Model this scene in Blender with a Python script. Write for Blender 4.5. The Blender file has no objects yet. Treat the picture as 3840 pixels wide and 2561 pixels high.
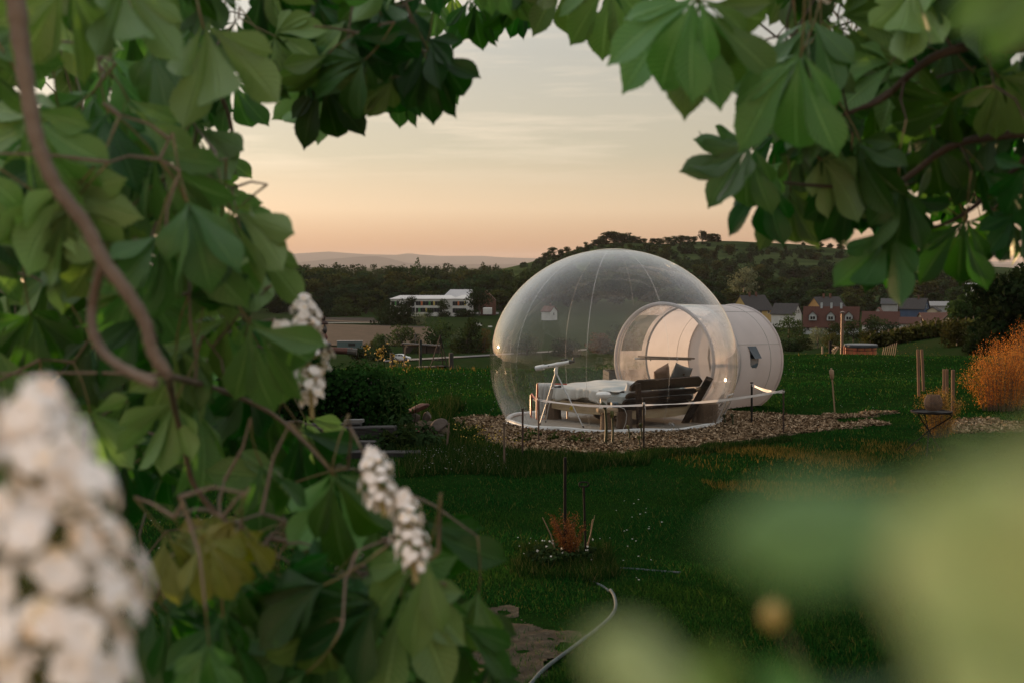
import bpy, bmesh, math, random
import numpy as np
from mathutils import Vector, Matrix, Quaternion, noise

R = math.radians
SC = bpy.context.scene
COL = SC.collection

# ------------------------------------------------------------------ camera
FPX, CX, CY, HORIZON = 5333.0, 1920.0, 1280.5, 1000.0   # focal length and centre in photo pixels
CAM = Vector((0.0, 0.0, 2.5))
PITCH = math.atan((CY - HORIZON) / FPX)
cam_d = bpy.data.cameras.new('camera')
cam_o = bpy.data.objects.new('camera', cam_d)
COL.objects.link(cam_o)
cam_o.location = CAM
cam_o.rotation_euler = (math.pi / 2 - PITCH, 0, 0)
cam_d.sensor_width = 36.0
cam_d.lens = 36.0 * FPX / 3840.0
cam_d.clip_start = 0.02
cam_d.clip_end = 150000
cam_d.dof.use_dof = True
cam_d.dof.focus_distance = 22.5
cam_d.dof.aperture_fstop = 5.0
SC.camera = cam_o

# ------------------------------------------------------------------ sky and sun
SUN_AZ, SUN_EL = R(-40.0), R(4.0)          # left of the view direction, just above the horizon
SUN_DIR = Vector((math.sin(SUN_AZ) * math.cos(SUN_EL), math.cos(SUN_AZ) * math.cos(SUN_EL), math.sin(SUN_EL)))
world = bpy.data.worlds.new('World')
SC.world = world
world.use_nodes = True
wn, wl = world.node_tree.nodes, world.node_tree.links
wn.clear()
w_out = wn.new('ShaderNodeOutputWorld')
w_bg = wn.new('ShaderNodeBackground')
sky = wn.new('ShaderNodeTexSky')
sky.sky_type = 'NISHITA'
sky.sun_disc = False
sky.sun_elevation = SUN_EL
sky.sun_rotation = SUN_AZ
sky.altitude = 200
sky.air_density = 1.0
sky.dust_density = 2.0
sky.ozone_density = 1.0
def wnode(kind, **kw):
    n = wn.new(kind)
    for k, v in kw.items():
        setattr(n, k, v)
    return n

def wmath(op, a, b=None, clamp=False):
    n = wnode('ShaderNodeMath', operation=op, use_clamp=clamp)
    for i, v in enumerate((a, b)):
        if v is None:
            continue
        if isinstance(v, (int, float)):
            n.inputs[i].default_value = v
        else:
            wl.new(v, n.inputs[i])
    return n.outputs[0]

def wmix(fac, a, b, blend='MIX'):
    n = wnode('ShaderNodeMix', data_type='RGBA', blend_type=blend)
    for sock, v in ((n.inputs['Factor'], fac), (n.inputs['A'], a), (n.inputs['B'], b)):
        if isinstance(v, (int, float)):
            sock.default_value = v
        elif isinstance(v, tuple):
            sock.default_value = (*v, 1)
        else:
            wl.new(v, sock)
    return n.outputs['Result']

# dusty evening air over the clear sky: colour by height above the horizon, brighter round the sun
w_co = wnode('ShaderNodeTexCoord')
w_sep = wnode('ShaderNodeSeparateXYZ')
wl.new(w_co.outputs['Generated'], w_sep.inputs[0])
w_ramp = wnode('ShaderNodeValToRGB')
SKY_STOPS = ((0.0, (.53, .290, .178)), (.0127, (.60, .340, .190)), (.04, (.80, .60, .40)), (.079, (.60, .538, .405)),
             (.149, (.54, .523, .465)), (.35, (.87, .87, .83)), (.7, (1.31, 1.33, 1.34)), (1.0, (1.43, 1.45, 1.47)))
el_ = w_ramp.color_ramp.elements
while len(el_) < len(SKY_STOPS):
    el_.new(0.5)
for e_, (p_, c_) in zip(el_, SKY_STOPS):
    e_.position = p_
    e_.color = (*c_, 1)
wl.new(w_sep.outputs['Z'], w_ramp.inputs[0])
w_dot = wnode('ShaderNodeVectorMath', operation='DOT_PRODUCT')
wl.new(w_co.outputs['Generated'], w_dot.inputs[0])
w_dot.inputs[1].default_value = SUN_DIR
w_ang = wmath('ARCCOSINE', wmath('MULTIPLY', w_dot.outputs['Value'], 0.9999))
w_glow = wmath('ADD', 0.66, wmath('MULTIPLY', 1.90, wmath('EXPONENT', wmath('MULTIPLY', w_ang, -1 / R(24.0)))))
w_air = wmix(1.0, w_ramp.outputs[0], w_glow, 'MULTIPLY')
# thin streaks of evening cloud
w_div = wnode('ShaderNodeMapping')
w_div.inputs['Scale'].default_value = (3.0, 3.0, 34.0)
w_div.inputs['Location'].default_value = (4.3, 1.1, 0.0)
wl.new(w_co.outputs['Generated'], w_div.inputs[0])
w_noi = wnode('ShaderNodeTexNoise')
w_noi.inputs['Scale'].default_value = 2.2
w_noi.inputs['Detail'].default_value = 6
w_noi.inputs['Roughness'].default_value = .55
wl.new(w_div.outputs[0], w_noi.inputs['Vector'])
w_cr = wnode('ShaderNodeMapRange')
w_cr.inputs['From Min'].default_value = .50
w_cr.inputs['From Max'].default_value = .78
wl.new(w_noi.outputs[0], w_cr.inputs[0])
w_band = wnode('ShaderNodeMapRange', interpolation_type='SMOOTHSTEP')
w_band.inputs['From Min'].default_value = .045
w_band.inputs['From Max'].default_value = .09
wl.new(w_sep.outputs['Z'], w_band.inputs[0])
w_cf = wmath('MULTIPLY', wmath('MULTIPLY', w_cr.outputs[0], w_band.outputs[0]), 0.6)
w_air = wmix(w_cf, w_air, wmix(1.0, (1.0, .83, .64), w_glow, 'MULTIPLY'))
SKY_STRENGTH = 0.065
w_scaled = wmix(1.0, w_air, (1 / SKY_STRENGTH * .715,) * 3, 'MULTIPLY')
w_col = wmix(0.85, sky.outputs[0], w_scaled)
w_bg.inputs['Strength'].default_value = SKY_STRENGTH
wl.new(w_col, w_bg.inputs['Color'])
wl.new(w_bg.outputs[0], w_out.inputs['Surface'])

sun_d = bpy.data.lights.new('sun', 'SUN')
sun_d.energy = 4.4
sun_d.angle = R(0.5)
sun_d.color = (1.0, 0.61, 0.32)
sun_o = bpy.data.objects.new('sun', sun_d)
COL.objects.link(sun_o)
sun_o.rotation_euler = (-SUN_DIR).to_track_quat('-Z', 'Y').to_euler()

vs = SC.view_settings
SC.display_settings.display_device = 'sRGB'
vs.view_transform = 'Standard'
vs.look = 'None'
vs.exposure = 0.70
vs.gamma = 1.0
vs.use_curve_mapping = False
SC.cycles.max_bounces = 8
SC.cycles.transparent_max_bounces = 24
SC.cycles.caustics_reflective = False
SC.cycles.caustics_refractive = False

# ------------------------------------------------------------------ helpers
rng = np.random.default_rng(7)
rnd = random.Random(11)
cP, sP = math.cos(PITCH), math.sin(PITCH)


def W(u, v, d):
    """The point at forward distance d that the photograph shows at pixel (u, v) of 3840 x 2561."""
    xc, yc = (u - CX) / FPX, (CY - v) / FPX
    dx, dy, dz = xc, cP + yc * sP, -sP + yc * cP
    return Vector((dx * d / dy, d, CAM.z + dz * d / dy))


def D(x, y, d):
    """Same for a pixel read off the 2351-wide view."""
    return W(x * 3840 / 2351, y * 3840 / 2351, d)


def sstep(a, b, x):
    t = np.clip((x - a) / (b - a), 0, 1)
    return t * t * (3 - 2 * t)


def height(x, y):
    x, y = np.asarray(x, float), np.asarray(y, float)
    d = np.hypot(x, y)
    ratio = x / np.maximum(y, 1.0)
    side = sstep(.06, .19, ratio)
    edge = 35.2 + 6.3 * side
    over = np.maximum(d - edge, 0)
    left = -22 * (1 - np.exp(-over / 60))
    right = -24 * (1 - np.exp(-over / 240))
    z = left * (1 - side) + right * side
    z = z * sstep(-.15, .25, y / np.maximum(d, .1))
    z = z + 8.2 * np.exp(-(((x - 68) / 26) ** 2 + ((y - 168) / 45) ** 2))
    lawn = 1 - sstep(30, 60, d)
    z = z + lawn * (.045 * np.sin(x * .8 + y * .45 + 1) + .040 * np.sin(y * .8 - x * .35) + .014 * np.sin(2.3 * x + 1.7 * y))
    flat = np.exp(-(((x - 2.0) / 3.6) ** 2 + ((y - 23.2) / 3.6) ** 2) ** 2)
    return z * (1 - flat)


def hz(x, y):
    return float(height(x, y))


def G(u, v):
    """Where the ray through pixel (u, v) meets the ground."""
    lo, p = 3.0, None
    d = 3.0
    while d < 3000:
        p = W(u, v, d)
        if p.z <= hz(p.x, p.y):
            break
        lo, d = d, d * 1.03
    hi = d
    for _ in range(24):
        m = (lo + hi) / 2
        p = W(u, v, m)
        if p.z <= hz(p.x, p.y):
            hi = m
        else:
            lo = m
    return Vector((p.x, p.y, hz(p.x, p.y)))


def tag(o, label=None, cat=None, group=None, kind=None):
    for k, v in (('label', label), ('category', cat), ('group', group), ('kind', kind)):
        if v:
            o[k] = v
    return o


def thing(name, loc, label, cat, group=None, rz=0.0):
    o = bpy.data.objects.new(name, None)
    COL.objects.link(o)
    o.location = loc
    o.rotation_euler = (0, 0, rz)
    o.empty_display_size = .1
    return tag(o, label, cat, group)


def local_matrix(o):
    return Matrix.LocRotScale(o.location, o.rotation_euler, o.scale)


def adopt(o, parent, keep=True):
    """Parent o; keep=True when its shape was written in world space."""
    if parent is not None:
        o.parent = parent
        if keep:
            m = local_matrix(parent)
            if parent.parent is not None:
                m = local_matrix(parent.parent) @ parent.matrix_parent_inverse @ m
            o.matrix_parent_inverse = m.inverted()
    return o


def link(name, me, mats=None, parent=None, keep=True, smooth=False):
    if mats is not None:
        for m in (mats if isinstance(mats, (list, tuple)) else [mats]):
            me.materials.append(m)
    if smooth:
        me.polygons.foreach_set('use_smooth', np.ones(len(me.polygons), bool))
    o = bpy.data.objects.new(name, me)
    COL.objects.link(o)
    return adopt(o, parent, keep)


def np_mesh(name, V, nper, mat_index=None):
    """Mesh of disconnected n-gons from an array (n, nper, 3)."""
    V = np.ascontiguousarray(V, np.float32)
    n = V.shape[0]
    me = bpy.data.meshes.new(name)
    me.vertices.add(n * nper)
    me.vertices.foreach_set('co', V.reshape(-1))
    me.loops.add(n * nper)
    me.loops.foreach_set('vertex_index', np.arange(n * nper, dtype=np.int32))
    me.polygons.add(n)
    me.polygons.foreach_set('loop_start', np.arange(n, dtype=np.int32) * nper)
    me.polygons.foreach_set('loop_total', np.full(n, nper, np.int32))
    if mat_index is not None:
        me.polygons.foreach_set('material_index', np.asarray(mat_index, np.int32))
    me.update(calc_edges=True)
    return me


def grid_mesh(name, P, closed_u=False):
    """Mesh from an array of points (rows, cols, 3)."""
    P = np.asarray(P, np.float32)
    r, c = P.shape[:2]
    idx = np.arange(r * c).reshape(r, c)
    if closed_u:
        idx = np.concatenate([idx, idx[:, :1]], 1)
    f = np.stack([idx[:-1, :-1], idx[:-1, 1:], idx[1:, 1:], idx[1:, :-1]], -1).reshape(-1, 4)
    me = bpy.data.meshes.new(name)
    me.from_pydata(P.reshape(-1, 3).tolist(), [], f.tolist())
    return me


class MB:
    """Collects shapes and links them as one mesh object."""

    def __init__(self):
        self.v, self.f, self.m, self.cur = [], [], [], 0

    def mat(self, i):
        self.cur = i
        return self

    def add(self, vs, fs):
        n = len(self.v)
        self.v += [tuple(p) for p in vs]
        self.f += [tuple(i + n for i in f) for f in fs]
        self.m += [self.cur] * len(fs)
        return self

    def box(self, c, s, rot=None, bev=0.0, taper=1.0):
        x, y, z = s[0] / 2, s[1] / 2, s[2] / 2
        M = rot if rot is not None else Matrix.Identity(3)
        c = Vector(c)
        if bev <= 0:
            P = [Vector((sx * x * (taper if sz > 0 else 1), sy * y * (taper if sz > 0 else 1), sz * z)) for sz in (-1, 1) for sx, sy in ((-1, -1), (1, -1), (1, 1), (-1, 1))]
            F = [(3, 2, 1, 0), (4, 5, 6, 7), (0, 1, 5, 4), (1, 2, 6, 5), (2, 3, 7, 6), (3, 0, 4, 7)]
        else:
            b = min(bev, x * .9, y * .9, z * .9)
            P, F = [], []
            ring = [(-x, -y + b), (-x + b, -y), (x - b, -y), (x, -y + b), (x, y - b), (x - b, y), (-x + b, y), (-x, y - b)]
            for zz, k in ((-z, 1 - b / max(x, y)), (-z + b, 1), (z - b, 1), (z, 1 - b / max(x, y))):
                for px, py in ring:
                    if k < 1:
                        px, py = math.copysign(max(abs(px) - b, 0), px), math.copysign(max(abs(py) - b, 0), py)
                    P.append(Vector((px, py, zz)))
            for j in range(3):
                for i in range(8):
                    a, q = j * 8 + i, j * 8 + (i + 1) % 8
                    F.append((a, q, q + 8, a + 8))
            F.append(tuple(range(7, -1, -1)))
            F.append(tuple(range(24, 32)))
        return self.add([c + M @ p for p in P], F)

    def beam(self, a, b, w, t, up=(0, 0, 1), bev=0.0):
        """Box from a to b, w wide sideways, t thick along up."""
        a, b = Vector(a), Vector(b)
        d = (b - a)
        L = d.length
        d.normalize()
        s = d.cross(Vector(up))
        if s.length < 1e-4:
            s = d.cross(Vector((1, 0, 0)))
        s.normalize()
        n = s.cross(d)
        M = Matrix((d, s, n)).transposed()
        return self.box((a + b) / 2, (L, w, t), M, bev)

    def tube(self, pts, r, n=8, cap=True):
        pts = [Vector(p) for p in pts]
        rs = r if isinstance(r, (list, tuple)) else [r] * len(pts)
        vs, fs = [], []
        ref = None
        for i, p in enumerate(pts):
            t = (pts[min(i + 1, len(pts) - 1)] - pts[max(i - 1, 0)])
            if t.length < 1e-9:
                t = Vector((0, 0, 1))
            t.normalize()
            if ref is None:
                ref = t.cross(Vector((0, 0, 1)) if abs(t.z) < .9 else Vector((1, 0, 0))).normalized()
            ref = (ref - t * ref.dot(t)).normalized()
            bi = t.cross(ref)
            for k in range(n):
                a = 2 * math.pi * k / n
                vs.append(p + (ref * math.cos(a) + bi * math.sin(a)) * rs[i])
        for i in range(len(pts) - 1):
            for k in range(n):
                a, b = i * n + k, i * n + (k + 1) % n
                fs.append((a, b, b + n, a + n))
        if cap:
            fs.append(tuple(range(n - 1, -1, -1)))
            fs.append(tuple(range((len(pts) - 1) * n, len(pts) * n)))
        return self.add(vs, fs)

    def lathe(self, prof, c=(0, 0, 0), n=20, M=None, jitter=None):
        c = Vector(c)
        M = M or Matrix.Identity(3)
        vs, fs = [], []
        for r, z in prof:
            for k in range(n):
                a = 2 * math.pi * k / n
                rr = r * (1 + (jitter(a, z) if jitter else 0))
                vs.append(c + M @ Vector((rr * math.cos(a), rr * math.sin(a), z)))
        for i in range(len(prof) - 1):
            for k in range(n):
                a, b = i * n + k, i * n + (k + 1) % n
                fs.append((a, b, b + n, a + n))
        fs.append(tuple(range(n - 1, -1, -1)))
        fs.append(tuple(range((len(prof) - 1) * n, len(prof) * n)))
        return self.add(vs, fs)

    def ball(self, c, r, n=10, M=None):
        rx, ry, rz_ = r if isinstance(r, (tuple, list)) else (r, r, r)
        M = M or Matrix.Identity(3)
        c = Vector(c)
        vs, fs = [], []
        m = max(4, n // 2 + 1)
        for i in range(m + 1):
            ph = math.pi * (.02 + .96 * i / m)
            for k in range(n):
                a = 2 * math.pi * k / n
                vs.append(c + M @ Vector((rx * math.sin(ph) * math.cos(a), ry * math.sin(ph) * math.sin(a), -rz_ * math.cos(ph))))
        for i in range(m):
            for k in range(n):
                a, b = i * n + k, i * n + (k + 1) % n
                fs.append((a, b, b + n, a + n))
        fs.append(tuple(range(n - 1, -1, -1)))
        fs.append(tuple(range(m * n, m * n + n)))
        return self.add(vs, fs)

    def poly(self, pts, thick, nrm):
        """Flat outline given some thickness along nrm."""
        n = len(pts)
        nv = Vector(nrm).normalized() * thick / 2
        vs = [Vector(p) - nv for p in pts] + [Vector(p) + nv for p in pts]
        fs = [tuple(range(n - 1, -1, -1)), tuple(range(n, 2 * n))] + [(i, (i + 1) % n, (i + 1) % n + n, i + n) for i in range(n)]
        return self.add(vs, fs)

    def build(self, name, mats, parent=None, smooth=False, keep=True):
        me = bpy.data.meshes.new(name)
        me.from_pydata(self.v, [], self.f)
        bm = bmesh.new()
        bm.from_mesh(me)
        bmesh.ops.recalc_face_normals(bm, faces=bm.faces)
        bm.to_mesh(me)
        bm.free()
        if isinstance(mats, (list, tuple)):
            me.polygons.foreach_set('material_index', np.array(self.m, np.int32))
        if smooth:
            me.polygons.foreach_set('use_smooth', np.ones(len(me.polygons), bool))
            try:
                me.set_sharp_from_angle(angle=R(40))
            except Exception:
                pass
        return link(name, me, mats, parent, keep)


KIDS = {}


def children(o):
    return [c for c in bpy.data.objects if c.parent is o]


def copy_tree(root, loc, rz=0.0, scale=1.0, label=None, group=None, kids=None):
    r = root.copy()
    COL.objects.link(r)
    r.location = loc
    r.rotation_euler = (0, 0, rz)
    r.scale = (scale,) * 3 if isinstance(scale, (int, float)) else scale
    tag(r, label, None, group)
    for ch in (kids if kids is not None else children(root)):
        c = ch.copy()
        COL.objects.link(c)
        c.parent = r
    return r


# ------------------------------------------------------------------ materials
def nodemat(name):
    m = bpy.data.materials.new(name)
    m.use_nodes = True
    nt = m.node_tree
    return m, nt, nt.nodes, nt.links, nt.nodes['Principled BSDF']


def mk(name, c1, c2=None, scale=8.0, rough=.7, bump=0.0, bscale=None, spec=.4, metal=0.0, stretch=(1, 1, 1), detail=5,
       dirt=None, rand=0.0, translucent=0.0, lo=.35, hi=.65, coord='Object'):
    """Principled material, two colours mixed by noise, optional bump, spots and per-object variation."""
    m, nt, N, L, p = nodemat(name)
    p.inputs['Roughness'].default_value = rough
    p.inputs['Specular IOR Level'].default_value = spec
    p.inputs['Metallic'].default_value = metal
    c2 = c2 or tuple(x * .8 for x in c1)
    co = N.new('ShaderNodeTexCoord')
    mp = N.new('ShaderNodeMapping')
    mp.inputs['Scale'].default_value = stretch
    L.new(co.outputs[coord], mp.inputs[0])
    nz = N.new('ShaderNodeTexNoise')
    nz.inputs['Scale'].default_value = scale
    nz.inputs['Detail'].default_value = detail
    L.new(mp.outputs[0], nz.inputs['Vector'])
    mr = N.new('ShaderNodeMapRange')
    mr.inputs['From Min'].default_value = lo
    mr.inputs['From Max'].default_value = hi
    L.new(nz.outputs[0], mr.inputs[0])
    mx = N.new('ShaderNodeMix')
    mx.data_type = 'RGBA'
    L.new(mr.outputs[0], mx.inputs['Factor'])
    mx.inputs['A'].default_value = (*c1, 1)
    mx.inputs['B'].default_value = (*c2, 1)
    out = mx.outputs['Result']
    if dirt:
        n2 = N.new('ShaderNodeTexNoise')
        n2.inputs['Scale'].default_value = dirt[1]
        n2.inputs['Detail'].default_value = 6
        L.new(co.outputs[coord], n2.inputs['Vector'])
        m2 = N.new('ShaderNodeMapRange')
        m2.inputs['From Min'].default_value = .5
        m2.inputs['From Max'].default_value = .72
        m2.inputs['To Max'].default_value = dirt[2]
        L.new(n2.outputs[0], m2.inputs[0])
        x2 = N.new('ShaderNodeMix')
        x2.data_type = 'RGBA'
        L.new(m2.outputs[0], x2.inputs['Factor'])
        L.new(out, x2.inputs['A'])
        x2.inputs['B'].default_value = (*dirt[0], 1)
        out = x2.outputs['Result']
    if rand:
        oi = N.new('ShaderNodeObjectInfo')
        hs = N.new('ShaderNodeHueSaturation')
        a = N.new('ShaderNodeMapRange')
        a.inputs['To Min'].default_value = 1 - rand
        a.inputs['To Max'].default_value = 1 + rand
        L.new(oi.outputs['Random'], a.inputs[0])
        b = N.new('ShaderNodeMath')
        b.operation = 'MULTIPLY'
        b.inputs[1].default_value = 7.13
        L.new(oi.outputs['Random'], b.inputs[0])
        f = N.new('ShaderNodeMath')
        f.operation = 'FRACT'
        L.new(b.outputs[0], f.inputs[0])
        h = N.new('ShaderNodeMapRange')
        h.inputs['To Min'].default_value = .5 - rand * .09
        h.inputs['To Max'].default_value = .5 + rand * .04
        L.new(f.outputs[0], h.inputs[0])
        L.new(a.outputs[0], hs.inputs['Value'])
        L.new(h.outputs[0], hs.inputs['Hue'])
        L.new(out, hs.inputs['Color'])
        out = hs.outputs[0]
    L.new(out, p.inputs['Base Color'])
    if bump:
        bn = N.new('ShaderNodeTexNoise')
        bn.inputs['Scale'].default_value = bscale or scale * 3
        bn.inputs['Detail'].default_value = 6
        L.new(mp.outputs[0], bn.inputs['Vector'])
        bp = N.new('ShaderNodeBump')
        bp.inputs['Strength'].default_value = bump
        bp.inputs['Distance'].default_value = .02
        L.new(bn.outputs[0], bp.inputs['Height'])
        L.new(bp.outputs[0], p.inputs['Normal'])
    if translucent:
        tr = N.new('ShaderNodeBsdfTranslucent')
        L.new(out, tr.inputs['Color'])
        ms = N.new('ShaderNodeMixShader')
        ms.inputs[0].default_value = translucent
        L.new(p.outputs[0], ms.inputs[1])
        L.new(tr.outputs[0], ms.inputs[2])
        L.new(ms.outputs[0], N['Material Output'].inputs['Surface'])
    return m


def foliage(name, c, var=.5, rand=.35, translucent=.3, rough=.6, scale=1.4):
    """Leaf material for shrubs and trees: colour varies per place and per plant."""
    return mk(name, tuple(x * (1 - var * .5) for x in c), tuple(min(x * (1 + var), 1) for x in c), scale=scale, rough=rough, spec=0.0, rand=rand, translucent=translucent)


def leaf_quads(C, Nrm, size, r, aspect=.55, jit=.8):
    """Pointed four-cornered leaves at C, facing Nrm with random turn."""
    n = len(C)
    Nn = Nrm + r.normal(0, jit, (n, 3))
    Nn /= np.linalg.norm(Nn, axis=1, keepdims=True) + 1e-9
    A = r.normal(0, 1, (n, 3))
    A -= Nn * (A * Nn).sum(1, keepdims=True)
    A /= np.linalg.norm(A, axis=1, keepdims=True) + 1e-9
    B = np.cross(Nn, A)
    s = (size * r.uniform(.6, 1.35, n))[:, None]
    fold = Nn * s * .18
    return np.stack([C - A * s * .5, C - B * s * aspect * .5 + fold, C + A * s * .5, C + B * s * aspect * .5 + fold], 1)


def crown_points(r, n, blobs):
    """Points near the skins of several blobs (centre, radii); returns points and outward normals."""
    w = np.array([b[1][0] * b[1][2] for b in blobs])
    k = r.choice(len(blobs), n, p=w / w.sum())
    Dv = r.normal(0, 1, (n, 3))
    Dv /= np.linalg.norm(Dv, axis=1, keepdims=True)
    Cc = np.array([b[0] for b in blobs])[k]
    Rr = np.array([b[1] for b in blobs])[k]
    rad = (1 - .45 * r.random(n) ** 2.2)[:, None] * (1 + .10 * r.normal(0, 1, n))[:, None]
    return Cc + Dv * Rr * rad, Dv


def blobs_for(r, R_, H, z0, nb, kind='round'):
    out = []
    for i in range(nb):
        t = (i + .5) / nb
        if kind == 'tall':
            z = z0 + (H - z0) * t
            rad = R_ * (.45 + .75 * math.sin(math.pi * min(t * .9 + .12, 1))) * r.uniform(.7, 1.05)
            a, q = r.uniform(0, 6.28), r.uniform(0, .35) * R_
        else:
            z = z0 + (H - z0) * r.uniform(.18, .86)
            rel = abs((z - z0) / (H - z0) - .45) / .55
            q = R_ * math.sqrt(max(0, 1 - rel ** 2)) * r.uniform(.3, .72)
            a = r.uniform(0, 6.28)
            rad = R_ * r.uniform(.36, .56)
        out.append(((q * math.cos(a), q * math.sin(a), z), (rad, rad, rad * r.uniform(.65, .95))))
    return out


def tree_mesh(name, r, R_, H, z0, nb, n, leaf, mats, kind='round', trunk=True):
    """Whole small tree as one mesh: trunk and limbs (material 1) and leaf clumps (material 0)."""
    bl = blobs_for(r, R_, H, z0, nb, kind)
    P, Dn = crown_points(r, n, bl)
    Q = leaf_quads(P, Dn, leaf, r, .8)
    T = []
    if trunk:
        def limb(a, b, ra, rb):
            a, b = np.array(a), np.array(b)
            d = (b - a) / np.linalg.norm(b - a)
            s = np.cross(d, [.3, .9, .1]); s /= np.linalg.norm(s)
            t = np.cross(d, s)
            k = [(s, t), (t, -s), (-s, -t), (-t, s)]
            for x, y in k:
                T.append([a + x * ra, a + y * ra, b + y * rb, b + x * rb])
        limb((0, 0, -1), (0, 0, z0 + (H - z0) * .5), R_ * .085, R_ * .04)
        for b in bl[:5]:
            limb((0, 0, z0 * .8), b[0], R_ * .04, R_ * .015)
    mi = np.zeros(len(Q) + len(T), np.int32)
    if T:
        mi[len(Q):] = 1
        Q = np.concatenate([Q, np.array(T)])
    me = np_mesh(name, Q, 4, mi)
    for m in mats:
        me.materials.append(m)
    return me


def plant(name, parent, r, blobs, n, leaf, mat, aspect=.55, part='foliage', jit=.8):
    P, Dn = crown_points(r, n, blobs)
    return link(part, np_mesh(part, leaf_quads(P, Dn, leaf, r, aspect, jit), 4), mat, parent, keep=False)

# ------------------------------------------------------------------ ground, one sheet to the horizon
M_BARK_FAR = mk('bark_far', (.05, .04, .03), scale=2)


def ground_material():
    m, nt, N, L, p = nodemat('ground')
    p.inputs['Roughness'].default_value = .95
    p.inputs['Specular IOR Level'].default_value = 0
    ge = N.new('ShaderNodeNewGeometry')
    ln = N.new('ShaderNodeVectorMath'); ln.operation = 'LENGTH'
    L.new(ge.outputs['Position'], ln.inputs[0])
    far = N.new('ShaderNodeMapRange')
    far.inputs['From Min'].default_value = 38
    far.inputs['From Max'].default_value = 70
    L.new(ln.outputs['Value'], far.inputs[0])

    def noise_(scale, detail=5, lo=.35, hi=.65):
        n = N.new('ShaderNodeTexNoise')
        n.inputs['Scale'].default_value = scale
        n.inputs['Detail'].default_value = detail
        L.new(ge.outputs['Position'], n.inputs['Vector'])
        r_ = N.new('ShaderNodeMapRange')
        r_.inputs['From Min'].default_value = lo
        r_.inputs['From Max'].default_value = hi
        L.new(n.outputs[0], r_.inputs[0])
        return r_.outputs[0]

    def mix_(f, a, b):
        n = N.new('ShaderNodeMix'); n.data_type = 'RGBA'
        L.new(f, n.inputs['Factor'])
        for s, v in ((n.inputs['A'], a), (n.inputs['B'], b)):
            if isinstance(v, tuple):
                s.default_value = (*v, 1)
            else:
                L.new(v, s)
        return n.outputs['Result']
    near = mix_(noise_(14, 6), (.005, .016, .003), (.008, .024, .004))
    near = mix_(noise_(.7, 5, .45, .75), near, (.012, .026, .006))
    farc = mix_(noise_(.012, 6, .42, .6), (.012, .026, .007), (.022, .034, .011))
    farc = mix_(noise_(.16, 6, .4, .7), farc, (.018, .026, .009))
    L.new(mix_(far.outputs[0], near, farc), p.inputs['Base Color'])
    bn = N.new('ShaderNodeTexNoise'); bn.inputs['Scale'].default_value = 30; bn.inputs['Detail'].default_value = 8
    L.new(ge.outputs['Position'], bn.inputs['Vector'])
    bp = N.new('ShaderNodeBump'); bp.inputs['Strength'].default_value = .6; bp.inputs['Distance'].default_value = .05
    L.new(bn.outputs[0], bp.inputs['Height'])
    L.new(bp.outputs[0], p.inputs['Normal'])
    return m


ang = np.concatenate([np.arange(-180, -32, 4.0), np.arange(-32, 32, .4), np.arange(32, 180, 4.0)])
rad = np.concatenate([[0.01], np.arange(1.5, 50, .45), 50 * 1.045 ** np.arange(1, 170)])
rad = rad[rad < 46000]
AA, RR = np.meshgrid(np.radians(ang), rad)
GX, GY = RR * np.sin(AA), RR * np.cos(AA)
ground = link('ground', grid_mesh('ground', np.stack([GX, GY, height(GX, GY)], -1), True), ground_material(), smooth=True)
tag(ground, kind='structure')

# ------------------------------------------------------------------ far ridges and the hill
def interp(tab, u):
    t = np.array(tab, float)
    return np.interp(u, t[:, 0], t[:, 1])


def ridge(name, tab, d, depth, mat, base=-22.0, wob=0.0):
    us = np.arange(tab[0][0], tab[-1][0] + 1, 12.0)
    top = interp(tab, us)
    r = np.random.default_rng(5)
    rows = []
    for t in np.linspace(0, 1, 9):
        dd = d + depth * (t - .5)
        k = np.sin(np.pi * min(t, .5)) if t <= .5 else np.sin(np.pi * t)
        zt = CAM.z + d * (HORIZON - top) / FPX + wob * r.normal(0, 1, len(us))
        z = base - 3 + (zt - base + 3) * k
        rows.append(np.stack([(us - CX) / FPX * dd, np.full_like(us, dd), z], -1))
    return tag(link(name, grid_mesh(name, np.array(rows)), mat, smooth=True), kind='structure')


M_RIDGE = mk('far_woodland', (.05, .06, .05), (.07, .07, .06), scale=.002, rough=1, spec=0)
ridge('mountains', [(-1500, 975), (300, 958), (700, 950), (1015, 951), (1099, 953), (1233, 945), (1375, 955), (1490, 957), (1530, 951), (1545, 952), (1573, 956), (1652, 961),
                    (1810, 961), (1897, 967), (2100, 972), (2600, 980), (5200, 985)], 40000, 8000, M_RIDGE)
ridge('foothills', [(-1500, 990), (900, 992), (1118, 985), (1250, 972), (1340, 964), (1415, 962), (1460, 970), (1530, 988), (1700, 992), (5200, 992)], 28000, 4000, M_RIDGE)

HILL = [(1880, 1010), (1960, 992), (2060, 965), (2130, 945), (2205, 926), (2290, 912), (2390, 909), (2480, 917), (2600, 908), (2690, 905), (2760, 906), (2860, 911), (3000, 918), (3160, 936),
        (3300, 952), (3500, 975), (3700, 1000), (4300, 1030)]


def hill_z(u, t):
    """Height of the hill at azimuth pixel u, t from foot (0) to crest (1)."""
    crest = CAM.z + 1500 * (HORIZON - interp(HILL, u)) / FPX
    return -23 + (crest + 23) * (t ** 1.15 * (1.35 - .35 * t))


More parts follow.
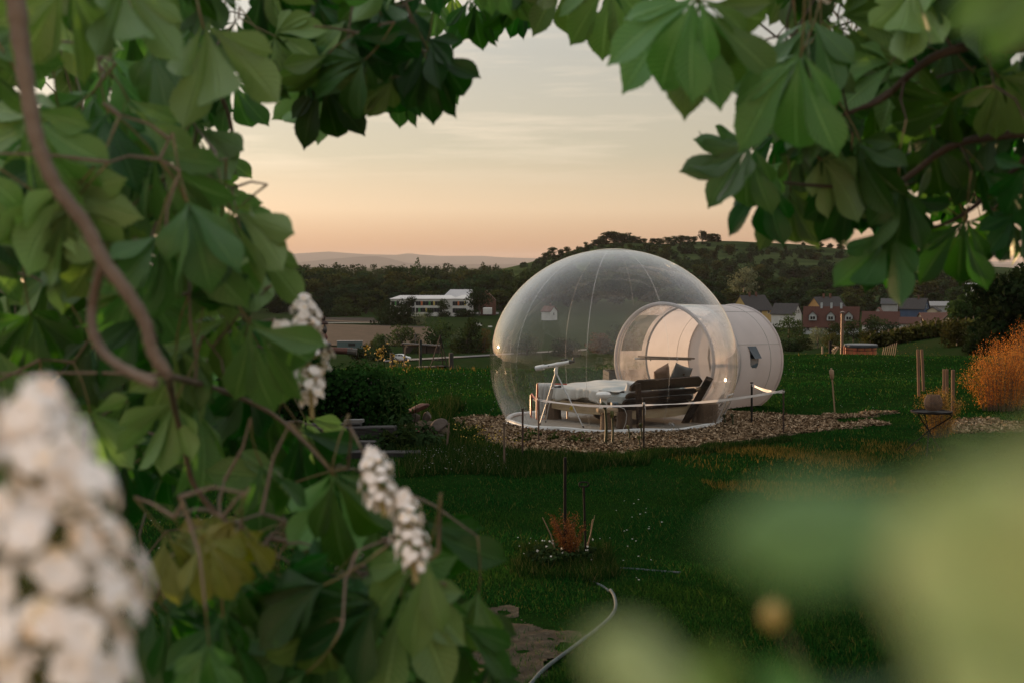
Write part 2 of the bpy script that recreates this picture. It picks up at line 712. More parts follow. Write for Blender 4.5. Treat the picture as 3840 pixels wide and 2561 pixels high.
def hill_material():
    m, nt, N, L, p = nodemat('hill_vineyards')
    p.inputs['Roughness'].default_value = 1
    p.inputs['Specular IOR Level'].default_value = 0
    ge = N.new('ShaderNodeNewGeometry')
    mp = N.new('ShaderNodeMapping')
    mp.inputs['Scale'].default_value = (.004, .004, .16)
    L.new(ge.outputs['Position'], mp.inputs[0])
    nz = N.new('ShaderNodeTexNoise'); nz.inputs['Scale'].default_value = 1.6; nz.inputs['Detail'].default_value = 6
    L.new(mp.outputs[0], nz.inputs['Vector'])
    rp = N.new('ShaderNodeValToRGB')
    els = rp.color_ramp.elements
    while len(els) < 4:
        els.new(.5)
    for e, (pos, c) in zip(els, ((.36, (.016, .028, .010)), (.5, (.026, .040, .014)), (.56, (.038, .054, .020)), (.7, (.048, .066, .024)))):
        e.position = pos; e.color = (*c, 1)
    L.new(nz.outputs[0], rp.inputs[0])
    L.new(rp.outputs[0], p.inputs['Base Color'])
    return m


us = np.arange(1880, 4300, 14.0)
rows = []
for t in np.linspace(0, 1, 22):
    dd = 1000 + 500 * t
    rows.append(np.stack([(us - CX) / FPX * dd, np.full_like(us, dd), hill_z(us, t)], -1))
rows.append(np.stack([(us - CX) / FPX * 1900, np.full_like(us, 1900.0), np.full_like(us, -25.0)], -1))
tag(link('hill', grid_mesh('hill', np.array(rows)), hill_material(), smooth=True), kind='structure')

# ------------------------------------------------------------------ field, road, verge
def sheet(name, pts, mat, lift, div=14, mk_z=None):
    """Ground patch over four corners (pixels), a little above the ground sheet."""
    c = [G(*p) for p in pts]
    P = np.zeros((div + 1, div + 1, 3))
    for i in range(div + 1):
        for j in range(div + 1):
            a, b = i / div, j / div
            q = (c[0] * (1 - b) + c[1] * b) * (1 - a) + (c[3] * (1 - b) + c[2] * b) * a
            P[i, j] = (q.x, q.y, hz(q.x, q.y) + lift)
    return tag(link(name, grid_mesh(name, P), mat, smooth=True), kind='structure')


M_SOIL_F = mk('ploughed_soil', (.034, .026, .019), (.046, .034, .025), scale=.35, rough=1, spec=.05, bump=.8, bscale=1.2, stretch=(1, .25, 1))
M_ROAD = mk('asphalt', (.10, .095, .09), (.14, .13, .12), scale=.6, rough=.9, spec=.2)
sheet('ploughed_field', [(1080, 1300), (1660, 1297), (1610, 1228), (1150, 1216)], M_SOIL_F, .35)
sheet('ploughed_field', [(1090, 1211), (1420, 1213), (1400, 1195), (1130, 1193)], M_SOIL_F, .35)
sheet('field_path', [(1120, 1216), (1430, 1214), (1430, 1211.5), (1120, 1213)], mk('pale_path', (.16, .15, .10), scale=.3), .30, 10)
sheet('road', [(1440, 1360), (2200, 1316), (2200, 1311.5), (1440, 1354)], M_ROAD, .30, 24)
sheet('school_yard', [(1640, 1183), (1870, 1181), (1870, 1174), (1640, 1176)], M_ROAD, .30, 10)
# ------------------------------------------------------------------ wood across the valley
M_WOOD = [foliage('wood_leaf_dark', (.017, .034, .010)), foliage('wood_leaf_olive', (.034, .044, .012)), foliage('wood_leaf_blue', (.015, .032, .013))]
protos = []
for i in range(7):
    kind = 'round'
    protos.append(tree_mesh('woodland_tree', np.random.default_rng(100 + i), 6.2, 20, -1.0, 20, 700, 1.8, [M_WOOD[i % 3], M_BARK_FAR], kind))
poplar = tree_mesh('woodland_tree', np.random.default_rng(120), 3.0, 26, 3, 11, 620, 1.1, [M_WOOD[0], M_BARK_FAR], 'tall')
tall_proto = tree_mesh('woodland_tree', np.random.default_rng(121), 3.2, 22, 2, 10, 520, 1.4, [M_WOOD[2], M_BARK_FAR], 'tall')


ORD = ('first', 'second', 'third', 'fourth', 'fifth', 'sixth', 'seventh', 'eighth', 'ninth', 'tenth', 'eleventh', 'twelfth')
TONE = ('dark green', 'olive tinted', 'blue green')


def far_tree(me, loc, s, label, group, name='woodland_tree', cat='tree', sxy=1.0):
    o = bpy.data.objects.new(name, me)
    COL.objects.link(o)
    o.location = loc
    o.rotation_euler = (0, 0, rnd.uniform(0, 6.28))
    o.scale = (s * sxy, s * sxy, s)
    return tag(o, label, cat, group)


n_ = 0
for row, d in enumerate((742, 770, 800, 835, 875, 925, 985, 1060)):
    u0, u1 = 990, 1900
    step = 11.0 * FPX / d * (1 + .02 * row)
    u = u0 + rnd.uniform(0, step)
    while u < u1:
        if not (row == 0 and 1380 < u < 1900):
            dd = d + rnd.uniform(-14, 14)
            p = W(u, 1000, dd)
            tgt = (9.5, 12, 14, 16, 17.5, 19.5, 21, 22.5)[row] + (2.5 if u < 1200 and row > 4 else 0)
            i = rnd.randrange(7)
            where = 'left of the ploughed field' if u < 1150 else 'straight behind the ploughed field' if u < 1340 else 'left of the school' if u < 1470 else 'behind the long school wing' if u < 1660 else 'behind the school hall' if u < 1770 else 'right of the school'
            far_tree(protos[i], (p.x, p.y, -22.3), tgt / 20 * rnd.uniform(.84, 1.14), TONE[i % 3] + ' tree in the ' + ('front edge', 'front edge', 'lower middle', 'lower middle', 'middle', 'upper middle', 'rear', 'skyline')[row] + ' of the wood ' + where, 'trees of the wood across the valley', sxy=rnd.uniform(1.0, 1.3) * (1.5 if row < 2 else 1.15))
            n_ += 1
        u += step * rnd.uniform(.7, 1.3)
p = W(1565, 1000, 1000)
far_tree(poplar, (p.x, p.y, -22.3), 1.20, 'tall narrow poplar standing up above the wood', None)
for u, w_ in zip((1480, 1500, 1522, 1546, 1590, 1612, 1636), ('fourth tree to the left of', 'third tree to the left of', 'second tree to the left of', 'nearest tree to the left of', 'nearest tree to the right of', 'second tree to the right of', 'third tree to the right of')):
    p = W(u, 1000, 1030)
    far_tree(tall_proto, (p.x, p.y, -22.3), rnd.uniform(1.05, 1.15), 'slim upright tree on the skyline, ' + w_ + ' the poplar', 'slim trees beside the poplar')

# the rest of the wood reads as one mass
parts = []
for k in range(620):
    r = np.random.default_rng(2000 + k)
    d = r.uniform(1060, 1900) if k < 420 else r.uniform(760, 1050)
    u = r.uniform(-600, 2900) if k < 420 else (r.uniform(-700, 985) if k % 2 else r.uniform(1900, 2500))
    s = r.uniform(.85, 1.2) * (1.12 + (d - 1060) / 6000 if d > 1060 else 1.0)
    x = (u - CX) / FPX * d
    if u > 1900 and d > 1000:
        continue
    P, Dn = crown_points(r, 240, blobs_for(r, 6.0 * s, 20 * s, 3 * s, 7))
    Q = leaf_quads(P, Dn, 2.1, r, .8)
    Q[..., 0] += x; Q[..., 1] += d; Q[..., 2] -= 22.3
    parts.append(Q)
forest = link('forest', np_mesh('forest', np.concatenate(parts), 4), foliage('forest_leaf', (.019, .032, .011), scale=.08, rand=0))
tag(forest, kind='stuff')

# trees on the slope of the hill, behind the village
n_ = 0
for row, (t, dens) in enumerate(((0.0, 24), (.06, 26), (.12, 30), (.2, 34), (.3, 44))):
    dd = (760, 840, 930, 1040, 1110)[row]
    u = 2480 + rnd.uniform(0, 30)
    while u < 3840:
        d2 = dd + rnd.uniform(-22, 22)
        z = -21 if dd < 1000 else float(hill_z(np.array([u]), (d2 - 1000) / 500)[0])
        if row < 3:
            z = -22 + row * 3.2
        x = (u - CX) / FPX * d2
        i = rnd.randrange(7)
        where = 'behind the white tunnel' if u < 2760 else 'above the yellow house' if u < 2900 else 'above the slate roofed house' if u < 3010 else 'above the orange house' if u < 3230 else 'above the blue gable' if u < 3500 else 'up the valley at the right'
        far_tree(protos[i], (x, d2, z - .5), rnd.uniform(.52, .9) * (.8, .9, 1, 1, 1)[row], TONE[i % 3] + ' tree in the ' + ORD[row] + ' row up the slope, ' + where, 'trees behind the village', sxy=rnd.uniform(1.2, 1.7))
        u += dens * FPX / 1000 * .42 * rnd.uniform(.6, 1.5)
for u, s, w in ((2232, .40, 1.3), (2252, .55, 1.3), (2275, .66, 1.2), (2300, .72, 1.25), (2322, .62, 1.2), (2345, .60, 1.3), (2368, .42, 1.3), (2390, .36, 1.4), (2415, .3, 1.4), (2445, .34, 1.4), (2475, .40, 1.4), (2500, .44, 1.4),
                (2530, .46, 1.3), (2556, .48, 1.3), (2580, .42, 1.3), (2604, .36, 1.2), (2632, .66, .8), (2655, .52, 1.2), (2672, .50, 1.3), (2686, .42, 1.2),
                (3010, .22, 1.2), (3075, .3, 1.3), (3110, .32, 1.3), (3150, .36, 1.4), (3190, .34, 1.3), (3230, .3, 1.3), (3270, .34, 1.2)):
    d2 = 1495 + rnd.uniform(-12, 4)
    far_tree(protos[rnd.randrange(7)], ((u - CX) / FPX * d2, d2, float(hill_z(np.array([u]), .99)[0]) - 1), s, ('tree in the tall clump at the left end of the hill crest' if u < 2350 else 'low tree in the middle of the hill crest' if u < 2610 else 'tree in the small clump around the peak of the crest' if u < 2700 else 'lone dot of a tree on the falling right end of the crest'), 'trees along the hill crest', sxy=w * 1.5)
for k in range(150):
    u, t = rnd.uniform(2020, 3500), rnd.uniform(.05, .95)
    if u > 2660 and t > .80:
        t *= .7
    d2 = 1000 + 500 * t
    i = rnd.randrange(7)
    where = 'seen through the dome' if u < 2330 else 'above the top of the dome' if u < 2640 else 'above the tunnel' if u < 2900 else 'above the village' if u < 3200 else 'at the right end'
    far_tree(protos[i], ((u - CX) / FPX * d2, d2, float(hill_z(np.array([u]), t)[0]) - 1.5), rnd.uniform(.3, .62), TONE[i % 3] + ' bushy tree on the ' + ('bottom' if t < .25 else 'lower' if t < .45 else 'middle' if t < .7 else 'upper') + ' hill slope, ' + where, 'trees on the hillside', sxy=rnd.uniform(1.1, 1.7))
parts = []
for k in range(420):
    r = np.random.default_rng(5000 + k)
    u, t = r.uniform(1960, 3600), r.uniform(.0, .98) ** .8
    if u > 2660 and t > .86 or .55 < t < .66 and u > 2350:
        continue
    d2 = 1000 + 500 * t
    s = r.uniform(.5, 1.1) * (1 - .5 * float(np.clip((t - .6) / .35, 0, 1)))
    P, Dn = crown_points(r, 110, blobs_for(r, 9 * s, 6.5 * s, -1, 6))
    Q = leaf_quads(P, Dn, 2.2, r, .8)
    Q[..., 0] += (u - CX) / FPX * d2; Q[..., 1] += d2; Q[..., 2] += float(hill_z(np.array([u]), t)[0]) - .8
    parts.append(Q)
tag(link('hillside_scrub', np_mesh('hillside_scrub', np.concatenate(parts), 4), foliage('hillside_scrub', (.015, .030, .011), scale=.05, rand=0)), kind='stuff')

# ------------------------------------------------------------------ village, school and what stands in the valley
M_GLASS_FAR = mk('dark_window_glass', (.02, .022, .025), rough=.12, spec=.6)
M_FRAME_W = mk('white_window_frame', (.6, .58, .55), rough=.6)
M_PLASTER = {k: mk('plaster_' + k, c, tuple(x * .85 for x in c), scale=.5, rough=.9, spec=.1) for k, c in
             dict(yellow=(.48, .34, .14), orange=(.50, .29, .12), white=(.55, .53, .50), grey=(.40, .42, .42), beige=(.45, .38, .28), blue=(.06, .09, .15), pale=(.34, .33, .32)).items()}


def roof_mat(name, c1, c2):
    return mk(name, c1, c2, scale=2.2, rough=.85, spec=.2, bump=.4, bscale=6, stretch=(1, 1, 3))


M_ROOF = dict(dark=roof_mat('dark_slate_roof', (.035, .032, .032), (.055, .05, .048)), red=roof_mat('red_tile_roof', (.082, .032, .022), (.055, .025, .019)),
              brown=roof_mat('brown_tile_roof', (.12, .055, .038), (.085, .042, .032)), grey=roof_mat('grey_roof', (.055, .055, .056), (.075, .073, .072)), pale=roof_mat('pale_metal_roof', (.20, .19, .185), (.25, .24, .23)))


def house(u0, u1, vr, ve, vb, d, roofm, wallm, label, yaw=30, Wd=8.5, win=2, side=0, chim=1, dormers=0, name='house', group='houses of the village', wallwin=0):
    """Gabled house whose projection spans u0..u1 with ridge, eave and base at the given rows."""
    px = d / FPX
    yr = R(yaw)
    span = (u1 - u0) * px
    Wd = min(Wd, span * .8 / max(abs(math.sin(yr)), .05)) if yaw else Wd
    Lm = max((span - Wd * abs(math.sin(yr))) / math.cos(yr), 3.0)
    c = W((u0 + u1) / 2, vb, d)
    he, hr = (vb - ve) * px, (vb - vr) * px
    root = thing(name, (c.x, c.y, c.z), label, 'house', group, rz=yr)
    x, y = Lm / 2, Wd / 2
    m = MB()
    pts = [(-y, -3), (y, -3), (y, he), (0, hr), (-y, he)]
    m.add([(-x, a, b) for a, b in pts] + [(x, a, b) for a, b in pts], [(0, 4, 3, 2, 1), (5, 6, 7, 8, 9)] + [(i, (i + 1) % 5, (i + 1) % 5 + 5, i + 5) for i in (0, 1, 4)])
    m.build('wall', wallm, root, keep=False)
    m = MB()
    t, o = .22, .45
    s = (hr - he) / y
    for sg in (-1, 1):
        P = [(sg * 0.0, hr + .04), (sg * (y + o), he - o * s + .04)]
        q = []
        for xx in (-x - o, x + o):
            q += [(xx, P[0][0], P[0][1]), (xx, P[1][0], P[1][1]), (xx, P[1][0], P[1][1] + t), (xx, P[0][0], P[0][1] + t)]
        m.add(q, [(0, 1, 2, 3), (7, 6, 5, 4), (0, 4, 5, 1), (1, 5, 6, 2), (2, 6, 7, 3), (3, 7, 4, 0)])
    roof = m.build('roof', roofm, root, keep=False)
    for k in range(chim):
        cx_ = x * (-.55 + 1.1 * (k + .5) / max(chim, 1)) if chim > 1 else x * .35
        mm = MB().box((cx_, -.35, hr + .55), (.7, .6, 1.9))
        ch = mm.build('chimney', M_PLASTER['grey'] if dormers else M_ROOF['brown'], roof, keep=False)
    # windows
    g = -1 if yaw > 0 else 1
    wz = [he * .45 + .3] if he > 2.2 else []
    if hr - he > 2.5 and win:
        wz.append(he + .75)
    def window(cx_, cy_, cz_, ax, w=.95, h=1.25):
        if ax == 'x':
            f = MB().box((cx_, cy_, cz_), (.10, w + .24, h + .24)).build('window', M_FRAME_W, root, keep=False)
            for q_ in (-1, 1):
                MB().box((cx_ + math.copysign(.045, cx_), cy_ + q_ * (w / 4 + .02), cz_), (.05, w / 2 - .05, h)).build('pane', M_GLASS_FAR, f, keep=False)
        else:
            f = MB().box((cx_, cy_, cz_), (w + .24, .10, h + .24)).build('window', M_FRAME_W, root, keep=False)
            for q_ in (-1, 1):
                MB().box((cx_ + q_ * (w / 4 + .02), cy_ + math.copysign(.045, cy_), cz_), (w / 2 - .05, .05, h)).build('pane', M_GLASS_FAR, f, keep=False)
    for z_ in wz:
        for k in range(win):
            window(g * (x + .03), (k - (win - 1) / 2) * 1.9, z_, 'x')
    for k in range(wallwin):
        if he > 1.6:
            window(-x + Lm * (k + .5) / wallwin, -y - .03, he * .5 + .1, 'y')
    for k in range(dormers):
        dx = -x + Lm * (k + .5) / dormers
        dz = he + (hr - he) * .30
        yy = -y * .86
        mm = MB()
        w_, h_ = 1.25, 1.7
        dd = 3.0
        mm.add([(dx + a, yy + b, dz + z_) for b in (0, dd) for a, z_ in ((-w_, 0), (w_, 0), (w_, h_), (0, h_ + 1.3), (-w_, h_))], [(0, 1, 2, 3, 4), (5, 9, 8, 7, 6)] + [(i, i + 5, (i + 1) % 5 + 5, (i + 1) % 5) for i in range(5)])
        dm = mm.build('dormer', M_PLASTER['grey'], root, keep=False)
        mm = MB()
        for sg in (-1, 1):
            q = []
            for b in (-.35, dd):
                q += [(dx, yy + b, dz + h_ + 1.38), (dx + sg * (w_ + .4), yy + b, dz + h_ - .38), (dx + sg * (w_ + .4), yy + b, dz + h_ - .2), (dx, yy + b, dz + h_ + 1.6)]
            mm.add(q, [(0, 1, 2, 3), (7, 6, 5, 4), (0, 4, 5, 1), (1, 5, 6, 2), (2, 6, 7, 3), (3, 7, 4, 0)])
        mm.build('dormer_roof', roofm, dm, keep=False)
        MB().box((dx, yy - .04, dz + .85), (1.7, .08, 1.25)).build('dormer_frame', M_FRAME_W, dm, keep=False)
        for q_ in (-1, 1):
            MB().box((dx + q_ * .42, yy - .07, dz + .85), (.72, .06, 1.05)).build('dormer_pane', M_GLASS_FAR, dm, keep=False)
    return root


house(2742, 2898, 1110, 1161, 1180, 560, M_ROOF['dark'], M_PLASTER['yellow'], 'yellow gabled house with a dark roof just above the white tunnel', 38, 9, 2, chim=2, wallwin=3)
house(2890, 3008, 1141, 1176, 1196, 520, M_ROOF['dark'], M_PLASTER['white'], 'white gabled house with a slate grey roof right of the yellow house', -32, 8, 2, chim=0)
house(3013, 3182, 1116, 1172, 1200, 560, M_ROOF['dark'], M_PLASTER['orange'], 'large orange gabled house with a dark roof behind the red roofed terrace', 36, 11, 1, chim=2)
house(3008, 3226, 1153, 1222, 1246, 480, M_ROOF['red'], M_PLASTER['grey'], 'red roofed terrace with three gabled dormers and three chimneys', -16, 9.5, 2, chim=3, dormers=3, wallwin=6)
house(3228, 3378, 1171, 1214, 1240, 500, M_ROOF['red'], M_PLASTER['white'], 'low red roofed house right of the dormer terrace with a white gable', -20, 8, 1, chim=0, wallwin=2)
house(3366, 3462, 1192, 1213, 1238, 480, M_ROOF['red'], M_PLASTER['white'], 'small red roofed house with a broad white gable end beside the long red roof', -24, 7, 0, chim=0)
house(3440, 3650, 1175, 1208, 1222, 520, M_ROOF['brown'], M_PLASTER['beige'], 'long low building under a brown red roof at the foot of the bank', 8, 9, 0, chim=0)
house(3538, 3652, 1180, 1206, 1234, 470, M_ROOF['grey'], M_PLASTER['beige'], 'grey roofed beige bungalow at the right end of the village', 24, 7, 1, chim=0, wallwin=2)
house(3370, 3488, 1121, 1157, 1176, 600, M_ROOF['dark'], M_PLASTER['blue'], 'dark roofed house with a blue gable behind the red roofs', -30, 9, 1, chim=1)
house(3300, 3372, 1122, 1140, 1172, 640, M_ROOF['grey'], M_PLASTER['pale'], 'grey flat pitched house left of the blue gable', -18, 7, 0, chim=0)
house(3478, 3560, 1133, 1147, 1170, 620, M_ROOF['pale'], M_PLASTER['pale'], 'pale metal roofed hall right of the blue gable', -12, 9, 0, chim=0)
house(3482, 3522, 1153, 1166, 1180, 560, M_ROOF['dark'], M_PLASTER['beige'], 'tiny beige gable under the pale metal roof', 52, 6, 1, chim=0)
house(3288, 3304, 1155, 1166, 1180, 560, M_ROOF['brown'], M_PLASTER['white'], 'small white gable peeping out behind the low red roof', 60, 5, 0, chim=0)
house(3616, 3672, 1064, 1074, 1090, 800, M_ROOF['pale'], M_PLASTER['white'], 'far pale roofed house up the valley, leftmost of the two under the leaves', -20, 8, 0, chim=0)
house(3655, 3722, 1088, 1108, 1124, 760, M_ROOF['brown'], M_PLASTER['beige'], 'far brown roofed house up the valley below the pale roofed one', -20, 8, 0, chim=1)
house(2030, 2090, 1150, 1168, 1190, 650, M_ROOF['brown'], M_PLASTER['white'], 'white house with a brown roof seen through the left of the clear dome', -25, 8, 1, chim=1)

# ---- unseen house guessed from the dome's reflection, added to bounce fill onto near leaves
hb = thing('farmhouse', (0, -7.4, 0), 'white farmhouse with a red tiled roof added unseen behind the viewpoint to bounce light', 'house')
m = MB()
pts = [(-4, -.5), (4, -.5), (4, 4.6), (0, 8.0), (-4, 4.6)]
m.add([(-9, a, b) for a, b in pts] + [(8, a, b) for a, b in pts], [(0, 4, 3, 2, 1), (5, 6, 7, 8, 9)] + [(i, (i + 1) % 5, (i + 1) % 5 + 5, i + 5) for i in (0, 1, 4)])
m.build('wall', mk('bounce_white', (.84, .83, .82), (.78, .77, .76), scale=.8, rough=.95, spec=.05, bump=.2, bscale=9), hb, keep=False)
m = MB()
for sg in (-1, 1):
    q = []
    for xx in (-9.5, 8.5):
        q += [(xx, 0, 8.05), (xx, sg * 4.7, 4.05), (xx, sg * 4.7, 4.30), (xx, 0, 8.30)]
    m.add(q, [(0, 1, 2, 3), (7, 6, 5, 4), (0, 4, 5, 1), (1, 5, 6, 2), (2, 6, 7, 3), (3, 7, 4, 0)])
m.build('roof', M_ROOF['red'], hb, keep=False)
for xx in (-6.5, -3.2, 3.4, 6.2):
    f = MB().box((xx, 4.02, 1.6), (1.15, .10, 1.35)).build('window', M_FRAME_W, hb, keep=False)
    for q_ in (-1, 1):
        MB().box((xx + q_ * .27, 4.06, 1.6), (.46, .06, 1.15)).build('pane', M_GLASS_FAR, f, keep=False)
f = MB().box((.9, 4.03, 1.05), (1.05, .10, 2.1)).build('door', mk('oak_door', (.16, .09, .05), scale=3, stretch=(6, 6, 1)), hb, keep=False)
MB().ball((.5, 4.12, 1.05), .035, 8).build('handle', M_GLASS_FAR, f, keep=False)

# ---- school
px = 700 / FPX
c0 = W(1463, 1178, 700)
sch = thing('school_building', (c0.x, c0.y, c0.z), 'long white two storey school with coloured panels between its windows', 'school', rz=0)
M_SCH = mk('white_render', (.62, .60, .57), (.54, .52, .49), scale=.3, rough=.9, spec=.1)
M_SCHROOF = mk('pale_roof_membrane', (.42, .39, .37), (.50, .47, .44), scale=.12, rough=.6, spec=.3)
PAN = dict(g=mk('green_panel', (.05, .24, .05), rough=.5), o=mk('orange_panel', (.55, .16, .05), rough=.5), y=mk('yellow_panel', (.50, .38, .10), rough=.5))


def sx(u):
    return (u - 1463) * px


L1 = sx(1706)
MB().box((L1 / 2, 6, 2.2), (L1, 12, 10.2)).build('wall', M_SCH, sch, keep=False)
m = MB()
z0, z1 = 7.35, 9.0
m.add([(-.6, -.6, z0), (L1 + .6, -.6, z0), (L1 + .6, 12.6, z0), (-.6, 12.6, z0), (4.5, 7, z1), (sx(1690), 7, z1)], [(0, 1, 5, 4), (1, 2, 5), (2, 3, 4, 5), (3, 0, 4), (3, 2, 1, 0)])
m.build('roof', M_SCHROOF, sch, keep=False)
MB().box(((sx(1697) + sx(1757)) / 2, 4.5, 2.2), (sx(1757) - sx(1697), 14, 10.4)).build('wing_wall', M_SCH, sch, keep=False)
m = MB()
a, b = sx(1695), sx(1760)
m.add([(a, -3, 7.45), (b, -3, 7.45), (b, 11, 7.45), (a, 11, 7.45), (sx(1736), 6, 9.2), (b, 6, 9.2)], [(0, 1, 5, 4), (1, 2, 5), (2, 3, 4, 5), (3, 0, 4), (3, 2, 1, 0)])
m.build('wing_roof', M_SCHROOF, sch, keep=False)
a, b = sx(1652), sx(1768)
MB().box(((a + b) / 2, 26, 2.6), (b - a, 24, 10)).build('hall_wall', M_SCH, sch, keep=False)
m = MB()
m.add([(a, 13.2, 7.7), (b - 2.2, 13.2, 7.7), (b + .5, 38, 7.7), (a, 38, 7.7), (sx(1681), 25, 11.6), (b, 25, 11.6)], [(0, 1, 5, 4), (1, 2, 5), (2, 3, 4, 5), (3, 0, 4), (3, 2, 1, 0)])
m.build('hall_roof', mk('grey_hall_roof', (.30, .29, .29), (.35, .33, .33), scale=.2, rough=.6), sch, keep=False)
MB().box(((sx(1811) + sx(1844)) / 2, 8, 1.2), (sx(1844) - sx(1811), 10, 3)).build('annex', M_SCH, sch, keep=False)
m = MB()
a, b = sx(1800), sx(1858)
m.add([(a, 14, -3), (b, 14, -3), (b, 14, 6.4), (a + 3, 14, 11.2), (a, 14, 9), (a, 24, -3), (b, 24, -3), (b, 24, 6.4), (a + 3, 24, 11.2), (a, 24, 9)],
      [(0, 1, 2, 3, 4), (9, 8, 7, 6, 5)] + [(i, i + 5, (i + 1) % 5 + 5, (i + 1) % 5) for i in range(5)])
m.build('red_gable', M_ROOF['brown'], sch, keep=False)


def school_band(zc, h, items, y):
    for a, b, k in items:
        ua, ub = 1020 + a / 2.799, 1020 + b / 2.799
        cx_, w_ = (sx(ua) + sx(ub)) / 2, sx(ub) - sx(ua)
        if k == 'w':
            f = MB().box((cx_, y - .05, zc), (w_, .14, h)).build('window', mk('grey_frame', (.10, .10, .10), rough=.6) if 'grey_frame' not in bpy.data.materials else bpy.data.materials['grey_frame'], sch, keep=False)
            n = max(1, round(w_ / 1.3))
            for i in range(n):
                MB().box((cx_ - w_ / 2 + w_ * (i + .5) / n, y - .11, zc), (w_ / n - .14, .06, h - .2)).build('pane', M_GLASS_FAR, f, keep=False)
        else:
            MB().box((cx_, y - .08, zc), (w_, .18, h)).build('coloured_panel', PAN[k], sch, keep=False)


school_band(5.2, 2.1, [(1252, 1290, 'w'), (1291, 1305, 'g'), (1306, 1336, 'w'), (1400, 1498, 'w'), (1508, 1562, 'w'), (1563, 1581, 'o'), (1582, 1645, 'w'), (1646, 1663, 'g'), (1664, 1692, 'w'), (1693, 1710, 'y'), (1711, 1790, 'w')], 0)
school_band(1.9, 2.1, [(1300, 1360, 'w'), (1430, 1500, 'w'), (1510, 1536, 'w'), (1537, 1556, 'g'), (1557, 1611, 'w'), (1612, 1627, 'y'), (1628, 1700, 'w'), (1701, 1790, 'w')], 0)
school_band(5.2, 2.1, [(1898, 1951, 'w'), (1952, 1967, 'o'), (1968, 2019, 'w'), (2020, 2038, 'y')], -2.5)
school_band(1.7, 2.3, [(1898, 2040, 'w')], -2.5)

# ---- trees and bushes of the middle distance
MF = dict(dark=foliage('bush_dark', (.014, .028, .010), scale=.7), mid=foliage('bush_mid', (.024, .044, .013), scale=.7), olive=foliage('bush_olive', (.046, .050, .014), scale=.7),
          warm=foliage('bush_warm', (.070, .048, .018), scale=.7), pale=foliage('bush_flower', (.12, .14, .08), scale=2.5), hedge=foliage('thicket', (.012, .022, .007), scale=.4))
BUSH = {}


def bush(u, v, r_px, d, kind, label, hpx=None, stem=0.0, cat='bush', name='bush', group=None, dens=1.0, leaf=None, dep=1.0):
    """Bush or small tree: centre of its base row v, half width r_px, height hpx in photo pixels."""
    px = d / FPX
    R_ = r_px * px
    H = (hpx or r_px * 1.9) * px
    c = G(u, v) if u > 2860 or u > 1880 and v > 1300 else W(u, v, d)
    d = c.y
    px = d / FPX
    R_, H = r_px * px * 1.12, (hpx or r_px * 1.9) * px
    root = thing(name, (c.x, c.y, c.z), label, cat, group, rz=0)
    r = np.random.default_rng(int(u * 7 + v))
    bl = blobs_for(r, R_, H, stem * H, 13)
    if stem < .08:
        for k in range(6):
            a = r.uniform(0, 6.28)
            bl.append(((.62 * R_ * math.cos(a), .62 * R_ * math.sin(a), .16 * H), (.42 * R_, .42 * R_, .24 * H)))
    if dep != 1.0:
        bl = [((b[0][0], b[0][1] * dep, b[0][2]), (b[1][0], b[1][1] * max(dep, .5), b[1][2])) for b in bl]
    n = int(900 * dens)
    plant('crown', root, r, bl, n, leaf or max(R_ * .16, .25), MF[kind], .7)
    m = MB().tube([(0, 0, -.8), (R_ * .05, 0, H * .55)], [R_ * .07, R_ * .03], 5)
    for b in bl[:4]:
        m.tube([(0, 0, H * max(stem, .12)), b[0]], [R_ * .035, R_ * .012], 4)
    m.build('trunk', M_BARK_FAR, root, keep=False)
    return root


bush(1527, 1179, 31, 690, 'dark', 'dark round tree in front of the left half of the school', 68, .12, 'tree', 'round_tree')
bush(1665, 1176, 25, 690, 'mid', 'small grey green tree in front of the middle of the school', 50, .15, 'tree', 'round_tree')
bush(1797, 1179, 44, 680, 'dark', 'tallest dark tree, hiding the right end of the school', 96, .10, 'tree', 'round_tree', dens=1.5)
bush(1460, 1176, 16, 690, 'mid', 'pale bush at the left corner of the school', 55, .05)
bush(1470, 1220, 82, 600, 'hedge', 'broad flat topped dark thicket beside the ploughed field', 62, 0, 'thicket', 'thicket', dens=3, leaf=.9)
bush(1568, 1216, 26, 600, 'pale', 'flowering bush at the right end of the dark thicket', 44)
bush(1608, 1188, 16, 640, 'mid', 'small green bush in front of the school yard', 26)
bush(1665, 1187, 22, 690, 'dark', 'low dark hedge along the left of the school yard', 12, 0, 'hedge', 'hedge', dep=.4)
bush(1750, 1188, 40, 690, 'dark', 'low dark hedge along the right of the school yard', 14, 0, 'hedge', 'hedge', dep=.4)
bush(1300, 1186, 60, 700, 'mid', 'long pale hedge along the far edge of the ploughed field', 16, 0, 'hedge', 'hedge', dep=.4)
bush(1215, 1184, 40, 690, 'dark', 'low scrub at the foot of the wood behind the field', 20, 0, 'scrub', 'scrub')
bush(1507, 1296, 46, 440, 'mid', 'rounded green bush in front of the ploughed field', 78)
bush(1432, 1318, 40, 420, 'mid', 'green bush beside the teal trailer', 66)
bush(1390, 1318, 24, 425, 'olive', 'small olive bush touching the teal trailer', 44)
bush(1560, 1300, 22, 440, 'dark', 'narrow dark bush between the rounded bush and the large one', 52)
bush(1650, 1290, 52, 430, 'mid', 'broad green bush left of the large bush', 90)
bush(1748, 1325, 62, 405, 'mid', 'largest green bush between the tripod and the clear dome', 128, dens=1.6)
bush(1716, 1300, 26, 425, 'pale', 'white flowering shrub leaning on the largest bush', 66)
bush(1815, 1322, 34, 405, 'warm', 'brownish bush right beside the dome', 96)
bush(1885, 1325, 40, 410, 'dark', 'dark bush seen through the left of the dome', 84)
bush(1975, 1330, 46, 400, 'mid', 'green bush seen through the dome above the telescope', 70)
bush(2120, 1335, 56, 390, 'dark', 'broad dark bush seen through the middle of the dome', 60)
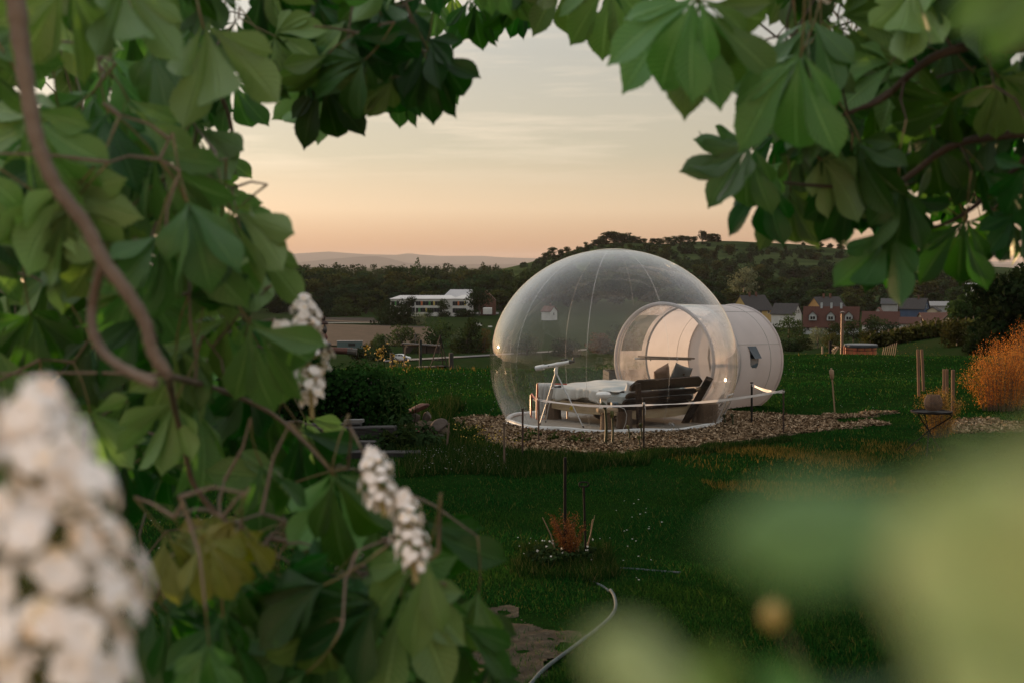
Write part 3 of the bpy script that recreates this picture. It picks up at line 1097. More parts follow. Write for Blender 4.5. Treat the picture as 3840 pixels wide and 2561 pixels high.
bush(2250, 1325, 50, 380, 'warm', 'brown bush seen through the dome behind the chest', 70)
bush(2345, 1325, 60, 370, 'dark', 'dark bush seen through the dome beside the tunnel', 100)
bush(1560, 1330, 18, 400, 'mid', 'small bush in front of the brown shed', 34)
bush(1350, 1340, 40, 360, 'dark', 'dark scrub below the teal trailer', 30, 0, 'scrub', 'scrub')
bush(1420, 1345, 50, 370, 'dark', 'dark scrub beside the white car', 36, 0, 'scrub', 'scrub')
# village greenery
for u, v, r_, d, k, lab, h in (
        (2872, 1216, 40, 500, 'mid', 'round green tree covering the left of the slate roofed house', 76), (2957, 1266, 42, 430, 'mid', 'tall leafy tree in front of the slate roofed house', 92),
        (3000, 1262, 22, 430, 'dark', 'slim dark tree left of the dormer terrace', 66), (2905, 1262, 22, 440, 'dark', 'small dark bush at the edge of the tunnel', 46),
        (3066, 1306, 40, 330, 'pale', 'white flowering hawthorn bush in front of the dormer terrace', 82), (3010, 1312, 34, 320, 'mid', 'green bush left of the flowering hawthorn', 44),
        (2960, 1318, 44, 310, 'dark', 'low dark hedge at the left of the lawn crest', 34), (3118, 1310, 38, 320, 'olive', 'olive bush between the hawthorn and the flue', 56),
        (3130, 1262, 32, 420, 'mid', 'green tree hiding the right of the dormer terrace', 54), (3200, 1282, 42, 400, 'mid', 'tall green bush right of the flue', 80),
        (3262, 1304, 44, 330, 'olive', 'olive bush above the hot tub', 58), (3290, 1256, 48, 440, 'mid', 'wide green bush in front of the low red roof', 62),
        (3345, 1262, 34, 430, 'dark', 'dark bush right of the wide green bush', 50), (3404, 1252, 38, 440, 'mid', 'round bush in front of the small white gable', 46),
        (3362, 1178, 46, 560, 'warm', 'brownish tree in front of the blue gable', 56), (3500, 1240, 42, 430, 'olive', 'olive bush in front of the long brown roof', 40),
        (3602, 1178, 34, 600, 'mid', 'green tree at the right of the pale metal roof', 40), (2900, 1116, 28, 640, 'warm', 'brown tree behind the yellow house', 60),
        (2790, 1090, 50, 640, 'pale', 'pale blossoming tree on the slope above the yellow house', 80), (3060, 1108, 46, 660, 'mid', 'leafy tree on the slope above the orange house', 70)):
    bush(u, v, r_, d, k, lab, h, .06, 'tree' if 'tree' in lab else 'bush', 'village_tree' if 'tree' in lab else 'village_bush')

# bank at the right
bush(3588, 1296, 62, 150, 'olive', 'rounded olive shrub on the grassy bank', 96, 0, dens=2)
bush(3690, 1322, 70, 120, 'dark', 'dark shrub at the foot of the big tree on the bank', 80, 0, dens=2)
bush(3790, 1310, 135, 95, 'dark', 'big dark tree at the right edge of the lawn', 330, .04, 'tree', 'bank_tree', dens=5)
bush(3900, 1300, 120, 110, 'mid', 'leafy tree cut off by the right edge behind the big dark tree', 260, .04, 'tree', 'bank_tree', dens=3)
bush(3650, 1235, 80, 170, 'mid', 'wide green tree behind the olive shrub', 130, .04, 'tree', 'bank_tree', dens=3)
bush(3430, 1262, 46, 200, 'olive', 'low olive shrub among the vines', 30, 0)
for k in range(8):
    a, b = G(3240 + k * 22, 1312 - k * 4), G(3470 + k * 30, 1255 - k * 1.5)
    root = thing('vine_row', a, ORD[k] + ' vine row of the bank, counted from the hot tub upwards', 'vines', 'vine rows on the bank')
    r = np.random.default_rng(k)
    n = 420
    t = r.random(n)[:, None]
    P = np.array(a) * (1 - t) + np.array(b) * t
    P[:, 2] = height(P[:, 0], P[:, 1]) + r.uniform(.2, 1.5, n)
    P[:, :2] += r.normal(0, .28, (n, 2))
    link('foliage', np_mesh('foliage', leaf_quads(P, r.normal(0, 1, (n, 3)), .5, r, .7), 4), MF['olive'], root)
    for q in range(5):
        p = a.lerp(b, (q + .5) / 5)
        z = hz(p.x, p.y)
        MB().tube([(p.x, p.y, z - .2), (p.x, p.y, z + 1.8)], .05, 5).build('stake', M_BARK_FAR, root)

# ---- teal trailer, shed, car, caravan
M_TEAL = mk('faded_teal_paint', (.075, .12, .115), (.06, .09, .09), scale=1.5, rough=.7, stretch=(6, 1, .6))
c = W(1312, 1312, 419)
tr = thing('site_trailer', c, 'teal site trailer with a dark window beside the ploughed field', 'trailer', rz=R(4))
px = 419 / FPX
MB().box((0, 0, 1.45), (7.4, 2.4, 2.2), bev=.06).build('body', M_TEAL, tr, keep=False)
MB().box((0, 0, 2.62), (7.6, 2.6, .14)).build('roof', M_ROOF['pale'], tr, keep=False)
f = MB().box((.6, -1.22, 1.6), (2.1, .06, .9)).build('window', mk('dark_frame', (.04, .04, .04)), tr, keep=False)
MB().box((.6, -1.26, 1.6), (1.9, .04, .7)).build('pane', M_GLASS_FAR, f, keep=False)
for sgn in (-1, 1):
    MB().lathe([(.38, -.12), (.38, .12)], (sgn * 2.4, -1.1, .36), 12, Matrix.Rotation(math.pi / 2, 3, 'X')).build('wheel', M_BARK_FAR, tr, keep=False)

c = W(1577, 1324, 402)
sh = thing('garden_shed', c, 'low brown shed with a flat dark roof behind the tripod', 'shed', rz=R(-3))
M_SHED = mk('shed_boards', (.055, .035, .024), (.035, .024, .018), scale=1.2, rough=.9, stretch=(8, 1, .5))
MB().box((-1.6, 1.5, 1.1), (6.5, 3, 2.2)).build('wall', M_SHED, sh, keep=False)
MB().box((3.6, 1.7, .95), (3.6, 2.6, 1.9)).build('lean_to', M_SHED, sh, keep=False)
MB().box((0, 1.2, 2.4), (10.8, 4.2, .22), Matrix.Rotation(R(3), 3, 'Y')).build('roof', M_ROOF['dark'], sh, keep=False)
MB().box((-2.6, -.05, 1.0), (1.0, .1, 1.9)).build('door', mk('shed_door', (.03, .022, .016)), sh, keep=False)
MB().tube([(-4.9, -.6, 0), (-4.9, -.6, 2.4)], .09, 6).build('post', M_SHED, sh, keep=False)


def car(c, rz, label):
    root = thing('parked_car', c, label, 'car', rz=rz)
    pw = mk('white_car_paint', (.62, .61, .60), rough=.3, spec=.5)
    gl = mk('car_glass', (.015, .016, .018), rough=.08, spec=.6)
    rub = mk('car_rubber', (.015, .015, .015), rough=.8)
    # side outline of the estate body (x along the car, rear at -)
    low = [(-2.25, .35), (-2.3, .62), (-2.22, .95), (-1.7, 1.0), (.75, .98), (1.75, .86), (2.2, .68), (2.28, .45), (2.2, .28), (-2.15, .28)]
    m = MB()
    for w, off in ((.90, 0),):
        vs = [(x, -w if z > .3 else -w * .96, z) for x, z in low] + [(x, w if z > .3 else w * .96, z) for x, z in low]
        n = len(low)
        m.add(vs, [tuple(range(n - 1, -1, -1)), tuple(range(n, 2 * n))] + [(i, (i + 1) % n, (i + 1) % n + n, i + n) for i in range(n)])
    m.build('body', pw, root, keep=False)
    m = MB()
    cab = [(-2.1, .98), (-1.85, 1.42), (-1.2, 1.53), (-.1, 1.55), (.35, 1.46), (1.05, .97)]
    vs = [(x, -(.86 - .16 * (z - .97) / .58), z) for x, z in cab] + [(x, (.86 - .16 * (z - .97) / .58), z) for x, z in cab]
    n = len(cab)
    m.add(vs, [tuple(range(n - 1, -1, -1)), tuple(range(n, 2 * n))] + [(i, (i + 1) % n, (i + 1) % n + n, i + n) for i in range(n)])
    m.build('cabin', pw, root, keep=False)
    for pts in ([(-1.78, 1.04), (-1.62, 1.36), (-1.05, 1.43), (-1.0, 1.04)], [(-.93, 1.04), (-.98, 1.43), (-.12, 1.46), (-.1, 1.04)], [(-.03, 1.04), (-.05, 1.46), (.28, 1.39), (.78, 1.04)]):
        for sg in (-1, 1):
            q = [(x, sg * (.868 - .16 * (z - .97) / .58), z) for x, z in pts]
            MB().poly(q, .015, (0, 1, .28 * sg)).build('window', gl, root, keep=False)
    MB().poly([(-2.04, -.7, 1.06), (-2.04, .7, 1.06), (-1.86, .62, 1.4), (-1.86, -.62, 1.4)], .02, (-1, 0, .4)).build('rear_window', gl, root, keep=False)
    for x in (-1.4, 1.4):
        for sg in (-1, 1):
            w = MB().lathe([(.33, -.11), (.34, -.05), (.34, .05), (.33, .11)], (x, sg * .82, .33), 16, Matrix.Rotation(math.pi / 2, 3, 'X')).build('wheel', rub, root, smooth=True, keep=False)
            MB().lathe([(.20, -.01), (.19, .01)], (x, sg * .94, .33), 12, Matrix.Rotation(math.pi / 2, 3, 'X')).build('rim', mk('alloy', (.3, .3, .3), rough=.4, metal=.8) if 'alloy' not in bpy.data.materials else bpy.data.materials['alloy'], w, keep=False)
    for sg in (-1, 1):
        MB().box((-2.27, sg * .68, .82), (.10, .34, .16)).build('tail_light', mk('red_lens', (.35, .02, .02), rough=.3), root, keep=False)
        MB().box((2.16, sg * .62, .70), (.14, .36, .12)).build('headlight', mk('clear_lens', (.5, .5, .5), rough=.2), root, keep=False)
    return root


c = W(1507, 1355, 368)
c.z = max(c.z, hz(c.x, c.y) + .3)
car(c, R(-12), 'white estate car parked where the valley road begins')
for u, v, s, lab in ((1796, 1227, 1.0, 'small white trailer on the meadow behind the bushes, nearest the dome'), (1838, 1233, .7, 'tiny white box trailer at the left rim of the dome')):
    c = W(u, v, 575)
    t_ = thing('white_trailer', c, lab, 'trailer', rz=.2)
    MB().box((0, 0, .95 * s), (2.3 * s, 1.4 * s, 1.1 * s), bev=.08).build('body', M_SCH, t_, keep=False)
    for sgn in (-1, 1):
        MB().lathe([(.3 * s, -.08), (.3 * s, .08)], (sgn * .5 * s, -.6 * s, .3 * s), 10, Matrix.Rotation(math.pi / 2, 3, 'X')).build('wheel', M_BARK_FAR, t_, keep=False)

# ------------------------------------------------------------------ evening haze in the valley air
hz_me = bpy.data.meshes.new('haze')
bm = bmesh.new()
bmesh.ops.create_cube(bm, size=1.0)
bm.to_mesh(hz_me)
bm.free()
haze = bpy.data.objects.new('haze', hz_me)
COL.objects.link(haze)
haze.scale = (96000, 96000, 440)
haze.location = (0, 0, -28 + 220)
hm = bpy.data.materials.new('evening_haze')
hm.use_nodes = True
hn = hm.node_tree.nodes
hn.clear()
ho, hv = hn.new('ShaderNodeOutputMaterial'), hn.new('ShaderNodeVolumePrincipled')
hv.inputs['Color'].default_value = (.78, .73, .72, 1)
hv.inputs['Density'].default_value = 1.9e-5
hv.inputs['Anisotropy'].default_value = .0
hm.node_tree.links.new(hv.outputs[0], ho.inputs['Volume'])
hz_me.materials.append(hm)
tag(haze, kind='stuff')

# ------------------------------------------------------------------ clear bubble tent
DC = Vector((1.637, 22.95, .95))
DA, DZ = 2.0, 1.83
TD = Vector((.616, .788, 0)).normalized()          # direction of the tunnel
TN = Vector((TD.y, -TD.x, 0))                      # its right hand side, towards the camera
TR = .97


def film(name, haze_=.012, tint=(.93, .945, .95), r0=.034, rough=.015, milk=(.75, .72, .70)):
    """Thin clear plastic: sees through face on, mirrors towards its rim, a little milky."""
    m = bpy.data.materials.new(name)
    m.use_nodes = True
    N, L = m.node_tree.nodes, m.node_tree.links
    N.clear()
    out = N.new('ShaderNodeOutputMaterial')
    lw = N.new('ShaderNodeLayerWeight'); lw.inputs['Blend'].default_value = .5
    pw = N.new('ShaderNodeMath'); pw.operation = 'POWER'; pw.inputs[1].default_value = 3.6
    L.new(lw.outputs['Facing'], pw.inputs[0])
    ma = N.new('ShaderNodeMath'); ma.operation = 'MULTIPLY_ADD'; ma.inputs[1].default_value = .92 - r0; ma.inputs[2].default_value = r0
    L.new(pw.outputs[0], ma.inputs[0])
    tr = N.new('ShaderNodeBsdfTransparent'); tr.inputs[0].default_value = (*tint, 1)
    gl = N.new('ShaderNodeBsdfGlossy'); gl.inputs['Roughness'].default_value = rough
    gl.inputs['Color'].default_value = (.95, .95, .95, 1)
    df = N.new('ShaderNodeBsdfDiffuse'); df.inputs[0].default_value = (*milk, 1)
    tl = N.new('ShaderNodeBsdfTranslucent'); tl.inputs[0].default_value = (*milk, 1)
    mk_ = N.new('ShaderNodeMixShader'); L.new(df.outputs[0], mk_.inputs[1]); L.new(tl.outputs[0], mk_.inputs[2])
    co = N.new('ShaderNodeTexCoord')
    nz = N.new('ShaderNodeTexNoise'); nz.inputs['Scale'].default_value = 2.4; nz.inputs['Detail'].default_value = 7
    L.new(co.outputs['Object'], nz.inputs['Vector'])
    mr = N.new('ShaderNodeMapRange'); mr.inputs['From Min'].default_value = .3; mr.inputs['From Max'].default_value = .75
    mr.inputs['To Min'].default_value = haze_ * .5; mr.inputs['To Max'].default_value = haze_ * 1.6
    L.new(nz.outputs[0], mr.inputs[0])
    m1 = N.new('ShaderNodeMixShader')
    L.new(mr.outputs[0], m1.inputs[0]); L.new(tr.outputs[0], m1.inputs[1]); L.new(mk_.outputs[0], m1.inputs[2])
    m2 = N.new('ShaderNodeMixShader')
    L.new(ma.outputs[0], m2.inputs[0]); L.new(m1.outputs[0], m2.inputs[1]); L.new(gl.outputs[0], m2.inputs[2])
    bn = N.new('ShaderNodeTexNoise'); bn.inputs['Scale'].default_value = 1.6; bn.inputs['Detail'].default_value = 3
    L.new(co.outputs['Object'], bn.inputs['Vector'])
    bp = N.new('ShaderNodeBump'); bp.inputs['Strength'].default_value = .22; bp.inputs['Distance'].default_value = .05
    L.new(bn.outputs[0], bp.inputs['Height']); L.new(bp.outputs[0], gl.inputs['Normal'])
    L.new(m2.outputs[0], out.inputs['Surface'])
    return m


def membrane(name, c=(.60, .565, .565), tl=.45):
    m = mk(name, c, tuple(x * .93 for x in c), scale=3, rough=.5, spec=.3, translucent=tl, bump=.05, bscale=3)
    return m


M_FILM = film('clear_film')
M_SEAM = film('welded_seam', .15, r0=.10, rough=.10)
M_FILM2 = film('tunnel_window_film', .12)
M_WHITE = membrane('white_membrane')
M_SEMI = film('milky_film', .50, tint=(.95, .95, .95), r0=.05, rough=.1, milk=(.66, .61, .61))
M_RING = mk('grey_piping', (.42, .40, .39), (.34, .33, .32), rough=.5)
M_WELT = mk('white_pvc', (.68, .67, .66), (.55, .54, .52), rough=.5, scale=6)

tent = thing('bubble_tent', (DC.x, DC.y, 0), 'clear inflatable bubble tent with a white tunnel entrance on wood chips', 'bubble tent')


def dome_p(az, ph, k=1.0):
    """az measured from the camera side, to the right positive; ph 0 at the top."""
    return Vector((DC.x + DA * k * math.sin(ph) * math.sin(az), DC.y - DA * k * math.sin(ph) * math.cos(az), DC.z + DZ * k * math.cos(ph)))


def in_tunnel(p, r=TR):
    q = p - DC
    t = q.dot(TD)
    return t > 0 and math.hypot(q.dot(TN), p.z - .88) < r


PH1 = math.acos(-DC.z / DZ)
PH0 = .13
NG = 10
for g in range(NG):
    a0 = R(-15.5 + 36 * g)
    m, cols, rows_ = MB(), 14, 40
    P = [[dome_p(a0 + R(36) * j / cols, PH0 + (PH1 - PH0) * i / rows_) for j in range(cols + 1)] for i in range(rows_ + 1)]
    idx = {}
    vs, fs = [], []
    for i in range(rows_ + 1):
        for j in range(cols + 1):
            vs.append(P[i][j])
    for i in range(rows_):
        for j in range(cols):
            c = (P[i][j] + P[i + 1][j + 1]) / 2
            if in_tunnel(c, TR - .04):
                continue
            a = i * (cols + 1) + j
            fs.append((a, a + cols + 1, a + cols + 2, a + 1))
    me = bpy.data.meshes.new('panel')
    me.from_pydata(vs, [], fs)
    link('panel', me, M_FILM, tent, smooth=True)
    # seam: a flat overlap strip just outside the film
    q = []
    for i in range(rows_ + 1):
        ph = PH0 + (PH1 - PH0) * i / rows_
        w = .0055 / max(DA * math.sin(ph), .2)
        q.append([dome_p(a0 - w, ph, 1.0022), dome_p(a0 + w, ph, 1.0022)])
    keep = [i for i in range(rows_ + 1) if not in_tunnel(q[i][0], TR + .01)]
    if len(keep) > 3:
        run = keep if keep == list(range(keep[0], keep[-1] + 1)) else [i for i in keep if i < rows_ * .5]
        link('seam', grid_mesh('seam', [[tuple(p) for p in q[i]] for i in run]), M_SEAM, tent, smooth=True)
capm = [[tuple(dome_p(2 * math.pi * j / 28, PH0 * 1.12 * max(i, .01) / 4, 1.003)) for j in range(28)] for i in range(5)]
link('cap', grid_mesh('cap', capm, True), film('cap_film', .10, r0=.10), tent, smooth=True)
rb = DA * math.sin(PH1)
MB().tube([(DC.x + rb * math.sin(a), DC.y - rb * math.cos(a), .03 + .012 * math.sin(a * 9)) for a in np.linspace(0, 2 * math.pi, 73)], .038, 8).build('base_welt', M_WELT, tent, smooth=True)
sk = []
for k, (rr, zz) in enumerate(((rb - .02, .05), (rb + .03, .03), (rb + .065, .012))):
    sk.append([(DC.x + (rr + (.03 * math.sin(a * 13) + .02 * math.sin(a * 29)) * (k == 2)) * math.sin(a), DC.y - (rr + (.03 * math.sin(a * 13)) * (k == 2)) * math.cos(a), zz) for a in np.linspace(0, 2 * math.pi, 145)[:-1]])
link('base_skirt', grid_mesh('base_skirt', sk, True), M_WELT, tent, smooth=True)
m = MB().lathe([(.02, .0), (rb - .03, .0), (rb - .03, .018), (.02, .018)], (DC.x, DC.y, .004), 72)
m.build('floor', mk('beige_groundsheet', (.22, .19, .155), (.16, .14, .115), scale=1.6, rough=.6, bump=.2, bscale=3, dirt=((.13, .11, .085), 2.5, .7)), tent)
# small vent panel low on the right of the dome
q = [dome_p(R(62), PH1 - .06, 1.004), dome_p(R(72), PH1 - .06, 1.004), dome_p(R(72), PH1 - .30, 1.004), dome_p(R(62), PH1 - .30, 1.004)]
MB().poly(q, .006, (q[0] - DC)).build('vent_panel', M_FILM2, tent)
ed = MB()
for i in range(4):
    ed.tube([q[i], q[(i + 1) % 4]], .010, 6)
ed.build('vent_frame', M_RING, tent, smooth=True)


def tun(t, fi, r=TR):
    ax = DC + TD * t
    zc = .90 - .035 * (t - 1.5)
    c, s = math.cos(fi), math.sin(fi)
    return Vector((ax.x + TN.x * r * c, ax.y + TN.y * r * c, zc + r * s))


def tube_patch(name, t0, t1, f0, f1, mat, nt=10, nf=40, skip=None, r=TR, parent=None):
    vs = [tun(t0 + (t1 - t0) * i / nt, f0 + (f1 - f0) * j / nf, r) for i in range(nt + 1) for j in range(nf + 1)]
    fs = []
    for i in range(nt):
        for j in range(nf):
            t, f = t0 + (t1 - t0) * (i + .5) / nt, f0 + (f1 - f0) * (j + .5) / nf
            if skip and skip(t, f):
                continue
            a = i * (nf + 1) + j
            fs.append((a, a + 1, a + nf + 2, a + nf + 1))
    me = bpy.data.meshes.new(name)
    me.from_pydata([tuple(p) for p in vs], [], fs)
    return link(name, me, mat, parent or tent, smooth=True)


T0, T1, T2 = 1.52, 2.46, 3.97
WIN = (1.68, 2.34, R(128), R(172))
tube_patch('tunnel_wall', T0, T1, R(-90), R(270), M_SEMI, 60, 180, lambda t, f: WIN[0] < t < WIN[1] and WIN[2] < f < WIN[3])
tube_patch('window_pane', WIN[0], WIN[1], WIN[2], WIN[3], M_FILM2, 6, 12, r=TR + .002)
OV = (2.95, R(4))
tube_patch('tunnel_wall', T1, T2, R(-90), R(270), M_WHITE, 80, 220, lambda t, f: ((t - OV[0]) / .155) ** 4 + ((f - OV[1]) * TR / .17) ** 4 < 1)
fl = []
for k in range(24):
    a = 2 * math.pi * k / 24
    fl.append(tun(OV[0] + .16 * math.copysign(abs(math.cos(a)) ** .6, math.cos(a)), OV[1] + .175 / TR * math.copysign(abs(math.sin(a)) ** .6, math.sin(a)), TR - .01))
MB().poly(fl, .006, TN).build('porthole', mk('blue_grey_window', (.10, .13, .16), (.07, .09, .11), rough=.15, spec=.6), tent)
flap = [tun(OV[0] - .20, OV[1] + .21, TR + .008), tun(OV[0] + .10, OV[1] + .21, TR + .008), tun(OV[0] + .17, OV[1] - .01, TR + .05), tun(OV[0] - .10, OV[1] - .01, TR + .06)]
MB().poly(flap, .006, TN).build('porthole_flap', mk('dark_blue_flap', (.05, .07, .09), rough=.5), tent)


def hoop(name, t, r, rad_, mat, f0=-90, f1=270, n=64):
    return MB().tube([tun(t, R(f0 + (f1 - f0) * i / n), r) for i in range(n + 1)], rad_, 8).build(name, mat, tent, smooth=True)


hoop('entrance_ring', T0, TR, .032, M_WHITE)
hoop('entrance_ring', T0 + .07, TR - .015, .012, M_RING)
hoop('hoop', T1, TR - .02, .022, M_RING)
hoop('end_ring', T2, TR + .004, .028, M_WHITE)
hoop('seam_ring', T2 - .42, TR + .003, .006, M_RING, -40, 220)
for f in (18, 62, 118):
    MB().tube([tun(T1 + (T2 - T1) * i / 8, R(f), TR + .003) for i in range(9)], .005, 5).build('seam', M_RING, tent)
# end wall with its zipped door
ew = [[tuple(tun(T2 - .02, 2 * math.pi * j / 48, max(TR * i / 5, .005))) for j in range(48)] for i in range(6)]
link('end_wall', grid_mesh('end_wall', ew, True), M_WHITE, tent, smooth=True)
MB().tube([tun(T2 - .06, R(f), TR * k) for f, k in ((-68, .92), (-58, .70), (-20, .52), (0, .52), (35, .60), (62, .70), (90, .70), (118, .70), (145, .60), (180, .52), (200, .52), (238, .70), (248, .92))], .020, 8).build('door_zip', M_RING, tent, smooth=True)
# inner door frame at the dome end, with its handle bar
MB().tube([tun(T1 + .03, R(f), TR * k) for f, k in ((-72, .92), (-60, .78), (-25, .62), (10, .64), (45, .74), (70, .80), (90, .80))], .022, 8).build('inner_door_frame', M_RING, tent, smooth=True)
a = W(2405, 1337, 24.15); b = W(2592, 1343, 24.75)
shelf = thing('tunnel_shelf', (a + b) / 2, 'plank shelf on a grey rail inside the tunnel entrance', 'shelf')
MB().beam(a, b, .20, .028, bev=.004).build('board', mk('weathered_plank', (.16, .11, .075), (.10, .07, .05), scale=3, rough=.8, stretch=(1, 1, 8)), shelf)
MB().tube([W(2378, 1344, 24.15), W(2590, 1348, 24.7)], .014, 6).build('rail', M_RING, shelf)
for u in (2440, 2540):
    MB().tube([W(u, 1341, 24.4), W(u, 1352, 24.4)], .012, 6).build('bracket', M_RING, shelf)

# ------------------------------------------------------------------ bed
BH = Vector((1.72, 21.75, 0))
BW = Vector((.788, .616, 0))
BL = Vector((-.616, .788, 0))


def bp(a, b, z):
    return BH + BW * a + BL * b + Vector((0, 0, z))


BROT = Matrix((BW, BL, Vector((0, 0, 1)))).transposed()
M_LOG = mk('peeled_log', (.11, .066, .038), (.065, .040, .024), scale=4, rough=.85, stretch=(3, 3, .5), bump=.5, bscale=14)
M_LOGEND = mk('cut_log_end', (.30, .22, .14), (.22, .15, .09), scale=9, rough=.85)
M_SLAB = mk('waxed_slab', (.33, .25, .15), (.26, .18, .10), scale=2.5, rough=.45, stretch=(1, 1, 7), bump=.15, bscale=8)
M_DARKW = mk('dark_stained_board', (.026, .012, .007), (.013, .007, .004), scale=3, rough=.75, spec=.15, stretch=(1, 1, 9), bump=.25, bscale=12)
bed = thing('bed', BH, 'wooden bed of dark boards on log stumps inside the clear dome', 'bed')


def log(c, r, h, name, parent, mats, seed=0, n=22):
    rr = np.random.default_rng(seed)
    ph = rr.uniform(0, 6.28, 4)
    j = lambda a, z: .07 * math.sin(2 * a + ph[0]) + .05 * math.sin(5 * a + ph[1]) + .025 * math.sin(11 * a + ph[2])
    m = MB().lathe([(r * 1.10, 0), (r * 1.03, h * .12), (r * .97, h * .5), (r, h * .95), (r * .96, h)], c, n, None, j)
    o = m.build(name, mats, parent, smooth=True)
    return o


for i, (a, b) in enumerate(((.02, .02), (1.58, .02), (.04, 1.76), (1.56, 1.78))):
    log(bp(a, b, .0), .125, .315, 'leg', bed, M_LOG, i)


def slab(p0, p1, z0, z1, bow, t, name):
    """Plank on edge between two bed points with a naturally bowed lower edge."""
    n = 14
    d = (p1 - p0)
    nn = Vector((-d.y, d.x, 0)).normalized() * t / 2
    vs = []
    for i in range(n + 1):
        s = i / n
        p = p0 + d * s
        zb = z0 - bow * math.sin(math.pi * s) + .008 * math.sin(9 * s)
        for off, z in ((-1, zb), (1, zb), (1, z1), (-1, z1)):
            vs.append(p + nn * off + Vector((0, 0, z)))
    fs = [(3, 2, 1, 0), (n * 4, n * 4 + 1, n * 4 + 2, n * 4 + 3)]
    for i in range(n):
        for k in range(4):
            a, b = i * 4 + k, i * 4 + (k + 1) % 4
            fs.append((a, b, b + 4, a + 4))
    return MB().add(vs, fs).build(name, M_SLAB, bed)


slab(bp(-.02, -.02, 0), bp(-.02, 1.98, 0), .215, .355, .03, .045, 'side_rail')
slab(bp(1.62, -.02, 0), bp(1.62, 1.98, 0), .215, .355, .02, .045, 'side_rail')
slab(bp(.06, -.03, 0), bp(1.56, -.03, 0), .175, .345, .025, .045, 'head_rail')
slab(bp(.01, 1.96, 0), bp(1.60, 1.96, 0), .215, .35, .02, .045, 'foot_rail')
MB().box(bp(.8, 1.0, .325), (1.52, 1.84, .03), BROT).build('slat_base', M_SLAB, bed)


def lean(z):
    return -.06 - (z - .3) * .46


for k, (zc, hh, a0, a1) in enumerate(((.70, .175, -.09, 1.44), (.545, .085, -.11, 1.37), (.447, .075, -.13, 1.33), (.352, .105, -.20, 1.28))):
    t = .035
    up = Vector((0, 0, 1)) + BL * -.46
    up.normalize()
    nn = BW.cross(up).normalized() * t / 2
    c = .10 if k == 0 else .035
    o = [(a0, -hh / 2), (a1, -hh / 2), (a1, hh / 2 - c * .7), (a1 - c, hh / 2), (a0 + c * 1.6, hh / 2), (a0, hh / 2 - c * 1.0)]
    if k == 0:
        o = [(a0 + .02, -hh / 2), (a1 - .03, -hh / 2), (a1, hh / 2 - c * .8), (a1 - c, hh / 2), (a0 + c * 1.2, hh / 2), (a0, hh / 2 - c)]
    cen = bp(0, lean(zc), zc)
    vs = [cen + BW * x + up * y + nn * s for s in (-1, 1) for x, y in o]
    n = len(o)
    MB().add(vs, [tuple(range(n - 1, -1, -1)), tuple(range(n, 2 * n))] + [(i, (i + 1) % n, (i + 1) % n + n, i + n) for i in range(n)]).build('headboard_slat', M_DARKW, bed)
MB().beam(bp(.02, -.33, .0), bp(-.02, -.33, .74), .085, .06, BL, .008).build('headboard_post', M_DARKW, bed)
MB().beam(bp(1.30, .0, .0), bp(1.50, -.36, .76), .12, .06, BL, .008).build('headboard_post', M_DARKW, bed)
MB().beam(bp(1.44, -.32, .62), bp(1.52, .05, .50), .05, .05, (0, 0, 1), .006).build('brace', M_DARKW, bed)

M_SHEET = mk('grey_sheet', (.34, .36, .35), (.28, .30, .29), scale=2, rough=.9)
M_SPREAD = mk('cream_bedspread', (.56, .53, .49), (.48, .46, .42), scale=3, rough=.95, spec=.05, bump=.5, bscale=60)
M_LINEN = mk('white_linen', (.60, .58, .55), (.54, .52, .50), scale=3, rough=.9, spec=.05)
mt = MB().box(bp(.8, .98, .45), (1.54, 1.92, .20), BROT, .05).build('mattress', M_SHEET, smooth=True)
tag(mt, 'grey covered mattress lying on the log bed', 'mattress')


def drape(name, a0, a1, b0, b1, ztop, hang, mat, label, cat, na=60, nb=70, seed=3, amp=.018):
    """Cloth over the bed with rumples, hanging down past its left edge."""
    r = np.random.default_rng(seed)
    k = [(r.uniform(3, 13), r.uniform(-9, 9), r.uniform(0, 6.28), r.uniform(.25, 1)) for _ in range(9)]
    P = np.zeros((nb + 1, na + 1, 3))
    for j in range(nb + 1):
        b = b0 + (b1 - b0) * j / nb
        for i in range(na + 1):
            s = (a1 - a0 + hang) * i / na - hang
            w = sum(q[3] * math.sin(q[0] * s + q[1] * b + q[2]) for q in k) * amp / 2.4
            hg = hang * (1 + .18 * math.sin(b * 5.1) + .08 * math.sin(13 * b))
            if s < 0:
                q = -s / hang * hg
                fold = .022 * math.sin(b * 31 + 2 * math.sin(b * 7)) * min(1, q * 6)
                a, z = a0 - .035 - fold - .02 * min(1, q * 8), ztop - max(q - .01, 0) + w * .4
            else:
                a, z = a0 + s, ztop + w + .012 * math.sin(3.2 * s) * math.sin(2.2 * b + 1) - .03 * math.exp(-(s / .05) ** 2)
            P[j, i] = bp(a, b, z)
    o = link(name, grid_mesh(name, P), mat, smooth=True)
    md = o.modifiers.new('thickness', 'SOLIDIFY')
    md.thickness = .012
    return tag(o, label, cat)


drape('bedspread', .0, 1.57, .52, 1.95, .575, .20, M_SPREAD, 'rumpled cream bedspread hanging over the side of the bed', 'bedspread')
drape('duvet', .06, 1.5, .18, .62, .600, .03, mk('grey_duvet', (.30, .33, .33), (.40, .41, .40), scale=4, rough=.9), 'grey white duvet folded back behind the headboard', 'duvet', 40, 30, 8, .03)


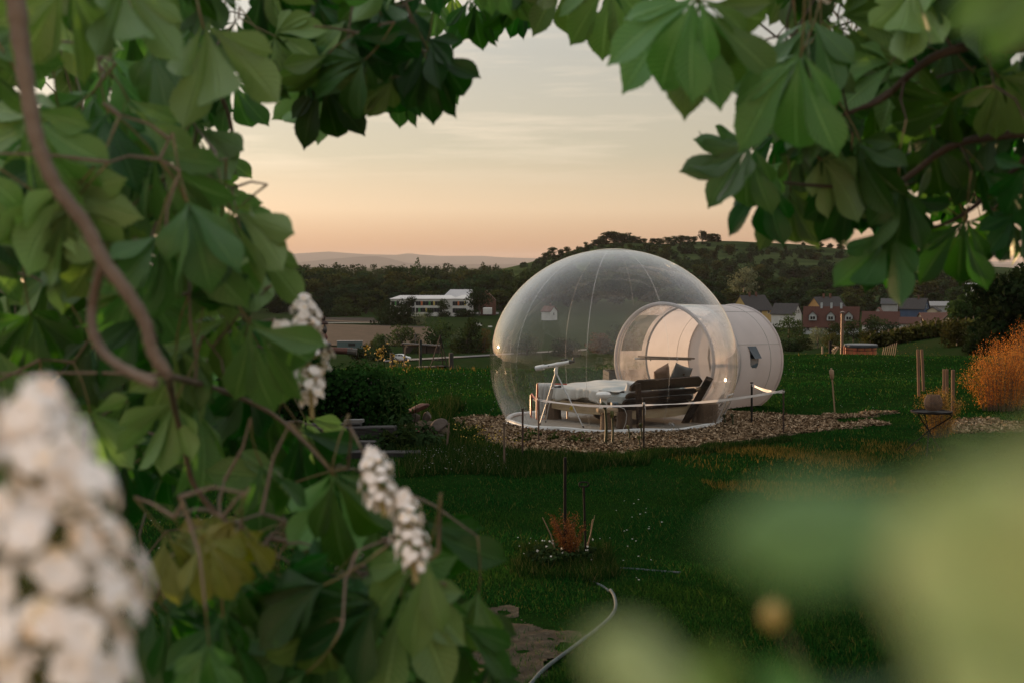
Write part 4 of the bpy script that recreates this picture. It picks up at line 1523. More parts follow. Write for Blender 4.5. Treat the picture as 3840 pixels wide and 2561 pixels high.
def cushion(name, c, w, h, t, M, mat, label, cat='cushion', puff=1.0):
    n = 14
    vs, fs = [], []
    for sgn in (1, -1):
        for i in range(n + 1):
            for j in range(n + 1):
                x, y = -1 + 2 * i / n, -1 + 2 * j / n
                e = (1 - abs(x) ** 2.6) * (1 - abs(y) ** 2.6)
                k = 1 - .10 * (1 - abs(x) ** 2) * abs(y) ** 3
                k2 = 1 - .10 * (1 - abs(y) ** 2) * abs(x) ** 3
                vs.append(Vector(c) + M @ Vector((x * w / 2 * k2, sgn * t / 2 * max(e, 0) ** .5 * (1 + .12 * math.sin(5 * x + 3 * y)), y * h / 2 * k)))
    q = (n + 1) ** 2
    for s_ in range(2):
        for i in range(n):
            for j in range(n):
                a = s_ * q + i * (n + 1) + j
                fs.append((a, a + 1, a + n + 2, a + n + 1) if s_ else (a, a + n + 1, a + n + 2, a + 1))
    me = bpy.data.meshes.new(name)
    me.from_pydata([tuple(v) for v in vs], [], fs)
    bm = bmesh.new(); bm.from_mesh(me)
    bmesh.ops.remove_doubles(bm, verts=bm.verts, dist=.0015)
    bm.to_mesh(me); bm.free()
    o = link(name, me, mat, smooth=True)
    return tag(o, label, cat)


PR = BROT @ Matrix.Rotation(R(22), 3, 'X')
cushion('pillow', bp(.42, .12, .58), .60, .30, .20, PR, M_LINEN, 'plump white pillow leaning behind the left of the headboard', 'pillow')
cushion('pillow', bp(1.05, .14, .60), .62, .30, .20, PR, M_LINEN, 'white pillow behind the two dark cushions', 'pillow')
M_BROWNC = mk('brown_velvet', (.16, .085, .050), (.10, .055, .035), scale=5, rough=.8)
cushion('cushion', bp(.82, .02, .80), .34, .30, .15, BROT @ Matrix.Rotation(R(-22), 3, 'Y') @ Matrix.Rotation(R(14), 3, 'X'), M_BROWNC, 'brown cushion with its corner up, lit by the sun, behind the headboard')
gc = cushion('cushion', bp(1.24, .02, .80), .40, .30, .15, BROT @ Matrix.Rotation(R(16), 3, 'Y') @ Matrix.Rotation(R(14), 3, 'X'), mk('grey_velvet', (.085, .085, .085), (.06, .06, .06), scale=5, rough=.8), 'buttoned grey cushion with a pointed corner, right of the brown one')
MB().ball(bp(1.22, -.065, .80), (.018, .012, .018), 10).build('button', M_DARKW, gc, smooth=True)

# ------------------------------------------------------------------ side tables, lamp, box
def stump_table(c, r, h, rd, td, label, seed):
    root = thing('stump_table', c, label, 'side table')
    log(c, r, h, 'stump', root, M_LOG, seed)
    rr = np.random.default_rng(seed)
    j = lambda a, z: .04 * math.sin(3 * a + seed) + .03 * math.sin(7 * a)
    MB().lathe([(rd * .97, 0), (rd, .012), (rd, td - .012), (rd * .97, td)], c + Vector((0, 0, h)), 30, None, j).build('top', M_LOGEND, root, smooth=True)
    return root


tb1 = W(2276, 1618, 21.5); tb1.z = .02
stump_table(tb1, .105, .285, .165, .055, 'log side table with a round slice top under the mushroom lamp', 21)
tb2 = W(2650, 1588, 22.66); tb2.z = .02
stump_table(tb2, .17, .30, .15, .04, 'log side table with a round slice top at the right of the bed', 22)
lampc = tb1 + Vector((-.055, 0, .342))
lamp = thing('table_lamp', lampc, 'white mushroom shaped lamp standing on the left log side table', 'lamp')
M_LAMPW = mk('opal_plastic', (.66, .63, .60), (.60, .58, .55), rough=.35, scale=2)
MB().lathe([(.066, 0), (.068, .01), (.056, .06), (.050, .15)], lampc, 24).build('base', M_LAMPW, lamp, smooth=True)
MB().lathe([(.05, .148), (.105, .155), (.122, .185), (.118, .215), (.09, .240), (.04, .252), (.005, .254)], lampc, 28).build('shade', M_LAMPW, lamp, smooth=True)
bx = tb1 + Vector((.115, .06, .342))
box_ = thing('power_box', bx, 'small blue grey box with a lead beside the mushroom lamp', 'box', rz=.3)
MB().box((0, 0, .045), (.10, .08, .09), bev=.008).build('case', mk('blue_grey_plastic', (.11, .15, .18), rough=.4), box_, keep=False)
MB().lathe([(.018, -.006), (.018, .006)], (0, -.041, .045), 14, Matrix.Rotation(math.pi / 2, 3, 'X')).build('socket', M_DARKW, box_, keep=False)
MB().tube([(.02, -.045, .03), (.06, -.10, .015), (.12, -.12, -.01), (.16, -.11, -.10), (.15, -.10, -.22), (.10, -.10, -.335)], .004, 6).build('lead', M_LINEN, box_, smooth=True, keep=False)

# ------------------------------------------------------------------ telescope on its tripod
M_TUBE = mk('white_enamel', (.66, .65, .64), (.60, .59, .58), rough=.25, spec=.5, scale=2)
M_BLK = mk('black_plastic', (.012, .012, .013), (.02, .02, .02), rough=.45)
M_ALU = mk('pale_aluminium', (.50, .50, .50), (.42, .42, .42), rough=.4, metal=.5)
apex = W(2085, 1396, 22.1)
tel = thing('telescope', (apex.x, apex.y, 0.02), 'white refractor telescope on an aluminium tripod at the left of the bed', 'telescope')
p0, p1 = W(2010, 1381, 22.3), W(2143, 1356, 21.95)
dt = (p1 - p0).normalized()
MB().tube([p0 + dt * .115, p0 + (p1 - p0) * .97], .030, 18).build('tube', M_TUBE, tel, smooth=True)
MB().tube([p0, p0 + dt * .008, p0 + dt * .15, p0 + dt * .155], [.041, .043, .043, .031], 18).build('dew_shield', M_TUBE, tel, smooth=True)
MB().tube([p0 - dt * .004, p0 + dt * .004], .0435, 18).build('lens_ring', M_BLK, tel, smooth=True)
MB().tube([p1 - dt * .03, p1, p1 + dt * .012, p1 + dt * .05, p1 + dt * .055], [.033, .033, .022, .022, .014], 16).build('focuser', M_BLK, tel, smooth=True)
MB().tube([p1 + dt * .03, p1 + dt * .035 + Vector((0, 0, .055))], .016, 12).build('eyepiece', M_BLK, tel, smooth=True)
fd = p1 - dt * .12 + Vector((0, 0, .055))
fo = MB().tube([fd - dt * .07, fd + dt * .05], [.013, .011], 12).build('finder', M_BLK, tel, smooth=True)
MB().box(fd + dt * .02 + Vector((0, 0, -.028)), (.03, .014, .04)).build('finder_bracket', M_BLK, fo)
tc = p0.lerp(p1, .60)
MB().tube([apex + Vector((0, 0, -.02)), apex + Vector((.0, 0, .04)), tc - Vector((0, 0, .025))], [.028, .030, .020], 14).build('mount', M_TUBE, tel, smooth=True)
MB().tube([tc + dt * -.03, tc + dt * .03], .034, 18).build('clamp', M_TUBE, tel, smooth=True)
MB().box(p0.lerp(p1, .38) + Vector((0, -.030, .004)), (.05, .004, .012), None).build('name_plate', mk('dark_print', (.05, .05, .06)), tel)
feet = [W(2024, 1598, 22.29), W(2189, 1610, 21.86), W(2046, 1589, 22.63)]
mids = []
for f in feet:
    f.z = .022
    d = (f - apex).normalized()
    ln = (f - apex).length
    side_ = d.cross(Vector((0, 0, 1))).normalized() * .011
    lg = MB().tube([apex + side_ + d * .01, apex + side_ * .6 + d * ln * .60], .0075, 8).tube([apex - side_ + d * .01, apex - side_ * .6 + d * ln * .60], .0075, 8).build('leg', M_ALU, tel, smooth=True)
    MB().tube([apex + d * ln * .52, f], .0095, 8).build('lower_leg', M_ALU, lg, smooth=True)
    MB().tube([f - d * .03, f], .013, 8).build('foot', M_BLK, lg, smooth=True)
    MB().box(apex + d * ln * .59, (.03, .03, .03), None, .004).build('leg_clamp', M_TUBE, lg)
    mids.append(apex + d * ln * .30)
MB().lathe([(.075, 0), (.08, .006), (.075, .012)], (mids[0] + mids[1] + mids[2]) / 3, 20).build('accessory_tray', M_ALU, tel, smooth=True)
br = MB()
for q in mids:
    br.tube([(mids[0] + mids[1] + mids[2]) / 3 + Vector((0, 0, .006)), q], .006, 6)
br.build('spreader', M_ALU, tel)
c = (mids[0] + mids[1] + mids[2]) / 3 + Vector((.02, 0, .02))
tag(MB().tube([c + Vector((-.05, 0, .004)), c + Vector((.01, 0, .006)), c + Vector((.02, 0, .008)), c + Vector((.06, .01, .008))], [.012, .012, .02, .02], 10).build('spare_eyepiece', M_BLK, smooth=True), 'black eyepiece lying on the telescope tripod tray', 'eyepiece')
tg = W(2143, 1529, 22.0)
tag(MB().box(tg, (.055, .006, .06), Matrix.Rotation(R(38), 3, 'Y')).build('yellow_tag', mk('yellow_card', (.40, .30, .03), rough=.6)), 'yellow tag hanging on the right tripod leg of the telescope', 'tag')

# ------------------------------------------------------------------ red folding chair with a towel
M_RED = mk('red_lacquer_tube', (.40, .060, .018), (.32, .045, .015), rough=.35, spec=.5)
ch = thing('folding_chair', W(2013, 1577, 23.1), 'red tubular folding chair standing at the foot of the bed', 'chair')
MB().tube([W(2015, 1438, 23.2), W(2013, 1500, 23.15), W(2012, 1574, 23.05), W(2008, 1579, 23.05), W(1996, 1566, 23.35), W(1991, 1560, 23.4), W(1991, 1480, 23.45), W(1994, 1476, 23.45), W(2014, 1502, 23.15)], .014, 8).build('side_frame', M_RED, ch, smooth=True)
MB().tube([W(2125, 1440, 23.35), W(2127, 1510, 23.3), W(2128, 1572, 23.2), W(2124, 1578, 23.2), W(2100, 1571, 23.45), W(2095, 1566, 23.5), W(2094, 1490, 23.55)], .014, 8).build('side_frame', M_RED, ch, smooth=True)
for (u0, v0, d0), (u1, v1, d1) in (((2015, 1438, 23.2), (2125, 1440, 23.35)), ((1992, 1490, 23.45), (2094, 1492, 23.55)), ((1996, 1566, 23.35), (2096, 1568, 23.5)), ((2012, 1572, 23.06), (2128, 1573, 23.2))):
    MB().tube([W(u0, v0, d0), W(u1, v1, d1)], .011, 8).build('crossbar', M_RED, ch, smooth=True)
MB().poly([W(1994, 1492, 23.45), W(2092, 1494, 23.55), W(2125, 1510, 23.3), W(2015, 1508, 23.15)], .02, (0, 0, 1)).build('seat', mk('dark_canvas', (.06, .06, .065)), ch)
P = []
for j in range(25):
    row = []
    for i in range(31):
        u = 2017 + 58 * i / 30
        s = j / 24
        dd = 23.12 + .012 * math.sin(i * .75 + 1.3 * math.sin(j * .2)) + .10 * math.exp(-s * 24)
        row.append(tuple(W(u + 2 * math.sin(j * .3), 1437 + (122 - 18 * (i / 30)) * s, dd)))
    P.append(row)
tw = link('towel', grid_mesh('towel', P), mk('quilted_towel', (.48, .46, .43), (.40, .38, .36), scale=20, rough=.95, bump=.7, bscale=90), smooth=True)
tw.modifiers.new('thickness', 'SOLIDIFY').thickness = .012
tag(tw, 'pale quilted towel hanging over the red chair', 'towel')
# bag under the bed
bgp = bp(.75, 1.25, .11)
bag = tag(MB().ball(bgp, (.26, .16, .11), 14, BROT).build('bag', mk('dark_cloth_bag', (.035, .04, .05), (.02, .02, .025), scale=6, rough=.9, bump=.6, bscale=9), smooth=True), 'dark soft bag pushed under the bed', 'bag')
sp = W(2520, 1600, 22.15); sp.z = .045
gl_ = thing('eyeglass_case', sp, 'clear crumpled wrapper on the dome floor under the headboard', 'wrapper')
r = np.random.default_rng(9)
link('film', np_mesh('film', leaf_quads(np.array(sp) + r.normal(0, 1, (26, 3)) * np.array([.05, .03, .012]), r.normal(0, 1, (26, 3)), .05, r, .8), 4), film('wrapper_film', .25, r0=.2), gl_)
gl_.name = 'plastic_wrapper'
# planter box behind the dome
c = G(2322, 1436)
cb = thing('planter_box', c, 'dark plank planter box on the lawn behind the dome', 'planter', rz=R(6))
M_OLDW = mk('old_dark_plank', (.045, .038, .032), (.028, .024, .02), scale=3, rough=.9, stretch=(1, 1, 8), bump=.4, bscale=14)
for k in range(3):
    for y in (-.42, .42):
        MB().box((.28, y, .05 + .092 * k), (1.12, .035, .085), None, .004).build('plank', M_OLDW, cb, keep=False)
    for x in (-.28, .84):
        MB().box((x, 0, .05 + .092 * k), (.035, .80, .085), None, .004).build('plank', M_OLDW, cb, keep=False)
MB().box((.28, 0, .20), (1.08, .78, .03)).build('soil', mk('planter_soil', (.04, .03, .022), rough=1), cb, keep=False)
for x in (-.28, .84):
    MB().box((x, -.42, .285), (.07, .07, .03)).build('corner_cap', M_OLDW, cb, keep=False)

# ------------------------------------------------------------------ garden: mulch, bare soil, grass
def in_poly(x, y, poly):
    x, y = np.asarray(x), np.asarray(y)
    c = np.zeros(x.shape, bool)
    n = len(poly)
    for i in range(n):
        x0, y0 = poly[i][:2]
        x1, y1 = poly[(i + 1) % n][:2]
        k = ((y0 > y) != (y1 > y)) & (x < (x1 - x0) * (y - y0) / ((y1 - y0) + 1e-12) + x0)
        c ^= k
    return c


def wav(x, y, f, s=0.0):
    return .5 * np.sin(f * x * 1.3 + s + 1.7 * np.sin(f * y * .6 + s)) + .5 * np.sin(f * y * 1.1 - s + 1.3 * np.sin(f * x * .7))


def gp(pts):
    return [tuple(G(u, v)) for u, v in pts]


CHIP = gp([(1706, 1584), (1755, 1566), (1800, 1562), (1870, 1570), (1900, 1556), (2300, 1530), (2760, 1545), (2990, 1560), (3080, 1566), (3150, 1582), (3120, 1596), (3290, 1580), (3330, 1590), (3200, 1606), (3060, 1618), (2930, 1636), (2760, 1662), (2600, 1680), (2400, 1697), (2250, 1703), (2060, 1700), (1930, 1690), (1840, 1668), (1770, 1624)])
CHIP2 = gp([(3040, 1566), (3180, 1555), (3350, 1541), (3352, 1550), (3200, 1566), (3080, 1574)])
CHIP3 = gp([(3490, 1600), (3560, 1575), (3700, 1570), (3860, 1590), (3860, 1620), (3600, 1625), (3500, 1625)])
SOIL = gp([(1440, 2330), (1600, 2270), (1800, 2275), (1880, 2268), (1960, 2330), (2100, 2370), (2190, 2405), (2140, 2455), (2060, 2510), (1990, 2600), (1300, 2600)])


def patch(name, poly, mat, lift, cell, crumple=.0):
    """Sheet over the cells of the ground that lie inside an outline."""
    xs = [p[0] for p in poly]; ys = [p[1] for p in poly]
    nx, ny = int((max(xs) - min(xs)) / cell) + 2, int((max(ys) - min(ys)) / cell) + 2
    X, Y = np.meshgrid(min(xs) + cell * np.arange(nx + 1), min(ys) + cell * np.arange(ny + 1))
    Z = height(X, Y) + lift + crumple * (wav(X, Y, 9) + wav(X, Y, 23, 2) * .6)
    cx_, cy_ = X[:-1, :-1] + cell / 2, Y[:-1, :-1] + cell / 2
    ins = in_poly(cx_ + .10 * wav(cx_, cy_, 7), cy_ + .10 * wav(cx_, cy_, 6, 3), poly)
    idx = np.arange((ny + 1) * (nx + 1)).reshape(ny + 1, nx + 1)
    f = np.stack([idx[:-1, :-1], idx[:-1, 1:], idx[1:, 1:], idx[1:, :-1]], -1)[ins]
    me = bpy.data.meshes.new(name)
    me.from_pydata(np.stack([X, Y, Z], -1).reshape(-1, 3).tolist(), [], f.tolist())
    return tag(link(name, me, mat, smooth=True), kind='structure')


M_MULCH = mk('mulch_ground', (.13, .095, .065), (.07, .05, .034), scale=22, rough=1, spec=0, bump=.8, bscale=45)
M_SOIL = mk('trodden_soil', (.075, .060, .043), (.045, .036, .025), scale=9, rough=1, spec=0, bump=1.0, bscale=30, dirt=((.12, .10, .07), 18, .6))
for p_ in (CHIP, CHIP2, CHIP3):
    patch('mulch_ground', p_, M_MULCH, .006, .07)
patch('bare_soil', SOIL, M_SOIL, .006, .025, .010)


def scatter(poly, n, r):
    xs = [p[0] for p in poly]; ys = [p[1] for p in poly]
    out = []
    while sum(map(len, out)) < n:
        x, y = r.uniform(min(xs), max(xs), 20000), r.uniform(min(ys), max(ys), 20000)
        k = in_poly(x + .14 * wav(x, y, 5), y + .14 * wav(x, y, 4, 3), poly) & (np.hypot(x - DC.x, y - DC.y) > rb + .02)
        out.append(np.stack([x[k], y[k]], 1))
    return np.concatenate(out)[:n]


def island_mat(name, stops, rough=.8, spec=0.0, translucent=0.0, patchy=None):
    """Each loose piece takes its own colour from the ramp; patchy=(colour, scale) tints wide areas."""
    m, nt, N, L, p = nodemat(name)
    p.inputs['Roughness'].default_value = rough
    p.inputs['Specular IOR Level'].default_value = spec
    ge = N.new('ShaderNodeNewGeometry')
    rp = N.new('ShaderNodeValToRGB')
    els = rp.color_ramp.elements
    while len(els) < len(stops):
        els.new(.5)
    for e, (pos, c) in zip(els, stops):
        e.position = pos; e.color = (*c, 1)
    L.new(ge.outputs['Random Per Island'], rp.inputs[0])
    out = rp.outputs[0]
    if patchy:
        nz = N.new('ShaderNodeTexNoise'); nz.inputs['Scale'].default_value = patchy[1]; nz.inputs['Detail'].default_value = 4
        L.new(ge.outputs['Position'], nz.inputs['Vector'])
        mr = N.new('ShaderNodeMapRange'); mr.inputs['From Min'].default_value = .48; mr.inputs['From Max'].default_value = .70
        mr.inputs['To Max'].default_value = .8
        L.new(nz.outputs[0], mr.inputs[0])
        mx = N.new('ShaderNodeMix'); mx.data_type = 'RGBA'
        L.new(mr.outputs[0], mx.inputs['Factor']); L.new(out, mx.inputs['A']); mx.inputs['B'].default_value = (*patchy[0], 1)
        out = mx.outputs['Result']
    L.new(out, p.inputs['Base Color'])
    if translucent:
        tr = N.new('ShaderNodeBsdfTranslucent'); L.new(out, tr.inputs[0])
        ms = N.new('ShaderNodeMixShader'); ms.inputs[0].default_value = translucent
        L.new(p.outputs[0], ms.inputs[1]); L.new(tr.outputs[0], ms.inputs[2])
        L.new(ms.outputs[0], N['Material Output'].inputs['Surface'])
    return m


M_CHIP = island_mat('wood_chip', ((0, (.062, .042, .025)), (.4, (.150, .100, .060)), (.75, (.245, .170, .105)), (1, (.37, .28, .19))), .9)
r = np.random.default_rng(31)
cp = np.concatenate([scatter(CHIP, 21000, r), scatter(CHIP2, 1100, r), scatter(CHIP3, 2600, r)])
n = len(cp)
zc = height(cp[:, 0], cp[:, 1]) + .012 + r.random(n) * .03
A = r.normal(0, 1, (n, 3)); A[:, 2] *= .35; A /= np.linalg.norm(A, axis=1, keepdims=True)
B = np.cross(A, r.normal(0, .5, (n, 3)) + [0, 0, 1]); B /= np.linalg.norm(B, axis=1, keepdims=True)
L_ = (r.uniform(.018, .055, n))[:, None]; W_ = (r.uniform(.007, .016, n))[:, None]
C_ = np.stack([cp[:, 0], cp[:, 1], zc], 1)
nrm_ = np.cross(A, B); nrm_[nrm_[:, 2] < 0] *= -1
Q = np.stack([C_ - A * L_ - B * W_, C_ + A * L_ - B * W_ * .7, C_ + A * L_ * .9 + B * W_, C_ - A * L_ * .9 + B * W_ * .8], 1)
tag(link('wood_chips', np_mesh('wood_chips', Q, 4), M_CHIP), kind='stuff')


def grass_blades(d, a, h, wfac, r, lean=.5):
    x, y = d * np.sin(a), d * np.cos(a)
    z = height(x, y)
    n = len(d)
    th = r.uniform(0, 2 * np.pi, n)
    w = np.maximum(.0035, wfac * d) * r.uniform(.7, 1.3, n)
    dx, dy = np.cos(th) * w, np.sin(th) * w
    le = r.normal(0, lean, (n, 2)) * h[:, None]
    b = np.stack([x, y, z - .01], 1)
    t = b + np.stack([le[:, 0], le[:, 1], h], 1)
    s = np.stack([dx, dy, np.zeros(n)], 1)
    return np.stack([b - s, b + s, t], 1), x, y


def lawn_mask(x, y, r):
    k = np.hypot(x - DC.x, y - DC.y) > rb + .12
    q = np.stack([x - DC.x, y - DC.y], 1)
    t = q @ np.array(TD[:2]); s = q @ np.array(TN[:2])
    k &= ~((t > 0) & (t < T2 + .05) & (np.abs(s) < .55))
    for p_, keep in ((CHIP, .05), (CHIP2, .25), (CHIP3, .15), (SOIL, .08)):
        ins = in_poly(x + .18 * wav(x, y, 5), y + .18 * wav(x, y, 4, 3), p_)
        k &= ~ins | (r.random(len(x)) < keep)
    return k


r = np.random.default_rng(77)
M_GRASS = island_mat('lawn_grass', ((0, (.004, .030, .006)), (.45, (.008, .052, .009)), (.8, (.020, .074, .013)), (.94, (.060, .085, .018)), (1, (.12, .105, .03))), .8, 0.0, .5, ((.030, .070, .010), .55))
N_ = 520000
inv = r.uniform(1 / 48.0, 1 / 7.6, N_)
d = 1 / inv
a = r.uniform(R(-23), R(23), N_)
tuft = wav(d * np.sin(a), d * np.cos(a), 2.2, 1.0) + .6 * wav(d * np.sin(a), d * np.cos(a), 6.5, 4.0)
h = (.036 + .016 * np.clip(tuft, -1, 1.4)) * r.uniform(.6, 1.35, N_) + (r.random(N_) < .015) * r.uniform(.02, .06, N_)
V, x, y = grass_blades(d, a, h, .00042, r)
k = lawn_mask(x, y, r) & (np.hypot(x, y) < 44)
tag(link('grass', np_mesh('grass', V[k], 3), M_GRASS), kind='stuff')
# longer unmown grass: round the mulch, under the hedge, along the crest of the lawn
def tall(poly, n, h0, h1, r, soft=False):
    q = scatter(poly, n, r)
    if soft:
        c, e = q.mean(0), q.std(0) * 1.75
        p = np.clip(1.15 - (((q - c) / e) ** 2).sum(1), 0, 1) * np.clip(.55 + .9 * wav(q[:, 0], q[:, 1], 2.6, 2.0), .08, 1)
        q = q[r.random(n) < p]
        n = len(q)
    d, a = np.hypot(q[:, 0], q[:, 1]), np.arctan2(q[:, 0], q[:, 1])
    return grass_blades(d, a, r.uniform(h0, h1, n), .0004, r, .35)[0]


T_ = [tall(gp(p_), n_, a_, b_, r) for p_, n_, a_, b_ in (
    ([(1480, 1640), (1720, 1590), (1780, 1630), (1900, 1700), (2200, 1715), (2420, 1712), (2400, 1750), (1900, 1790), (1500, 1790)], 16000, .06, .17),
    ([(2400, 1700), (2800, 1665), (2950, 1640), (2960, 1655), (2700, 1690), (2420, 1722)], 4000, .04, .11),
    ([(1480, 1392), (1850, 1392), (1850, 1378), (1480, 1378)], 5000, .06, .20),
    ([(1420, 1620), (1530, 1560), (1700, 1500), (1740, 1540), (1600, 1640)], 6000, .08, .25),
    ([(1900, 2060), (2250, 2050), (2330, 2160), (2180, 2200), (1920, 2150)], 5200, .05, .13),
    ([(2930, 1330), (3560, 1330), (3560, 1321), (2930, 1321)], 3600, .05, .15))]
tag(link('long_grass', np_mesh('long_grass', np.concatenate(T_), 3), island_mat('long_grass', ((0, (.006, .022, .004)), (.6, (.016, .042, .008)), (.92, (.05, .06, .018)), (1, (.13, .11, .045))), .7, 0.0, .3)), kind='stuff')
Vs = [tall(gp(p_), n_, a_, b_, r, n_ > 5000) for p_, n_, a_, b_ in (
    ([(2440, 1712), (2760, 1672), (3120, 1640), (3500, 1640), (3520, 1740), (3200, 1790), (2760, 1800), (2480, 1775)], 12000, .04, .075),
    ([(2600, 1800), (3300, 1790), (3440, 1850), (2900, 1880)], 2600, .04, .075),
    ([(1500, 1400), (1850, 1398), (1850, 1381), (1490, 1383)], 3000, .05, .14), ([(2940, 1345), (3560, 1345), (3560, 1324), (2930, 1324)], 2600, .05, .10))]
tag(link('sun_tinted_grass', np_mesh('sun_tinted_grass', np.concatenate(Vs), 3), island_mat('sun_tinted_grass', ((0, (.055, .050, .009)), (.6, (.13, .088, .018)), (1, (.24, .15, .038))), .8, 0.0, .55)), kind='stuff')  # straw colour of these blades stands in for low sun on the lawn
# daisies and small white flowers in the lawn
P = [scatter(gp(p_), n_, r) for p_, n_ in (([(1560, 1690), (1850, 1690), (1900, 1780), (1560, 1790)], 130), ([(1560, 1420), (1850, 1400), (1860, 1560), (1640, 1640)], 70), ([(1850, 2040), (2300, 2040), (2300, 2160), (1850, 2140)], 18),
                                          ([(2300, 1900), (2500, 1900), (2450, 2250), (2250, 2250)], 22), ([(560, 1950), (860, 1950), (800, 2250), (560, 2250)], 30), ([(2940, 1350), (3500, 1350), (3500, 1560), (2960, 1560)], 60))]
P = np.concatenate(P)
C_ = np.stack([P[:, 0], P[:, 1], height(P[:, 0], P[:, 1]) + r.uniform(.045, .085, len(P))], 1)
Q = []
for c in C_:
    s = r.uniform(.004, .008)
    for q in range(3):
        th = q * 1.05 + r.uniform(0, .4)
        u_ = np.array([math.cos(th), math.sin(th), r.uniform(-.2, .2)]) * s
        w_ = np.array([-math.sin(th), math.cos(th), .5]) * s * .6
        Q.append([c - u_ - w_, c + u_ - w_, c + u_ + w_, c - u_ + w_])
tag(link('daisies', np_mesh('daisies', np.array(Q), 4), mk('daisy_white', (.62, .60, .56), rough=.8)), kind='stuff')
# buttercups at the left of the mulch
P = scatter(gp([(1700, 1600), (1900, 1640), (1980, 1690), (1760, 1690)]), 130, r)
C_ = np.stack([P[:, 0], P[:, 1], height(P[:, 0], P[:, 1]) + r.uniform(.06, .15, len(P))], 1)
tag(link('buttercups', np_mesh('buttercups', leaf_quads(C_, np.tile([0, -.5, 1.0], (len(C_), 1)), .022, r, .9), 4), mk('buttercup_yellow', (.40, .26, .02), rough=.6)), kind='stuff')

# ------------------------------------------------------------------ stakes and barrier tape
M_RUST = mk('rusty_iron', (.060, .030, .020), (.030, .018, .014), scale=12, rough=.85, bump=.3, bscale=50)
M_BLACKI = mk('black_iron', (.012, .011, .011), (.020, .016, .013), scale=14, rough=.8, spec=.12)
M_STICK = mk('weathered_stick', (.13, .09, .06), (.08, .055, .038), scale=6, rough=.9, stretch=(4, 4, .6), bump=.3)


def stake(u, v0, v1, rad_, mat, label, lean_u=0, cat='stake', name='stake', group='stakes round the bubble tent', cap=True):
    b = G(u, v1)
    t = W(u + lean_u, v0, b.y + .01)
    root = thing(name, b, label, cat, group)
    MB().tube([b - Vector((0, 0, .1)), b.lerp(t, .5), t], rad_, 8).build('shaft', mat, root, smooth=True)
    if cap:
        MB().tube([t - Vector((0, 0, .012)), t + Vector((0, 0, .008))], rad_ * 1.5, 8).build('cap', mat, root, smooth=True)
    return t


stake(1891, 1585, 1755, .013, M_STICK, 'thin wooden stake, leftmost of those in front of the dome')
stake(1960, 1533, 1720, .013, M_RUST, 'rusty stake between the wooden stake and the tape')
tA = stake(2020, 1491, 1660, .012, M_RUST, 'rusty stake holding the left end of the white tape')
tB = stake(2414, 1496, 1690, .013, M_BLACKI, 'dark stake in front of the bed where the tape bends')
tC = stake(2938, 1462, 1628, .012, M_RUST, 'rusty stake at the right end of the tape, beyond the tunnel')
tD = stake(2819, 1434, 1592, .017, M_BLACKI, 'thick dark stake standing in front of the white tunnel')


def ribbon(pts, w, mat, parent, name='strip'):
    P = []
    n = 40
    for s in range(len(pts) - 1):
        a, b = pts[s], pts[s + 1]
        for i in range(n + (s == len(pts) - 2)):
            t = i / n
            p = a.lerp(b, t) - Vector((0, 0, .045 * math.sin(math.pi * t)))
            tw_ = .9 * math.sin(t * 3.1 + s) + .5 * math.sin(t * 9)
            up = Vector((.0, math.sin(tw_), math.cos(tw_)))
            P.append([tuple(p - up * w / 2), tuple(p), tuple(p + up * w / 2)])
    return link(name, grid_mesh(name, P), mat, parent, smooth=True)


M_TAPE = mk('white_barrier_tape', (.62, .58, .56), (.55, .51, .49), rough=.35, scale=6, translucent=.35)
tape = thing('barrier_tape', tA, 'white barrier tape strung from stake to stake before the bubble tent', 'barrier tape')
ribbon([tA - Vector((0, 0, .03)), tB - Vector((0, 0, .08)), tC - Vector((0, 0, .01))], .034, M_TAPE, tape)
ribbon([tC - Vector((0, 0, .02)), tD - Vector((0, 0, .03))], .05, M_TAPE, tape)
for t_ in (tA, tB, tC, tD):
    kn = MB().ball(t_ - Vector((0, 0, .06 if t_ is tB else .02)), (.022, .022, .026), 8).build('knot', M_TAPE, tape, smooth=True)
MB().tube([tB - Vector((-.01, 0, .08)), tB - Vector((-.025, .01, .14)), tB - Vector((-.02, .0, .20)), tB - Vector((.005, .01, .25))], [.010, .006, .004, .003], 6).build('loose_end', M_TAPE, tape, smooth=True)

# ------------------------------------------------------------------ shoots along the mulch
M_SHOOT = [mk('shoot_green', (.045, .055, .022), (.030, .038, .016), scale=9, rough=.5, translucent=.2), mk('shoot_yellow', (.15, .14, .045), (.09, .10, .03), scale=9, rough=.5, translucent=.3)]


def shoot(u, v0, v1, rad_, hook, mi, label):
    b = G(u, v1)
    h_ = W(u, v0, b.y).z - b.z
    root = thing('plant_shoot', b, label, 'plant', 'rolled shoots on the mulch')
    pts = [b + Vector((.012 * math.sin(4 * t), 0, h_ * t)) for t in np.linspace(-.03, .86, 8)]
    MB().tube(pts, [rad_ * (1.05 - .25 * i / 7) for i in range(8)], 8).build('stem', M_SHOOT[0], root, smooth=True)
    m = MB()
    q = [pts[-1] - Vector((0, 0, .02)), pts[-1] + Vector((-.25 * hook, -.01, h_ * .08)), pts[-1] + Vector((-.8 * hook, -.02, h_ * .13)), pts[-1] + Vector((-1.4 * hook, -.03, h_ * .08))]
    m.tube(q, [rad_ * .85, rad_ * 1.5, rad_ * 1.2, rad_ * .25], 8)
    m.build('rolled_leaf', M_SHOOT[mi], root, smooth=True)
    if hook < .02:
        for s in (-1, 1):
            m = MB().poly([pts[-2], pts[-1] + Vector((s * .030, -.01, h_ * .03)), pts[-1] + Vector((s * .024, -.015, h_ * .18)), pts[-1] + Vector((s * .006, 0, h_ * .06))], .003, (0, 1, .2))
            m.build('leaf', M_SHOOT[1], root)


